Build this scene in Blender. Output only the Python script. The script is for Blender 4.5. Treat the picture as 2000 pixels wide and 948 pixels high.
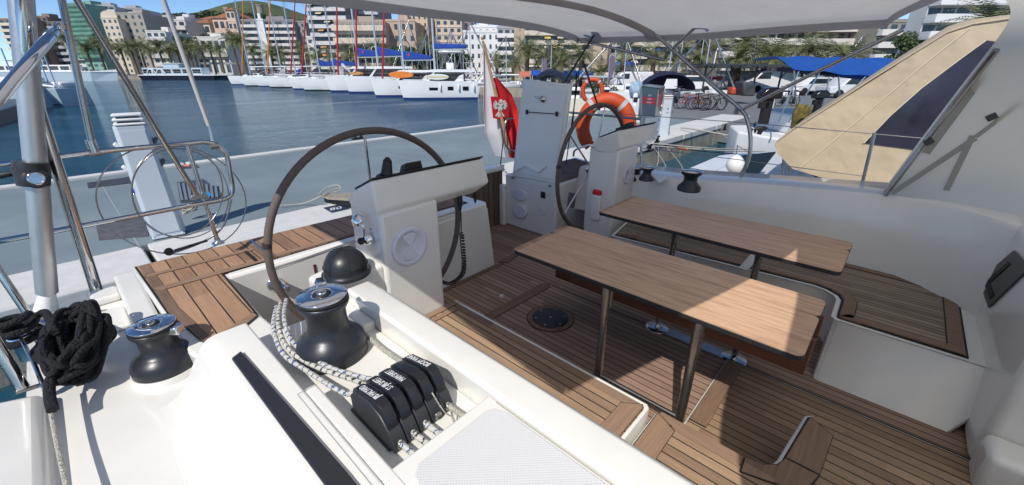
import bpy, bmesh, math, random
from mathutils import Vector, Matrix
random.seed(7)
rad = math.radians
for o in list(bpy.data.objects): bpy.data.objects.remove(o)
SC = bpy.context.scene
C = SC.collection
# ---------------------------------------------------------------- camera
CAMH = 3.0
PITCH = math.atan2(339, 799); YAW = rad(47.3)
cam_d = bpy.data.cameras.new("camera"); cam = bpy.data.objects.new("camera", cam_d); C.objects.link(cam)
cam_d.sensor_width = 36.0; cam_d.lens = 36.0 * 799 / 2000.0
cam_d.clip_start = 0.02; cam_d.clip_end = 3000
cam.location = (0, 0, CAMH)
cam.rotation_euler = (math.pi / 2 - PITCH, 0, -YAW)
SC.camera = cam
SC.render.resolution_x = 1024; SC.render.resolution_y = 485
# ---------------------------------------------------------------- sky + sun
SH = Vector((0.86, 0.34, -1.0)).normalized()      # the way sunlight travels
EL = math.asin(-SH.z); AZ = math.atan2(-SH.x, -SH.y)   # sun azimuth from +Y clockwise
W = bpy.data.worlds.new("World"); SC.world = W; W.use_nodes = True
wn = W.node_tree; bg = wn.nodes["Background"]
sky = wn.nodes.new("ShaderNodeTexSky"); sky.sky_type = 'NISHITA'; sky.sun_disc = False
sky.sun_elevation = EL; sky.sun_rotation = AZ; sky.air_density = 0.55; sky.dust_density = 0.05; sky.ozone_density = 3.0; sky.altitude = 300
tint = wn.nodes.new("ShaderNodeMix"); tint.data_type = 'RGBA'; tint.blend_type = 'MULTIPLY'; tint.inputs[0].default_value = 1.0; tint.inputs[7].default_value = (0.82, 0.90, 0.94, 1)
wn.links.new(sky.outputs[0], tint.inputs[6]); wn.links.new(tint.outputs[2], bg.inputs[0]); bg.inputs[1].default_value = 0.12
sd = bpy.data.lights.new("sun", 'SUN'); sd.energy = 3.15; sd.angle = rad(0.53); sd.color = (1.0, 0.95, 0.87)
sun = bpy.data.objects.new("sun", sd); C.objects.link(sun)
sun.rotation_euler = SH.to_track_quat('-Z', 'Y').to_euler(); sun.location = (-20, -8, 30)
SC.cycles.max_bounces = 14; SC.cycles.diffuse_bounces = 8; SC.cycles.transmission_bounces = 8
SC.view_settings.view_transform = 'Standard'; SC.view_settings.look = 'None'
SC.view_settings.exposure = 0.44; SC.view_settings.gamma = 1.0
# ---------------------------------------------------------------- pixel -> place helpers (2000x948 photo)
SINP, COSP = math.sin(PITCH), math.cos(PITCH); SINY, COSY = math.sin(YAW), math.cos(YAW)
def ray(x, y):
    dx = (x - 1000) / 799.; dy = -(y - 474) / 799.
    f = COSP + SINP * dy; u = -SINP + COSP * dy
    return Vector((f * SINY + dx * COSY, f * COSY - dx * SINY, u)), f
def PZ(x, y, z): d, f = ray(x, y); return Vector((0, 0, CAMH)) + d * ((z - CAMH) / d.z)
def PY(x, y, Y): d, f = ray(x, y); return Vector((0, 0, CAMH)) + d * (Y / d.y)
def PX(x, y, X): d, f = ray(x, y); return Vector((0, 0, CAMH)) + d * (X / d.x)
def PD(x, y, D): d, f = ray(x, y); return Vector((0, 0, CAMH)) + d * (D / f)   # D metres ahead
FWD = Vector((SINY, COSY, 0)); RGT = Vector((COSY, -SINY, 0))
# ---------------------------------------------------------------- materials
MATS = {}
def mat(name, col, rough=0.5, metal=0.0, var=0.0, vscale=4.0, bump=0.0, bscale=40.0, spec=0.5, coat=0.0, trans=0.0, alpha=1.0, emit=0, stretch=(1, 1, 1), dirt=None):
    if name in MATS: return MATS[name]
    m = bpy.data.materials.new(name); m.use_nodes = True; MATS[name] = m
    nt = m.node_tree; b = nt.nodes["Principled BSDF"]
    b.inputs["Base Color"].default_value = (*col, 1); b.inputs["Roughness"].default_value = rough
    b.inputs["Metallic"].default_value = metal
    b.inputs["Specular IOR Level"].default_value = spec
    if coat: b.inputs["Coat Weight"].default_value = coat; b.inputs["Coat Roughness"].default_value = 0.08
    if trans: b.inputs["Transmission Weight"].default_value = trans
    if alpha < 1: b.inputs["Alpha"].default_value = alpha
    tc = nt.nodes.new("ShaderNodeTexCoord")
    if var or dirt:
        mp = nt.nodes.new("ShaderNodeMapping"); mp.inputs[3].default_value = stretch
        nt.links.new(tc.outputs["Object"], mp.inputs[0])
        n = nt.nodes.new("ShaderNodeTexNoise"); n.inputs["Scale"].default_value = vscale; n.inputs["Detail"].default_value = 5
        n.inputs["Roughness"].default_value = 0.6
        nt.links.new(mp.outputs[0], n.inputs[0])
        r = nt.nodes.new("ShaderNodeValToRGB"); r.color_ramp.elements[0].position = 0.3; r.color_ramp.elements[1].position = 0.7
        d = dirt if dirt else tuple(c * (1 - var) for c in col)
        r.color_ramp.elements[0].color = (*d, 1)
        r.color_ramp.elements[1].color = (*[min(1, c * (1 + var * .6)) for c in col], 1)
        nt.links.new(n.outputs[0], r.inputs[0]); nt.links.new(r.outputs[0], b.inputs["Base Color"])
        if var:
            mr = nt.nodes.new("ShaderNodeMapRange"); mr.inputs[3].default_value = max(0.02, rough * .75); mr.inputs[4].default_value = min(1, rough * 1.25)
            nt.links.new(n.outputs[0], mr.inputs[0]); nt.links.new(mr.outputs[0], b.inputs["Roughness"])
    if bump:
        n2 = nt.nodes.new("ShaderNodeTexNoise"); n2.inputs["Scale"].default_value = bscale; n2.inputs["Detail"].default_value = 3
        nt.links.new(tc.outputs["Object"], n2.inputs[0])
        bp = nt.nodes.new("ShaderNodeBump"); bp.inputs["Strength"].default_value = bump; bp.inputs["Distance"].default_value = 0.02
        nt.links.new(n2.outputs[0], bp.inputs["Height"]); nt.links.new(bp.outputs[0], b.inputs["Normal"])
    if emit: b.inputs["Emission Color"].default_value = (*col, 1); b.inputs["Emission Strength"].default_value = emit
    return m
def mathn(nt, op, a, b=None, c=None):
    n = nt.nodes.new("ShaderNodeMath"); n.operation = op
    for i, v in enumerate((a, b, c)):
        if v is None: continue
        if isinstance(v, (int, float)): n.inputs[i].default_value = v
        else: nt.links.new(v, n.inputs[i])
    return n.outputs[0]
def teak(name, sp, c0, c1, axis=0, caulk=0.11, rough=0.62, off=0.0, gap=(0.012, 0.010, 0.010), grain=1.0, ends=True):
    if name in MATS: return MATS[name]
    m = bpy.data.materials.new(name); m.use_nodes = True; MATS[name] = m
    nt = m.node_tree; b = nt.nodes["Principled BSDF"]; b.inputs["Roughness"].default_value = rough; b.inputs["Specular IOR Level"].default_value = 0.3
    tc = nt.nodes.new("ShaderNodeTexCoord"); sx = nt.nodes.new("ShaderNodeSeparateXYZ"); nt.links.new(tc.outputs["Object"], sx.inputs[0])
    a = sx.outputs[axis]; l = sx.outputs[1 - axis]
    s = mathn(nt, 'DIVIDE', mathn(nt, 'ADD', a, off), sp)
    fl = mathn(nt, 'FLOOR', s); fr = mathn(nt, 'FRACT', s)
    line = mathn(nt, 'LESS_THAN', fr, caulk)
    wn_ = nt.nodes.new("ShaderNodeTexWhiteNoise"); wn_.noise_dimensions = '2D'
    cv = nt.nodes.new("ShaderNodeCombineXYZ"); nt.links.new(fl, cv.inputs[0])
    # boards change along their length as well
    lb = mathn(nt, 'FLOOR', mathn(nt, 'DIVIDE', mathn(nt, 'ADD', l, mathn(nt, 'MULTIPLY', fl, 0.617)), 1.37)); nt.links.new(lb, cv.inputs[1])
    nt.links.new(cv.outputs[0], wn_.inputs[0])
    mp = nt.nodes.new("ShaderNodeMapping"); mp.inputs[3].default_value = (26, 1.6, 26) if axis == 0 else (1.6, 26, 26)
    nt.links.new(tc.outputs["Object"], mp.inputs[0])
    gn = nt.nodes.new("ShaderNodeTexNoise"); gn.inputs["Scale"].default_value = 3.0; gn.inputs["Detail"].default_value = 6; gn.inputs["Roughness"].default_value = .65
    nt.links.new(mp.outputs[0], gn.inputs[0])
    bn = nt.nodes.new("ShaderNodeTexNoise"); bn.inputs["Scale"].default_value = 2.2; bn.inputs["Detail"].default_value = 4
    nt.links.new(tc.outputs["Object"], bn.inputs[0])
    t = mathn(nt, 'ADD', mathn(nt, 'MULTIPLY', mathn(nt, 'SUBTRACT', wn_.outputs[0], .2), 0.75), mathn(nt, 'MULTIPLY', mathn(nt, 'SUBTRACT', gn.outputs[0], 0.5), 1.5 * grain))
    t = mathn(nt, 'ADD', t, mathn(nt, 'MULTIPLY', bn.outputs[0], 0.55))
    mx = nt.nodes.new("ShaderNodeMix"); mx.data_type = 'RGBA'; mx.inputs[6].default_value = (*c0, 1); mx.inputs[7].default_value = (*c1, 1)
    nt.links.new(t, mx.inputs[0])
    m2 = nt.nodes.new("ShaderNodeMix"); m2.data_type = 'RGBA'; m2.inputs[7].default_value = (*gap, 1)
    nt.links.new(line, m2.inputs[0]); nt.links.new(mx.outputs[2], m2.inputs[6]); nt.links.new(m2.outputs[2], b.inputs["Base Color"])
    bp = nt.nodes.new("ShaderNodeBump"); bp.inputs["Strength"].default_value = .35; bp.inputs["Distance"].default_value = .004
    h = mathn(nt, 'SUBTRACT', gn.outputs[0], mathn(nt, 'MULTIPLY', line, 0.8))
    nt.links.new(h, bp.inputs["Height"]); nt.links.new(bp.outputs[0], b.inputs["Normal"])
    return m
GEL = mat("gelcoat", (0.78, 0.765, 0.72), 0.22, var=0.05, vscale=3.5, coat=0.35, bump=0.03, bscale=5)
GELG = mat("gelcoat_grey", (0.62, 0.62, 0.60), 0.3, var=0.04)  # slightly greyer gelcoat, used on the hatch divider
TEAK_SEAT = teak("teak_seat", 0.047, (0.20, 0.132, 0.085), (0.40, 0.272, 0.175), off=0.012)
TEAK_SOLE = teak("teak_sole", 0.047, (0.22, 0.142, 0.105), (0.41, 0.275, 0.20), off=0.0)
TEAK_PORT = teak("teak_port", 0.040, (0.17, 0.13, 0.095), (0.35, 0.275, 0.20), off=0.01)
TEAK_AFT = teak("teak_aft", 0.075, (0.20, 0.118, 0.072), (0.42, 0.255, 0.158), caulk=0.07, off=0.02)
TEAK_TRIM = teak("teak_trim", 9.0, (0.16, 0.10, 0.068), (0.31, 0.20, 0.135), caulk=0.0, axis=1)
TEAK_TRIMY = teak("teak_trim_long", 9.0, (0.15, 0.095, 0.066), (0.29, 0.19, 0.13), caulk=0.0, axis=0, off=3)
TABLE = teak("table_teak", 9.0, (0.285, 0.166, 0.099), (0.60, 0.388, 0.246), caulk=0.0, axis=0, off=3, grain=1.7, rough=0.45)
MAHOG = teak("mahogany", 9.0, (0.09, 0.035, 0.02), (0.17, 0.07, 0.042), caulk=0.0, axis=0, off=3, rough=0.35)
TRANSOM = teak("teak_transom", 0.075, (0.10, 0.068, 0.05), (0.20, 0.14, 0.10), off=0.02)
BLK = mat("black_rubber", (0.012, 0.012, 0.014), 0.55)
CAULK = mat("caulk", (0.010, 0.010, 0.011), 0.7)
STEEL = mat("stainless", (0.62, 0.61, 0.60), 0.13, 1.0, var=0.15, vscale=6)
STEELD = mat("worn_steel", (0.42, 0.41, 0.40), 0.28, 1.0, var=0.2, vscale=6)
CHROME = mat("chrome", (0.78, 0.78, 0.80), 0.06, 1.0)
ALU = mat("anodised_aluminium", (0.56, 0.56, 0.56), 0.42, 0.85, var=0.08, vscale=9)
WINCH = mat("winch_black", (0.030, 0.033, 0.040), 0.34, 0.3, bump=0.02, bscale=120)
PLAST = mat("dark_plastic", (0.028, 0.028, 0.032), 0.42, var=0.3, vscale=12)
LEATHER = mat("wheel_leather", (0.115, 0.088, 0.076), 0.72, var=0.15, vscale=30, bump=0.15, bscale=160)
CANVAS = mat("bimini_canvas", (0.60, 0.58, 0.58), 0.85, var=0.06, vscale=1.5, bump=0.9, bscale=2.2, stretch=(1, 2.2, 1))
CANVASG = mat("sprayhood_canvas", (0.88, 0.84, 0.73), 0.85, var=0.05, vscale=2, bump=0.12, bscale=4)
STRAPM = mat("canvas_strap", (0.30, 0.30, 0.275), 0.85)
TANC = mat("tan_canvas", (0.53, 0.43, 0.295), 0.8, var=0.08, vscale=2.5, bump=1.0, bscale=2.6)
PONT = mat("pontoon_concrete", (0.20, 0.245, 0.265), 0.62, var=0.16, vscale=0.7, bump=0.06, bscale=30)
CURB = mat("curb_white", (0.62, 0.62, 0.60), 0.7, var=0.07, vscale=5, bump=0.2, bscale=14)
RAWC = mat("raw_concrete", (0.30, 0.285, 0.235), 0.85, var=0.35, vscale=3, bump=0.5, bscale=25)
PEDM = mat("pedestal_paint", (0.52, 0.57, 0.62), 0.4, var=0.03)
WHITEP = mat("white_plastic", (0.68, 0.68, 0.74), 0.35)
WHITE = mat("white_paint", (0.78, 0.78, 0.77), 0.45, var=0.03)
ORANGE = mat("orange_cover", (0.52, 0.065, 0.012), 0.6, var=0.12, vscale=8, bump=0.2, bscale=12)
RED = mat("red_cloth", (0.62, 0.02, 0.025), 0.75, var=0.1)
REFL = mat("reflective_tape", (0.45, 0.46, 0.48), 0.35)
BLACKROPE = mat("black_rope", (0.008, 0.009, 0.013), 0.8, bump=1.0, bscale=110)
def ropemat(name, fleck, amount=0.5):
    if name in MATS: return MATS[name]
    m = mat(name, (0.62, 0.61, 0.56), 0.85, bump=0.7, bscale=140); nt = m.node_tree; b = nt.nodes["Principled BSDF"]
    tc = nt.nodes.new("ShaderNodeTexCoord")
    v = nt.nodes.new("ShaderNodeTexWave"); v.wave_type = 'BANDS'; v.bands_direction = 'Y'; v.inputs["Scale"].default_value = 12; v.inputs["Distortion"].default_value = 3.0; v.inputs["Detail Scale"].default_value = 9
    nt.links.new(tc.outputs["Object"], v.inputs[0])
    r = nt.nodes.new("ShaderNodeValToRGB"); r.color_ramp.interpolation = 'CONSTANT'
    r.color_ramp.elements[0].color = (0.62, 0.61, 0.56, 1); r.color_ramp.elements[1].position = amount; r.color_ramp.elements[1].color = (*fleck, 1)
    nt.links.new(v.outputs[0], r.inputs[0]); nt.links.new(r.outputs[0], b.inputs["Base Color"]); return m
ROPE_W = mat("white_rope", (0.55, 0.53, 0.46), 0.85, var=0.25, vscale=60, bump=0.9, bscale=140)
ROPE_B = ropemat("rope_blue_fleck", (0.05, 0.13, 0.34), 0.88)
ROPE_K = ropemat("rope_black_fleck", (0.05, 0.05, 0.06), 0.88)
def translucent(m, f):
    nt = m.node_tree; b = nt.nodes["Principled BSDF"]; out = nt.nodes["Material Output"]
    tr = nt.nodes.new("ShaderNodeBsdfTranslucent"); mx = nt.nodes.new("ShaderNodeMixShader"); mx.inputs[0].default_value = f
    src = b.inputs["Base Color"].links
    if src: nt.links.new(src[0].from_socket, tr.inputs[0])
    else: tr.inputs[0].default_value = b.inputs["Base Color"].default_value
    nt.links.new(b.outputs[0], mx.inputs[1]); nt.links.new(tr.outputs[0], mx.inputs[2]); nt.links.new(mx.outputs[0], out.inputs[0])
translucent(CANVAS, .50); translucent(CANVASG, .60)
for m_, d_ in ((CANVAS, .10), (CANVASG, .06), (TANC, .045)):
    for n_ in m_.node_tree.nodes:
        if n_.type == "BUMP": n_.inputs["Distance"].default_value = d_
# non-slip deck: fine raised grid
NONSLIP = mat("nonslip", (0.66, 0.66, 0.66), 0.6)
def _ns():
    nt = NONSLIP.node_tree; b = nt.nodes["Principled BSDF"]; tc = nt.nodes.new("ShaderNodeTexCoord")
    v = nt.nodes.new("ShaderNodeTexVoronoi"); v.inputs["Scale"].default_value = 150; v.inputs["Randomness"].default_value = 0.0
    mp = nt.nodes.new("ShaderNodeMapping"); mp.inputs[2].default_value = (0, 0, rad(45)); nt.links.new(tc.outputs["Object"], mp.inputs[0]); nt.links.new(mp.outputs[0], v.inputs[0])
    bp = nt.nodes.new("ShaderNodeBump"); bp.inputs["Strength"].default_value = 0.6; bp.inputs["Distance"].default_value = 0.004; bp.invert = True
    nt.links.new(v.outputs[0], bp.inputs["Height"]); nt.links.new(bp.outputs[0], b.inputs["Normal"])
    r = nt.nodes.new("ShaderNodeValToRGB"); r.color_ramp.elements[0].color = (0.76, 0.76, 0.76, 1); r.color_ramp.elements[1].color = (0.60, 0.60, 0.61, 1); r.color_ramp.elements[1].position = .8
    nt.links.new(v.outputs[0], r.inputs[0]); nt.links.new(r.outputs[0], b.inputs["Base Color"])
_ns()
# ---------------------------------------------------------------- mesh builder
class MB:
    def __init__(s): s.v = []; s.f = []; s.sm = []
    def add(s, vs, fs, smooth=False):
        n = len(s.v); s.v += [tuple(v) for v in vs]
        for f in fs: s.f.append(tuple(i + n for i in f)); s.sm.append(smooth)
        return s
    def box(s, x0, x1, y0, y1, z0, z1, M=None):
        vs = [Vector((x, y, z)) for z in (z0, z1) for x, y in ((x0, y0), (x1, y0), (x1, y1), (x0, y1))]
        if M: vs = [M @ v for v in vs]
        return s.add(vs, [(3, 2, 1, 0), (4, 5, 6, 7), (0, 1, 5, 4), (1, 2, 6, 5), (2, 3, 7, 6), (3, 0, 4, 7)])
    def prism(s, pts, z0, z1):     # polygon in plan, extruded in z (z may be per-vertex lists)
        n = len(pts); a = sum(pts[i][0] * pts[(i + 1) % n][1] - pts[(i + 1) % n][0] * pts[i][1] for i in range(n))
        if a < 0:
            pts = pts[::-1]
            if isinstance(z0, (list, tuple)): z0 = z0[::-1]
            if isinstance(z1, (list, tuple)): z1 = z1[::-1]
        Z0 = z0 if isinstance(z0, (list, tuple)) else [z0] * n; Z1 = z1 if isinstance(z1, (list, tuple)) else [z1] * n
        vs = [(p[0], p[1], Z0[i]) for i, p in enumerate(pts)] + [(p[0], p[1], Z1[i]) for i, p in enumerate(pts)]
        fs = [tuple(range(n))[::-1], tuple(range(n, 2 * n))] + [(i, (i + 1) % n, n + (i + 1) % n, n + i) for i in range(n)]
        return s.add(vs, fs)
    def ext(s, pts, vec):          # 3-D polygon extruded along vec
        n = len(pts); vec = Vector(vec); P = [Vector(p) for p in pts]
        nor = sum(((P[i] - P[0]).cross(P[(i + 1) % n] - P[0]) for i in range(n)), Vector())
        if nor.dot(vec) > 0: P = P[::-1]
        vs = P + [p + vec for p in P]
        return s.add(vs, [tuple(range(n)), tuple(range(n, 2 * n))[::-1]] + [((i + 1) % n, i, n + i, n + (i + 1) % n) for i in range(n)])
    def tube(s, pts, r, n=10, closed=False, caps=True, flat=1.0):
        P = [Vector(p) for p in pts]; m = len(P); R_ = r if isinstance(r, (list, tuple)) else [r] * m
        up = None; rings = []
        for i in range(m):
            if closed: t = (P[(i + 1) % m] - P[i - 1])
            else: t = P[min(i + 1, m - 1)] - P[max(i - 1, 0)]
            if t.length < 1e-9: t = Vector((0, 0, 1))
            t.normalize()
            if up is None:
                up = Vector((0, 0, 1)) if abs(t.z) < .95 else Vector((1, 0, 0))
            a = t.cross(up)
            if a.length < 1e-6: a = t.cross(Vector((1, 0, 0)))
            a.normalize(); b = a.cross(t).normalized(); up = b
            rings.append([P[i] + (a * math.cos(2 * math.pi * k / n) + b * math.sin(2 * math.pi * k / n) * flat) * R_[i] for k in range(n)])
        vs = [v for rr in rings for v in rr]; fs = []
        for i in range(m if closed else m - 1):
            j = (i + 1) % m
            for k in range(n): fs.append((i * n + k, j * n + k, j * n + (k + 1) % n, i * n + (k + 1) % n))
        s.add(vs, fs, True)
        if caps and not closed:
            s.add(rings[0], [tuple(range(n))]); s.add(rings[-1], [tuple(range(n))[::-1]])
        return s
    def lathe(s, prof, c=(0, 0, 0), n=32, axis=None, smooth=True):   # prof: (r,z)
        M = Matrix.Translation(Vector(c))
        if axis is not None: M = M @ Vector((0, 0, 1)).rotation_difference(Vector(axis)).to_matrix().to_4x4()
        vs = []
        for r, z in prof:
            for k in range(n): vs.append(M @ Vector((r * math.cos(2 * math.pi * k / n), r * math.sin(2 * math.pi * k / n), z)))
        fs = [(i * n + k, i * n + (k + 1) % n, (i + 1) * n + (k + 1) % n, (i + 1) * n + k) for i in range(len(prof) - 1) for k in range(n)]
        s.add(vs, fs, smooth)
        if prof[0][0] > 1e-5: s.add(vs[:n], [tuple(range(n))[::-1]])
        if prof[-1][0] > 1e-5: s.add(vs[-n:], [tuple(range(n))])
        return s
    def grid(s, fn, nu, nv, thick=None, smooth=True):
        vs = [Vector(fn(i / nu, j / nv)) for i in range(nu + 1) for j in range(nv + 1)]
        w = nv + 1; fs = [(i * w + j, (i + 1) * w + j, (i + 1) * w + j + 1, i * w + j + 1) for i in range(nu) for j in range(nv)]
        s.add(vs, fs, smooth)
        if thick is not None:
            t = Vector(thick); N = len(vs); vv = [v + t for v in vs]
            s.add(vv, [f[::-1] for f in fs], smooth)
            edge = [i * w for i in range(nu + 1)] + [nu * w + j for j in range(1, w)] + [i * w + nv for i in range(nu - 1, -1, -1)] + [j for j in range(nv - 1, 0, -1)]
            E = [vs[i] for i in edge]; F = [vv[i] for i in edge]; L = len(edge)
            s.add(E + F, [(i, (i + 1) % L, L + (i + 1) % L, L + i) for i in range(L)])
        return s
    def mesh(s, name, m, ang=None):
        me = bpy.data.meshes.new(name); me.from_pydata(s.v, [], s.f); me.polygons.foreach_set("use_smooth", s.sm)
        if isinstance(m, (list, tuple)): m = m[0]
        me.materials.append(m); me.update(); return me
    def build(s, name, m, parent=None, bevel=0.0, seg=2, local=False, label=None, smooth=False):
        me = s.mesh(name, m)
        if smooth: me.polygons.foreach_set("use_smooth", [True] * len(me.polygons)); me.set_sharp_from_angle(angle=rad(38))
        o = bpy.data.objects.new(name, me); C.objects.link(o)
        if parent:
            o.parent = parent
            if not local: o.location = -worig(parent)
        if bevel:
            bm_ = o.modifiers.new("bevel", 'BEVEL'); bm_.width = bevel; bm_.segments = seg; bm_.limit_method = 'ANGLE'; bm_.angle_limit = rad(35)
            bm_.harden_normals = False
            me.polygons.foreach_set("use_smooth", [True] * len(me.polygons)); me.set_sharp_from_angle(angle=rad(50))
        if label: o["label"] = label
        return o
def worig(o):
    v = Vector((0, 0, 0))
    while o: v += Vector(o.location); o = o.parent
    return v
def tag(o, label, cat, group=None):
    o["label"] = label; o["category"] = cat
    if group: o["group"] = group
    return o
def struct(o): o["kind"] = "structure"; return o
def thing(name, label, cat, loc=(0, 0, 0), rz=0, group=None):
    o = bpy.data.objects.new(name, None); C.objects.link(o); o.location = loc; o.rotation_euler = (0, 0, rz); o.empty_display_size = .1
    return tag(o, label, cat, group)
def kids(o): return [c for c in bpy.data.objects if c.parent == o]
def dup(o, loc, rz=None, label=None, parent=None, scale=None, _k=None):
    if _k is None:
        _k = {}
        for c in bpy.data.objects:
            if c.parent: _k.setdefault(c.parent, []).append(c)
    n = o.copy(); C.objects.link(n)
    if loc is not None: n.location = loc
    if rz is not None: n.rotation_euler = (0, 0, rz)
    if scale is not None: n.scale = scale if hasattr(scale, '__len__') else (scale,) * 3
    if label: n["label"] = label
    if parent: n.parent = parent
    for c in _k.get(o, []): dup(c, None, parent=n, _k=_k)
    return n
def arc(c, r, a0, a1, n, fn): return [fn(c, r, a0 + (a1 - a0) * i / n) for i in range(n + 1)]
def smooth_pts(P, n=6):      # Catmull-Rom through the points
    P = [Vector(p) for p in P]; out = []
    for i in range(len(P) - 1):
        a = P[max(i - 1, 0)]; b = P[i]; c = P[i + 1]; d = P[min(i + 2, len(P) - 1)]
        for k in range(n):
            t = k / n; out.append(0.5 * ((2 * b) + (c - a) * t + (2 * a - 5 * b + 4 * c - d) * t * t + (3 * b - a - 3 * c + d) * t ** 3))
    return out + [P[-1]]
def textmesh(body, size, loc, xdir, ydir, name, m, parent=None, ext=0.0006, font_w=1.0):
    cu = bpy.data.curves.new(name, 'FONT'); cu.body = body; cu.size = size; cu.extrude = ext; cu.align_x = 'CENTER'; cu.align_y = 'CENTER'; cu.offset = 0
    to = bpy.data.objects.new(name, cu); C.objects.link(to)
    dg = bpy.context.evaluated_depsgraph_get(); me = bpy.data.meshes.new_from_object(to.evaluated_get(dg)); bpy.data.objects.remove(to)
    X = Vector(xdir).normalized() * font_w; Yv = Vector(ydir).normalized(); Zv = Vector(xdir).normalized().cross(Yv)
    M = Matrix(((X.x, Yv.x, Zv.x, loc[0]), (X.y, Yv.y, Zv.y, loc[1]), (X.z, Yv.z, Zv.z, loc[2]), (0, 0, 0, 1)))
    me.transform(M); me.materials.clear(); me.materials.append(m); me.name = name
    o = bpy.data.objects.new(name, me); C.objects.link(o)
    if parent: o.parent = parent; o.location = -worig(parent)
    return o
# ================================================================ SETTING
def water_mat():
    m = bpy.data.materials.new("harbour_water"); m.use_nodes = True; nt = m.node_tree; b = nt.nodes["Principled BSDF"]
    b.inputs["Base Color"].default_value = (0.010, 0.068, 0.110, 1); b.inputs["Roughness"].default_value = 0.05; b.inputs["IOR"].default_value = 1.33
    tc = nt.nodes.new("ShaderNodeTexCoord")
    mp = nt.nodes.new("ShaderNodeMapping"); mp.inputs[2].default_value = (0, 0, rad(28)); mp.inputs[3].default_value = (1.0, 2.3, 1); nt.links.new(tc.outputs["Object"], mp.inputs[0])
    n = nt.nodes.new("ShaderNodeTexNoise"); n.inputs["Scale"].default_value = 1.7; n.inputs["Detail"].default_value = 6; n.inputs["Roughness"].default_value = 0.62; nt.links.new(mp.outputs[0], n.inputs[0])
    n2 = nt.nodes.new("ShaderNodeTexNoise"); n2.inputs["Scale"].default_value = 0.09; n2.inputs["Detail"].default_value = 2; nt.links.new(mp.outputs[0], n2.inputs[0])
    amp = mathn(nt, 'MULTIPLY_ADD', n2.outputs[0], 1.6, -0.35)
    h = mathn(nt, 'MULTIPLY', n.outputs[0], mathn(nt, 'MAXIMUM', amp, 0.15))
    bp = nt.nodes.new("ShaderNodeBump"); bp.inputs["Strength"].default_value = 1.0; bp.inputs["Distance"].default_value = 0.30
    nt.links.new(h, bp.inputs["Height"]); nt.links.new(bp.outputs[0], b.inputs["Normal"])
    return m
mb = MB(); mb.add([(-1500, -700, 0), (1500, -700, 0), (1500, 1700, 0), (-1500, 1700, 0)], [(0, 1, 2, 3)])
struct(mb.build("water", water_mat()))
# pontoon deck with white painted kerbs; widens into the quay on the right
PZ0 = 0.80
mb = MB(); mb.box(-40, 60, 7.12, 12.72, 0.15, PZ0); struct(mb.build("pontoon_deck", PONT))
mb = MB()
for a, b in ((-40, -6.3), (-6.24, 1.9), (1.96, 8.1), (8.16, 13.9), (13.96, 19.2), (19.26, 30)): mb.box(a, b, 12.725, 12.97, 0.1, PZ0 + .05)
struct(mb.build("pontoon_far_kerb", CURB, bevel=.012))
mb = MB()
segs = [(-40, -5.2), (-5.14, .33), (.39, 5.0), (5.06, 8.35), (8.41, 11.9), (11.96, 15.4), (15.46, 18.9), (18.96, 24)]
for a, b in segs: mb.box(a, b, 6.02 if a < 0 else 5.72, 7.115, .62, PZ0 + .012)
struct(mb.build("pontoon_near_kerb", CURB, bevel=.02))
mb = MB()
for a, b in segs:
    mb.box(a + .01, b - .01, 6.05 if a < 0 else 5.76, 7.11, -.4, .62)
struct(mb.build("pontoon_wall", RAWC))
# joints and stains on the deck
mb = MB()
for x in (.3, 6.1, 11.9, 17.7, 23.5): mb.box(x, x + .018, 7.13, 12.70, PZ0 + .002, PZ0 + .004)
struct(mb.build("pontoon_joints", mat("joint", (.30, .33, .34), .8)))
# quay and land
LAND = [(19.4, 5.0), (21.5, 13.2), (26, 18.5), (37.5, 33.0), (38.2, 112), (41.5, 161), (14, 190), (-120, 214), (-700, 300), (-700, 1600), (1500, 1600), (1500, -150), (180, -60), (60, -6), (30, 4.2)]
ASPH = mat("quay_asphalt", (.17, .18, .185), .8, var=.12, vscale=.4, bump=.1, bscale=8)
mb = MB(); mb.prism(LAND, .05, PZ0 + .004); struct(mb.build("quay_ground", ASPH))
mb = MB()
for i in range(6):
    a, b = Vector((*LAND[i + 1], 0)), Vector((*LAND[i + 2], 0)); d = (b - a).normalized(); nrm = Vector((d.y, -d.x, 0))
    if nrm.dot(-a) < 0: nrm = -nrm
    q = [a + nrm * .02, b + nrm * .02, b - nrm * .55, a - nrm * .55]
    mb.prism([(v.x, v.y) for v in q], -.5, PZ0 + .12)
struct(mb.build("quay_edge", mat("quay_stone", (.36, .32, .25), .85, var=.25, vscale=.8, bump=.3, bscale=4)))
# hill behind the town
HILLM = mat("hillside", (.07, .09, .04), .95, var=.5, vscale=.02, bump=.3, bscale=.3)
def hill_h(u, v):
    px = 150 + 620 * u; D = 430 + v * 260
    top = 62 - 40 * math.exp(-((px - 500) / 190.) ** 2) - 6 * math.sin(px / 37.)
    z = (135 - top) / 868. * D * 1.0 * math.sin(min(1, v * 1.9) * math.pi / 2)
    p = PD(px, 135, D); return (p.x, p.y, 1 + z)
mb = MB(); mb.grid(hill_h, 60, 14); struct(mb.build("hill", HILLM))
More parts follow.
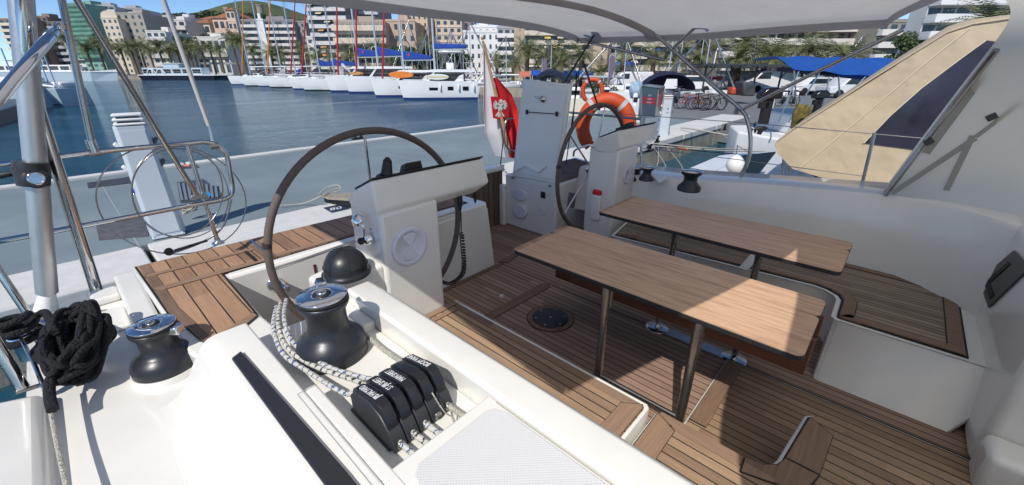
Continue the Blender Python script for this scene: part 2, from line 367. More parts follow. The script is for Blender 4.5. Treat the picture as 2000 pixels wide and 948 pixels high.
# ================================================================ FOLIAGE KIT
PALMG = mat("palm_green", (.17, .19, .085), .7, var=.35, vscale=3)
PALMD = mat("palm_dry", (.20, .15, .08), .9)
TRUNKM = mat("palm_trunk", (.15, .115, .08), .95, var=.35, vscale=8, bump=.6, bscale=20)
LEAFM = mat("tree_leaves", (.055, .09, .03), .8, var=.4, vscale=2)
LEAFD = mat("pine_leaves", (.045, .075, .03), .85, var=.4, vscale=.3)
def palm_crown(seed, nf=46, L=2.9):
    r = random.Random(seed); mb = MB()
    for k in range(nf):
        az = r.random() * 6.283; e0 = r.uniform(-0.5, 1.35); ln = L * r.uniform(.8, 1.1)
        p = Vector((math.cos(az) * .12, math.sin(az) * .12, r.uniform(-.1, .15))); el = e0; N = 8; pts = [p.copy()]
        for i in range(N):
            el -= (.13 + .05 * (1.3 - e0)) * (0.5 + i * .14)
            p = p + Vector((math.cos(az) * math.cos(el), math.sin(az) * math.cos(el), math.sin(el))) * ln / N; pts.append(p.copy())
        side = Vector((-math.sin(az), math.cos(az), 0))
        for i in range(1, N + 1):
            w = ln * .19 * math.sin(math.pi * (.12 + .86 * i / N) ** .8) + .03
            for sgn in (-1, 1):
                for h in (0, .5):
                    a = pts[i - 1].lerp(pts[i], h); t = (pts[i] - pts[i - 1]).normalized()
                    b = a + side * sgn * w * r.uniform(.8, 1.15) + t * w * .75 + Vector((0, 0, -.32 * w + r.uniform(-.05, .05)))
                    a2 = a + t * ln * .032
                    mb.add([a, a2, b], [(0, 1, 2)])
    return mb
CROWNS = [palm_crown(s, nf).mesh("crown", PALMG) for s, nf in ((1, 44), (2, 50), (3, 38))]
def skirt_mesh():
    r = random.Random(5); mb = MB()
    for k in range(46):
        az = r.random() * 6.283; l = r.uniform(.5, 1.0); a = Vector((math.cos(az) * .2, math.sin(az) * .2, .1)); b = a + Vector((math.cos(az) * .42, math.sin(az) * .42, -l)); s_ = Vector((-math.sin(az), math.cos(az), 0)) * .07
        mb.add([a - s_, a + s_, b], [(0, 1, 2)])
    return mb.mesh("dry_skirt", PALMD)
SKIRT = skirt_mesh()
mb = MB(); mb.lathe([(.26, 0), (.20, .06), (.17, .3), (.16, .7), (.185, .93), (.24, 1.0)], n=10); TRUNK = mb.mesh("trunk", TRUNKM)
def child(name, me, par, loc=(0, 0, 0), sc=1, rz=0):
    o = bpy.data.objects.new(name, me); C.objects.link(o); o.parent = par; o.location = loc
    o.scale = sc if hasattr(sc, '__len__') else (sc,) * 3; o.rotation_euler = (0, 0, rz); return o
NP = [0]
def palm(px, ytop, D, label, group="palm trees along the promenade", s=1.0):
    p = PD(px, 135, D); top = PD(px, ytop, D).z; i = NP[0]; NP[0] += 1
    z0 = PZ0; R_ = 2.0 * s * (D / 100.) ** .25; h = top - z0 - R_ * .55
    t = thing("palm_tree", label, "palm tree", (p.x, p.y, z0), random.random() * 6, group)
    child("trunk", TRUNK, t, (0, 0, 0), (s * 1.2, s * 1.2, h)); child("crown", CROWNS[i % 3], t, (0, 0, h), R_ / 2.2 * 1.05)
    child("dry_skirt", SKIRT, t, (0, 0, h), R_ / 2.2)
    return t
def leafball(mb, c, r, n, rnd, ls):
    for _ in range(n):
        u = Vector((rnd.gauss(0, 1), rnd.gauss(0, 1), rnd.gauss(0, 1))).normalized() * r * rnd.uniform(.45, 1.0) ** .5
        u.z *= .8; p = Vector(c) + u
        a = Vector((rnd.gauss(0, 1), rnd.gauss(0, 1), rnd.gauss(0, 1))).normalized() * ls; b = a.cross(Vector((rnd.gauss(0, 1), rnd.gauss(0, 1), rnd.gauss(0, 1)))).normalized() * ls * .7
        mb.add([p - a, p + b, p + a, p - b], [(0, 1, 2, 3)])
def leafy(px, ytop, D, w, label, m=None, group=None, seed=0, flat=1.0, ybase=None):
    rnd = random.Random(seed + int(px)); top = PD(px, ytop, D).z; p = PD(px, 135, D); z0 = PZ0 if ybase is None else PD(px, ybase, D).z
    h = top - z0; t = thing("leafy_tree", label, "tree", (p.x, p.y, z0), 0, group)
    mb = MB(); mb.tube([(0, 0, 0), (w * .02, 0, h * .35), (0, w * .03, h * .75)], [w * .05, w * .035, w * .012], 7)
    for k in range(4):
        a = k * 1.6; mb.tube([(0, 0, h * .35), (math.cos(a) * w * .25, math.sin(a) * w * .25, h * .65)], [w * .025, w * .008], 5)
    mb.build("trunk", TRUNKM, t, local=True)
    mb = MB(); r = w * .5; ls = w * .035
    for k in range(15):
        a = rnd.random() * 6.28; q = rnd.random() ** .6 * r * .8; leafball(mb, (math.cos(a) * q, math.sin(a) * q, h - r * flat * rnd.uniform(.25, 1.2)), r * rnd.uniform(.28, .42), 110, rnd, ls)
    mb.build("crown", m or LEAFM, t, local=True)
    return t
# ================================================================ OUR OWN YACHT
YA = thing("sailing_yacht", "white sailing yacht with teak cockpit, two wheels and two tables, filling the foreground", "sailboat", (2.2, 0, 0))
def B(mb, name, m, bevel=0.0, seg=2, parent=YA, label=None, smooth=False): return mb.build(name, m, parent, bevel, seg, label=label, smooth=smooth)
# --- hull shell
mb = MB(); hp = [(-.37, 2.80), (-.10, 2.90), (2.1, 3.12), (3.2, 3.16), (4.45, 2.98), (4.75, -6), (2.2, -11), (-.37, -6)]
hb = [(x * .9 + .22, y * .97) for x, y in hp]
n = len(hp); mb.add([(x, y, -.1) for x, y in hb] + [(x, y, 1.39) for x, y in hp], [(i, n + i, n + (i + 1) % n, (i + 1) % n) for i in range(n)] + [tuple(range(n, 2 * n))[::-1]])
B(mb, "hull", GEL)
# --- side deck starboard
mb = MB(); mb.prism([(-.36, 2.78), (-.02, 2.90), (.09, 2.92), (.30, 2.30), (.30, -6), (-.36, -6)], 1.385, 1.90)
B(mb, "side_deck", GEL, .02)
mb = MB()   # moulded step blocks between side deck and teak stern deck
mb.box(-.02, .075, 2.05, 2.88, 1.90, 1.985); mb.box(-.13, -.02, 2.72, 2.86, 1.90, 1.94); mb.box(-.11, -.022, 2.36, 2.60, 1.90, 1.925)
B(mb, "moulded_step", GEL, .015, 3)
mb = MB(); mb.prism([(-.46, 2.02), (-.295, 1.98), (-.255, -6), (-.46, -6)], 1.0, [1.975, 1.955, 1.955, 1.975]); B(mb, "bulwark", GEL, .03, 3)
# --- starboard coaming (cross-section bodies)
def xprism(mb, prof, y0, y1): return mb.ext([(x, y1, z) for x, z in prof], (0, y0 - y1, 0))
mb = MB()
prf = [(-.045, 1.80), (-.045, 1.9005), (-.01, 1.904), (.02, 1.916), (.05, 1.945), (.085, 2.005), (.115, 2.055), (.135, 2.080), (.155, 2.093), (.18, 2.0995), (.285, 2.10), (.285, 1.80)]
xprism(mb, prf, -3, 1.66)
mb.box(.286, .322, -3, 1.13, 1.8, 2.0995)
mb.box(.287, .655, .70, 1.64, 1.5, 2.025)
mb.box(.287, .655, -3, .698, 1.5, 2.098)
xprism(mb, [(.657, 1.45), (.657, 2.104), (.668, 2.1125), (.764, 2.1125), (.786, 2.095), (1.065, 1.72), (1.065, 1.45)], -3, 1.60)
B(mb, "coaming", GEL, .013, 3)
mb = MB()                          # raised lip round the rope bin and lid seams
lip = [(.318, 1.13), (.318, .72), (.345, .70), (.60, .70), (.64, .72), (.650, .76), (.652, 1.6)]
mb.box(.60, .656, 1.36, 1.60, 2.02, 2.06)
mb.box(.40, .60, .97, 1.10, 2.026, 2.036)
B(mb, "bin_lip", GEL, .008)
mb = MB(); mb.prism([(.335, .60), (.345, .635), (.37, .655), (.60, .655), (.625, .645), (.638, .61), (.638, -3), (.335, -3)], 2.0985, 2.103); B(mb, "nonslip_pad", NONSLIP, .002)
mb = MB(); mb.prism([(-.25, -3), (-.25, 1.55), (-.23, 1.58), (-.10, 1.58), (-.10, -3)], 1.901, 1.9035); 
mb = MB(); mb.prism([(.178, 1.44), (.212, 1.46), (.238, .75), (.245, -2.5), (.195, -2.5), (.187, .75)], 2.099, 2.112); B(mb, "handrail_strip", mat("strip_black", (.022, .022, .027), .38), .004)
mb = MB(); mb.box(.262, .2645, -2, 1.12, 2.0998, 2.1008); mb.box(.2645, .322, 1.118, 1.121, 2.0998, 2.1008); mb.box(.645, .648, -2, .66, 2.0986, 2.0996); mb.box(-.06, -.0575, -2, 1.2, 1.9085, 1.9105)
B(mb, "lid_seam", mat("seam_grey", (.38, .38, .36), .7))
# --- teak stern deck (L shape round the helm well)
base = [(.06, 2.91), (1.34, 2.86), (2.17, 2.84), (2.24, 2.75), (2.24, 2.36), (2.20, 2.315), (.385, 2.385), (.385, 1.86), (.40, 1.66), (.30, 1.62), (.14, 1.62), (.10, 1.80)]
mb = MB(); mb.prism(base, 1.395, 1.99); B(mb, "stern_deck", GEL, .012)
mb = MB(); mb.box(.40, 1.95, 2.392, 2.44, 1.93, 1.996)
B(mb, "well_rim", GEL, .008)
tk = [(.085, 2.895), (1.34, 2.835), (2.10, 2.80), (2.13, 2.70), (2.10, 2.45), (.375, 2.45), (.365, 1.90), (.20, 1.735), (.185, 1.66), (.11, 2.2)]
mb = MB(); mb.prism([(x * 1.0, y) for x, y in [(.075, 2.905), (1.34, 2.845), (2.11, 2.81), (2.14, 2.70), (2.11, 2.44), (.385, 2.44), (.375, 1.89), (.20, 1.72), (.18, 1.65), (.10, 2.2)]], 1.988, 1.994); B(mb, "caulk_edge", CAULK)
mb = MB(); mb.prism(tk, 1.988, 1.998); B(mb, "stern_teak", TEAK_AFT)
mb = MB()
def trim(mb, pts, z, mb2=None):
    mb.prism(pts, z, z + .0035)
    if mb2 is not None:
        c = Vector((sum(p[0] for p in pts) / len(pts), sum(p[1] for p in pts) / len(pts)))
        mb2.prism([tuple(Vector(p) + (Vector(p) - c).normalized() * .006) for p in pts], z - .001, z + .0015)
k = MB()
trim(mb, [(.10, 2.505), (.62, 2.485), (.62, 2.44), (.12, 2.455)], 1.999, k)
trim(mb, [(.10, 2.715), (.60, 2.695), (.60, 2.66), (.10, 2.68)], 1.999, k)
trim(mb, [(.66, 2.50), (2.08, 2.49), (2.09, 2.455), (.66, 2.455)], 1.999, k)
trim(mb, [(.17, 1.80), (.36, 1.905), (.365, 1.865), (.205, 1.745)], 1.999, k)
B(mb, "teak_border", TEAK_TRIM); B(k, "teak_border_caulk", CAULK)
mb = MB(); trim(mb, [(.093, 2.88), (.135, 2.87), (.145, 2.2), (.19, 1.78), (.165, 1.74), (.105, 2.2)], 1.9985); trim(mb, [(.60, 2.84), (.66, 2.84), (.66, 2.45), (.60, 2.45)], 1.9992)
B(mb, "teak_margin", TEAK_TRIMY)
mb = MB(); mb.box(.625, .637, 2.46, 2.83, 2.003, 2.008); mb.tube([(.630, 2.45, 2.012), (.630, 2.48, 2.012)], .006, 6); B(mb, "hatch_hinge", STEEL)
mb = MB(); mb.box(.545, .560, 2.47, 2.66, 2.003, 2.007); B(mb, "hatch_seal", CAULK)
# --- sole and helm floor
mb = MB(); mb.prism([(.40, -1.2), (4.2, -1.2), (4.2, 3.1), (.40, 3.1)], 1.386, 1.40); B(mb, "cockpit_sole", TEAK_SOLE)
k = MB(); mb = MB()
trim(mb, [(1.50, 1.81), (2.30, 1.805), (2.335, 1.78), (2.335, 1.745), (2.30, 1.715), (1.50, 1.735)], 1.402, k)
trim(mb, [(1.60, 2.315), (2.36, 2.315), (2.36, 2.275), (1.60, 2.275)], 1.402, k)
trim(mb, [(2.36, 2.34), (2.62, 2.36), (2.62, 2.31), (2.40, 2.27)], 1.402, k)
B(mb, "sole_border", TEAK_TRIM); mb = k
for x, y0, y1 in ((2.345, 1.80, 2.28), (2.335, .40, 1.72)): mb.box(x, x + .006, y0, y1, 1.4, 1.4025)
B(mb, "sole_caulk", CAULK)
c = PZ(1075, 622, 1.4)
mb = MB(); mb.lathe([(.166, 0), (.166, .003)], (c.x, c.y, 1.4), 40); B(mb, "hatch_ring_caulk", CAULK)
mb = MB(); mb.lathe([(.160, 0), (.160, .0045)], (c.x, c.y, 1.4), 40)
hr = B(mb, "hatch_ring", TEAK_TRIM)
mb = MB(); mb.lathe([(.124, .004), (.124, .008), (.118, .010), (0, .010)], (c.x, c.y, 1.4), 40); dh = B(mb, "deck_plate", mat("deck_plate", (.012, .014, .020), .42))
mb = MB()
for a in range(6): mb.lathe([(.007, .010), (.006, .0115), (0, .0115)], (c.x + .103 * math.cos(a * 1.047 + .3), c.y + .103 * math.sin(a * 1.047 + .3), 1.4), 8)
mb.lathe([(.008, .010), (0, .011)], (c.x, c.y, 1.4), 8); mb.build("plate_screw", STEELD, dh)
c = PZ(980, 579, 1.4); mb = MB(); mb.lathe([(.026, .0), (.026, .006), (.016, .007), (.014, .003), (0, .003)], (c.x, c.y, 1.4), 20); B(mb, "floor_ring", STEEL)
# --- starboard seat
mb = MB(); mb.prism([(.95, .462), (1.345, .462), (1.362, .477), (1.362, 1.73), (.95, 1.73)], 1.39, 1.6965); B(mb, "seat_base", GEL, .004)
mb = MB(); mb.prism([(1.06, .47), (1.325, .47), (1.342, .487), (1.342, 1.725), (1.06, 1.725)], 1.692, 1.696); B(mb, "seat_caulk", CAULK)
mb = MB(); mb.prism([(1.062, .475), (1.322, .475), (1.338, .490), (1.338, 1.72), (1.062, 1.72)], 1.692, 1.700); B(mb, "seat", TEAK_SEAT)
k = MB(); mb = MB()
trim(mb, [(1.062, .480), (1.322, .480), (1.335, .490), (1.285, .560), (1.062, .560)], 1.702, k)
trim(mb, [(1.062, 1.715), (1.335, 1.715), (1.335, 1.675), (1.062, 1.675)], 1.702, k)
trim(mb, [(1.062, 1.655), (1.285, 1.655), (1.285, 1.625), (1.062, 1.625)], 1.702, k)
B(mb, "seat_trim", TEAK_TRIM); B(k, "seat_trim_caulk", CAULK)
mb = MB(); trim(mb, [(1.294, .555), (1.336, .497), (1.336, 1.665), (1.294, 1.625)], 1.702); B(mb, "seat_edge", TEAK_TRIMY)
# --- companionway platform
plat = [(.9, .448), (1.390, .448), (1.408, .430), (1.408, .10), (1.418, .055), (1.445, .022), (1.48, .012), (1.80, -.022), (1.83, -.05), (1.83, -1.2), (.9, -1.2)]
mb = MB(); mb.prism(plat, 1.39, 1.653); B(mb, "platform_base", GEL, .010, 3)
ins = [(.9, .440), (1.384, .440), (1.399, .426), (1.399, .10), (1.412, .046), (1.445, .010), (1.48, -.002), (1.79, -.034), (1.822, -.06), (1.822, -1.2), (.9, -1.2)]
mb = MB(); mb.prism(ins, 1.652, 1.656); B(mb, "platform_caulk", CAULK)
mb = MB(); mb.prism([(x - .004 if x > 1 else x, y - .004) for x, y in ins], 1.652, 1.660); B(mb, "platform", TEAK_SEAT)
k = MB(); mb = MB()
trim(mb, [(1.0, .433), (1.378, .433), (1.33, .345), (1.0, .345)], 1.662, k)
trim(mb, [(1.50, -.012), (1.785, -.042), (1.735, -.125), (1.50, -.115)], 1.662, k)
trim(mb, [(1.322, .095), (1.392, .100), (1.405, .045), (1.44, .004), (1.49, -.010), (1.49, -.112), (1.42, -.095), (1.36, -.03)], 1.662, k)
B(mb, "platform_trim", TEAK_TRIM); B(k, "platform_trim_caulk", CAULK)
mb = MB(); trim(mb, [(1.338, .340), (1.386, .428), (1.394, .420), (1.392, .11), (1.335, .11)], 1.6625); B(mb, "platform_edge", TEAK_TRIMY)
# --- forward low floor panel
mb = MB(); mb.box(1.41, 2.312, -1.2, .395, 1.4, 1.415); B(mb, "floor_panel", GEL, .003)
mb = MB(); mb.box(1.41, 2.300, -1.2, .388, 1.4151, 1.420); B(mb, "floor_panel_teak", TEAK_SEAT)
k = MB(); mb = MB(); trim(mb, [(1.70, .385), (2.285, .383), (2.245, .305), (1.70, .305)], 1.4215, k); B(mb, "panel_trim", TEAK_TRIM); B(k, "panel_caulk", CAULK)
mb = MB(); mb.box(2.313, 2.322, -1.2, .42, 1.40, 1.4145); B(mb, "panel_gap", CAULK)
# --- port seat
ps = [(2.955, 1.56), (3.50, 1.66), (3.60, 1.0), (3.63, .2), (3.625, -.05), (3.61, -.30), (3.57, -.46), (3.51, -.555), (2.69, -.555), (2.693, -.02), (2.715, -.004), (2.96, .0), (3.01, .02), (3.055, .075), (3.075, .14)]
mb = MB()
hi = [(x, y if y > -.5 else -.75) for x, y in ps]; lo = [(x - (.22 if x < 2.8 else .05 if x < 3.2 else 0), y) for x, y in ps]
n = len(hi); mb.add([(x, y, 1.39) for x, y in lo] + [(x, y, 1.694) for x, y in hi], [(n + i, i, (i + 1) % n, n + (i + 1) % n) for i in range(n)] + [tuple(range(n, 2 * n))[::-1]])
B(mb, "port_seat_base", GEL, .012, 3)
def inset(P, d):
    n = len(P); out = []
    cx = sum(p[0] for p in P) / n; cy = sum(p[1] for p in P) / n
    area = sum(P[i][0] * P[(i + 1) % n][1] - P[(i + 1) % n][0] * P[i][1] for i in range(n)); sg = 1 if area > 0 else -1
    for i in range(n):
        a = Vector(P[i - 1]); b = Vector(P[i]); c_ = Vector(P[(i + 1) % n]); e1 = (b - a).normalized(); e2 = (c_ - b).normalized()
        n1 = Vector((-e1.y, e1.x)) * sg; n2 = Vector((-e2.y, e2.x)) * sg; m = (n1 + n2); m = m / max(.4, m.length_squared / 2) ; out.append(tuple(b + m * d))
    return out
mb = MB(); mb.prism(inset(ps, .012), 1.693, 1.698); B(mb, "port_seat_caulk", CAULK)
mb = MB(); mb.prism(inset(ps, .022), 1.693, 1.702); B(mb, "port_seat", TEAK_PORT)
P2 = inset(ps, .026); P3 = inset(ps, .085); P4 = inset(ps, .090)
mb = MB(); k = MB()
for i in range(len(ps)):
    if i in (0,): continue
    j = (i + 1) % len(ps); mb.prism([P2[i], P2[j], P3[j], P3[i]], 1.7025, 1.7065); k.prism([P3[i], P3[j], P4[j], P4[i]], 1.7022, 1.7045)
B(mb, "port_seat_trim", TEAK_TRIMY); B(k, "port_trim_caulk", CAULK)
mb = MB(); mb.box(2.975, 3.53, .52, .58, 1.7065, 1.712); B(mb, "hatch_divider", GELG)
# --- port backrest, coaming and side deck
def ygrid(sec_fn, ys, m, name, bevel=0):
    mb = MB(); secs = [sec_fn(y) for y in ys]; w = len(secs[0])
    mb.add([v for s in secs for v in s], [(i * w + j, i * w + j + 1, (i + 1) * w + j + 1, (i + 1) * w + j) for i in range(len(ys) - 1) for j in range(w - 1)], True); return B(mb, name, m, smooth=True)
def sec(y):
    t = max(0, min(1, (1.6 - y) / 1.8)); zt = 2.085 + .15 * t; xi = 3.50 + .11 * min(1, (1.7 - y) / 1.0) if y > .7 else 3.62
    e = max(0, (-y - .05)); xi2 = xi - e * e * 1.2
    return [(xi2, y, 1.66), (xi2 + .015, y, 1.75), (xi2 + .05, y, 1.92), (xi2 + .07, y, zt - .035), (xi2 + .085, y, zt - .01), (xi2 + .115, y, zt), (4.06, y, zt + .005), (4.10, y, zt - .02), (4.12, y, 1.98), (4.6, y, 1.92), (4.62, y, 1.38)]
ygrid(sec, [2.3, 2.0, 1.66, 1.5, 1.3, 1.0, .7, .4, .15, 0, -.12, -.25, -.38, -.5, -.62, -1.2], GEL, "port_coaming")
# cabin bulkhead closing the cockpit forward
mb = MB(); mb.box(2.30, 4.0, -.80, -.60, 1.4, 2.245)
B(mb, "cabin_bulkhead", GEL, .04, 4)
mb = MB(); mb.box(2.12, 2.30, -.74, -.60, 1.40, 1.60); B(mb, "companionway_post", GEL, .03, 3)
mb = MB(); mb.box(2.28, 2.50, -.86, -.80, 1.40, 1.75); B(mb, "companionway_door", BLK, .01)
def quad_on(mb, pts, off, th):
    n_ = (pts[1] - pts[0]).cross(pts[2] - pts[0]).normalized()
    if n_.dot(Vector((0, 0, CAMH)) - pts[0]) < 0: n_ = -n_
    mb.ext([p + n_ * off for p in pts], n_ * th); return n_
q = [PY(*p, -.60) for p in ((1915, 548), (1984, 490), (2016, 524), (1934, 602))]
mb = MB(); nn = quad_on(mb, q, .001, .008); tp = B(mb, "door_pull_pocket", mat("pocket", (.055, .057, .060), .5), .003)
def lerpq(q, u, v): return q[0].lerp(q[1], u).lerp(q[3].lerp(q[2], u), v)
mb = MB(); 
for a, b in (((.13, .32), (.80, .38)), ((.13, .38), (.22, .86))): pass
mb.ext([lerpq(q, u, v) + nn * .009 for u, v in ((.13, .28), (.80, .28), (.80, .42), (.24, .42), (.24, .86), (.13, .86))], nn * .004); mb.build("pull_slot", CAULK, tp)
c = PY(1623, 764, 0.0); 
sp = PX(1624, 764, 2.49); mb = MB(); M = Matrix.Translation(sp + Vector((-.012, 0, 0)))
mb.box(-.006, .006, -.014, .014, -.028, .028, M); B(mb, "seat_latch", STEELD, .006, 3)
# --- tables
def table(x0, x1, y0, y1, z, seam, name_, lab, legs_x, ztop, zbar, bar=True):
    def rr(x0, x1, y0, y1, r):
        P = []
        for cx, cy, a in ((x1 - r, y1 - r, 0), (x0 + r, y1 - r, 90), (x0 + r, y0 + r, 180), (x1 - r, y0 + r, 270)):
            for k in range(6): P.append((cx + r * math.cos(rad(a + k * 18)), cy + r * math.sin(rad(a + k * 18))))
        return P
    mb = MB(); mb.prism(rr(x0, x1, y0, y1, .035), z - .022, z - .001); t = B(mb, "cockpit_table", BLK, .002, label=lab)
    mb = MB(); mb.prism(rr(x0 + .002, seam - .0025, y0 + .002, y1 - .002, .03), z - .003, z + .003); mb.build("table_leaf", TABLE, t)
    mb = MB(); mb.prism(rr(seam + .0025, x1 - .002, y0 + .002, y1 - .002, .03), z - .003, z + .003); mb.build("table_leaf", TABLE, t)
    for ly in legs_x[1:]:
        x = legs_x[0]; mb = MB(); mb.tube([(x, ly, z - .023), (x, ly, zbar)], .021, 14); mb.tube([(x + .035, ly - .006, z - .023), (x + .035, ly - .006, z - .16)], .012, 10)
        mb.lathe([(.0225, 0), (.0225, .16)], (x, ly, z - .19), 14)
        mb.build("table_leg", STEELD, t)
    if bar:
        mb = MB(); mb.tube([(legs_x[0], legs_x[1], zbar + .012), (legs_x[0], legs_x[2], zbar + .012)], .012, 10); mb.build("leg_bar", STEELD, t)
    return t
table(1.522, 2.035, .035, 1.405, 2.08, 1.865, "t", "near table leaf, right under the bimini's edge", (1.57, .83, .395), 2.05, 1.505)
table(2.405, 2.915, .025, 1.405, 2.08, 2.765, "t", "far table leaf beside the port seat", (2.79, .985, .445), 2.05, 1.50, False)
mb = MB(); mb.box(2.07, 2.095, .03, 1.50, 1.66, 1.86); mb.box(2.33, 2.355, .03, 1.50, 1.66, 1.86); mb.box(2.095, 2.33, .031, 1.499, 1.67, 1.69); B(mb, "table_beam", MAHOG, .004)
mb = MB(); mb.box(2.098, 2.31, .05, 1.48, 1.862, 1.868); B(mb, "beam_rail", STEELD)
for yy in (.85, .37):
    c = Vector((2.36, yy, 1.4)); mb = MB(); mb.lathe([(.075, 0), (.075, .004), (.068, .007), (.02, .008)], c, 24); mb.tube([c, c + Vector((0, 0, .30))], .017, 12); mb.tube([c + Vector((.03, 0, 0)), c + Vector((.03, 0, .12))], .010, 8); B(mb, "table_post", STEEL)
mb = MB(); mb.box(2.32, 2.40, .42, .80, 1.401, 1.405); B(mb, "post_plate", STEELD, .001)
# --- helm consoles
def pane(mb, c, r, axis, th=.012): mb.lathe([(r, 0), (r, th * .6), (r * .93, th), (r * .80, th), (r * .77, th * .55), (0, th * .55)], c, 40, axis)
def console(cx, starboard):      # cx = left x of column
    x0, x1 = cx, cx + .35; y0 = 1.72
    mb = MB()
    prof = [(x0, 2.36), (x1, 2.36), (x1, 1.40), (x0 - .03, 1.40), (x0 - .012, 2.0)]
    mb.ext([(x, y0, z) for x, z in prof], (0, .30, 0))
    mb.ext([(x0 - .30, y0 + .02, 2.06), (x0 - .0, y0 + .012, 2.10), (x0 + .0, y0 + .012, 1.40), (x0 - .33, y0 + .02, 1.40)], (0, .22, 0)) if starboard else None
    col = B(mb, "helm_console", GEL, .022, 4)
    # pod
    S = [(1.735, 2.525), (1.715, 2.375), (1.765, 2.318), (1.93, 2.318), (2.00, 2.375), (1.93, 2.44)]
    xa, xb = x0, x0 + .705; mb = MB()
    L = [Vector((xa - .015, y, z)) for y, z in S]; R_ = [Vector((xb + .02 if z < 2.5 else xb, y, z)) for y, z in S]; R_[1].x = xb + .03; R_[2].x = xb - .06; R_[3].x = xb - .06
    L[2].x += .02; n = 6
    mb.add(L + R_, [tuple(range(n)), tuple(range(n, 2 * n))[::-1]] + [((i + 1) % n, i, n + i, n + (i + 1) % n) for i in range(n)])
    pod = mb.build("instrument_pod", GEL, col, .014, 3)
    mb = MB(); a, b = Vector(S[0]), Vector(S[5]); 
    mb.ext([(xa + .0, S[0][0], S[0][1] + .003), (xb, S[0][0], S[0][1] + .003), (xb, S[5][0], S[5][1] + .003), (xa, S[5][0], S[5][1] + .003)], (0, .004, .008)); mb.build("pod_panel", BLK, col, .003)
    mb = MB()
    for u0, u1, h in ((.05, .17, .012), (.25, .43, .035)):
        X0, X1 = xa + .705 * u0, xa + .705 * u1; mb.ext([(X0, 1.76, 2.51), (X1, 1.76, 2.51), (X1 - .012, 1.76, 2.535 + h), (X0 + .025, 1.76, 2.535 + h)], (0, .05, -.02))
    mb.build("chartplotter", BLK, col, .004)
    c = Vector((x0 + .145, y0 - .001, 2.15)) if starboard else Vector((x0 + .20, y0 - .001, 2.11)); mb = MB(); pane(mb, c, .106 if starboard else .085, (0, -1, 0)); ih = mb.build("inspection_hatch", WHITEP, col)
    mb = MB(); mb.ext([c + Vector((math.cos(a) * .075, -.0075, math.sin(a) * .075)) for a in [rad(x) for x in (55, 75, 90, 105, 125)]] + [c + Vector((-.012, -.0075, .012)), c + Vector((.012, -.0075, .012))], (0, -.006, 0))
    mb.ext([c + Vector((math.cos(a) * .075, -.0075, math.sin(a) * .075)) for a in [rad(x) for x in (235, 255, 270, 285, 305)]] + [c + Vector((.012, -.0075, -.012)), c + Vector((-.012, -.0075, -.012))], (0, -.006, 0)); mb.build("hatch_grip", WHITEP, ih, .002)
    return col, pod
con1, pod1 = console(.93, True); con2, pod2 = console(3.225, False)
for dx, dz in ((.02, .22), (.02, .30), (.06, .26)):
    mb = MB(); mb.lathe([(.007, 0), (.006, .003), (0, .003)], (.929, 1.80 + dx, 1.96 + dz), 10, (-1, 0, 0)); mb.build("panel_screw", BLK, con1)
mb = MB(); mb.box(.9275, .9295, 1.88, 1.99, 2.12, 2.25); mb.build("engine_panel", mat("panel_grey", (.08, .08, .09), .4), con1, .001)
# handles, throttle, key panel
mb = MB(); mb.tube([(1.015, 1.755, 2.535), (1.025, 1.75, 2.60)], [.028, .020], 12); mb.tube([(1.025, 1.75, 2.60), (1.028, 1.75, 2.615)], [.020, .008], 12); mb.build("pod_knob", BLK, con1)
c = PX(716, 468, .90)
mb = MB(); mb.lathe([(.032, 0), (.032, .012), (.024, .03), (.022, .034), (0, .034)], (.918, c.y, c.z), 20, (-1, 0, 0)); mb.build("throttle_hub", CHROME, con1)
mb = MB(); mb.lathe([(.016, .035), (.018, .055), (.010, .062), (0, .062)], (.918, c.y, c.z), 16, (-1, 0, 0)); mb.build("throttle_cap", BLK, con1)
k2 = PX(698, 430, .875); mb = MB(); mb.tube(smooth_pts([(.89, c.y, c.z + .012), (.885, c.y - .02, c.z + .08), k2 + Vector((.005, 0, -.01)), k2], 5), .007, 8); mb.lathe([(0, -.016), (.022, -.012), (.034, 0), (.022, .012), (0, .016)], k2, 18, (-.7, -.3, .6)); mb.build("throttle_lever", CHROME, con1)
mb = MB(); mb.tube(smooth_pts([PX(1120, 305, 3.20), PX(1124, 293, 3.17), PX(1150, 284, 3.19), PX(1158, 287, 3.21)], 5), .010, 10); mb.build("grab_handle", CHROME, con2)
mb = MB(); p0 = PX(1167, 377, 3.20); mb.box(3.165, 3.21, p0.y - .05, p0.y + .05, p0.z - .26, p0.z - .01); mb.build("rescue_line_holder", WHITE, con2, .02, 4)
mb = MB(); mb.box(3.17, 3.21, p0.y - .042, p0.y + .042, p0.z - .03, p0.z + .03); mb.build("rescue_line_bag", RED, con2, .015, 3)
# --- wheels
def wheel(cx, cz, Y, r, angs, lab):
    P = [(cx + r * math.cos(t), Y, cz + r * math.sin(t)) for t in [2 * math.pi * i / 72 for i in range(72)]]
    mb = MB(); mb.tube(P, .0185, 12, closed=True); w = B(mb, "steering_wheel", LEATHER, label=lab)
    for a in angs:
        mb = MB(); mb.tube([(cx + .05 * math.cos(rad(a)), Y + .03, cz + .05 * math.sin(rad(a))), (cx + (r - .01) * math.cos(rad(a)), Y, cz + (r - .01) * math.sin(rad(a)))], [.009, .007], 8); mb.build("spoke", STEEL, w)
    mb = MB(); mb.lathe([(.055, 0), (.055, .02), (.035, .05), (.03, .09), (0, .09)], (cx, Y + .06, cz), 20, (0, -1, 0)); mb.build("hub", STEEL, w)
    mb = MB()
    for s in (0,):
        mb.lathe([(.021, -.012), (.021, .012)], (cx - r * .985, Y, cz + r * .20), 12, (.2, 0, 1))
    mb.build("leather_seam", mat("leather_dark", (.03, .022, .02), .8), w)
    return w
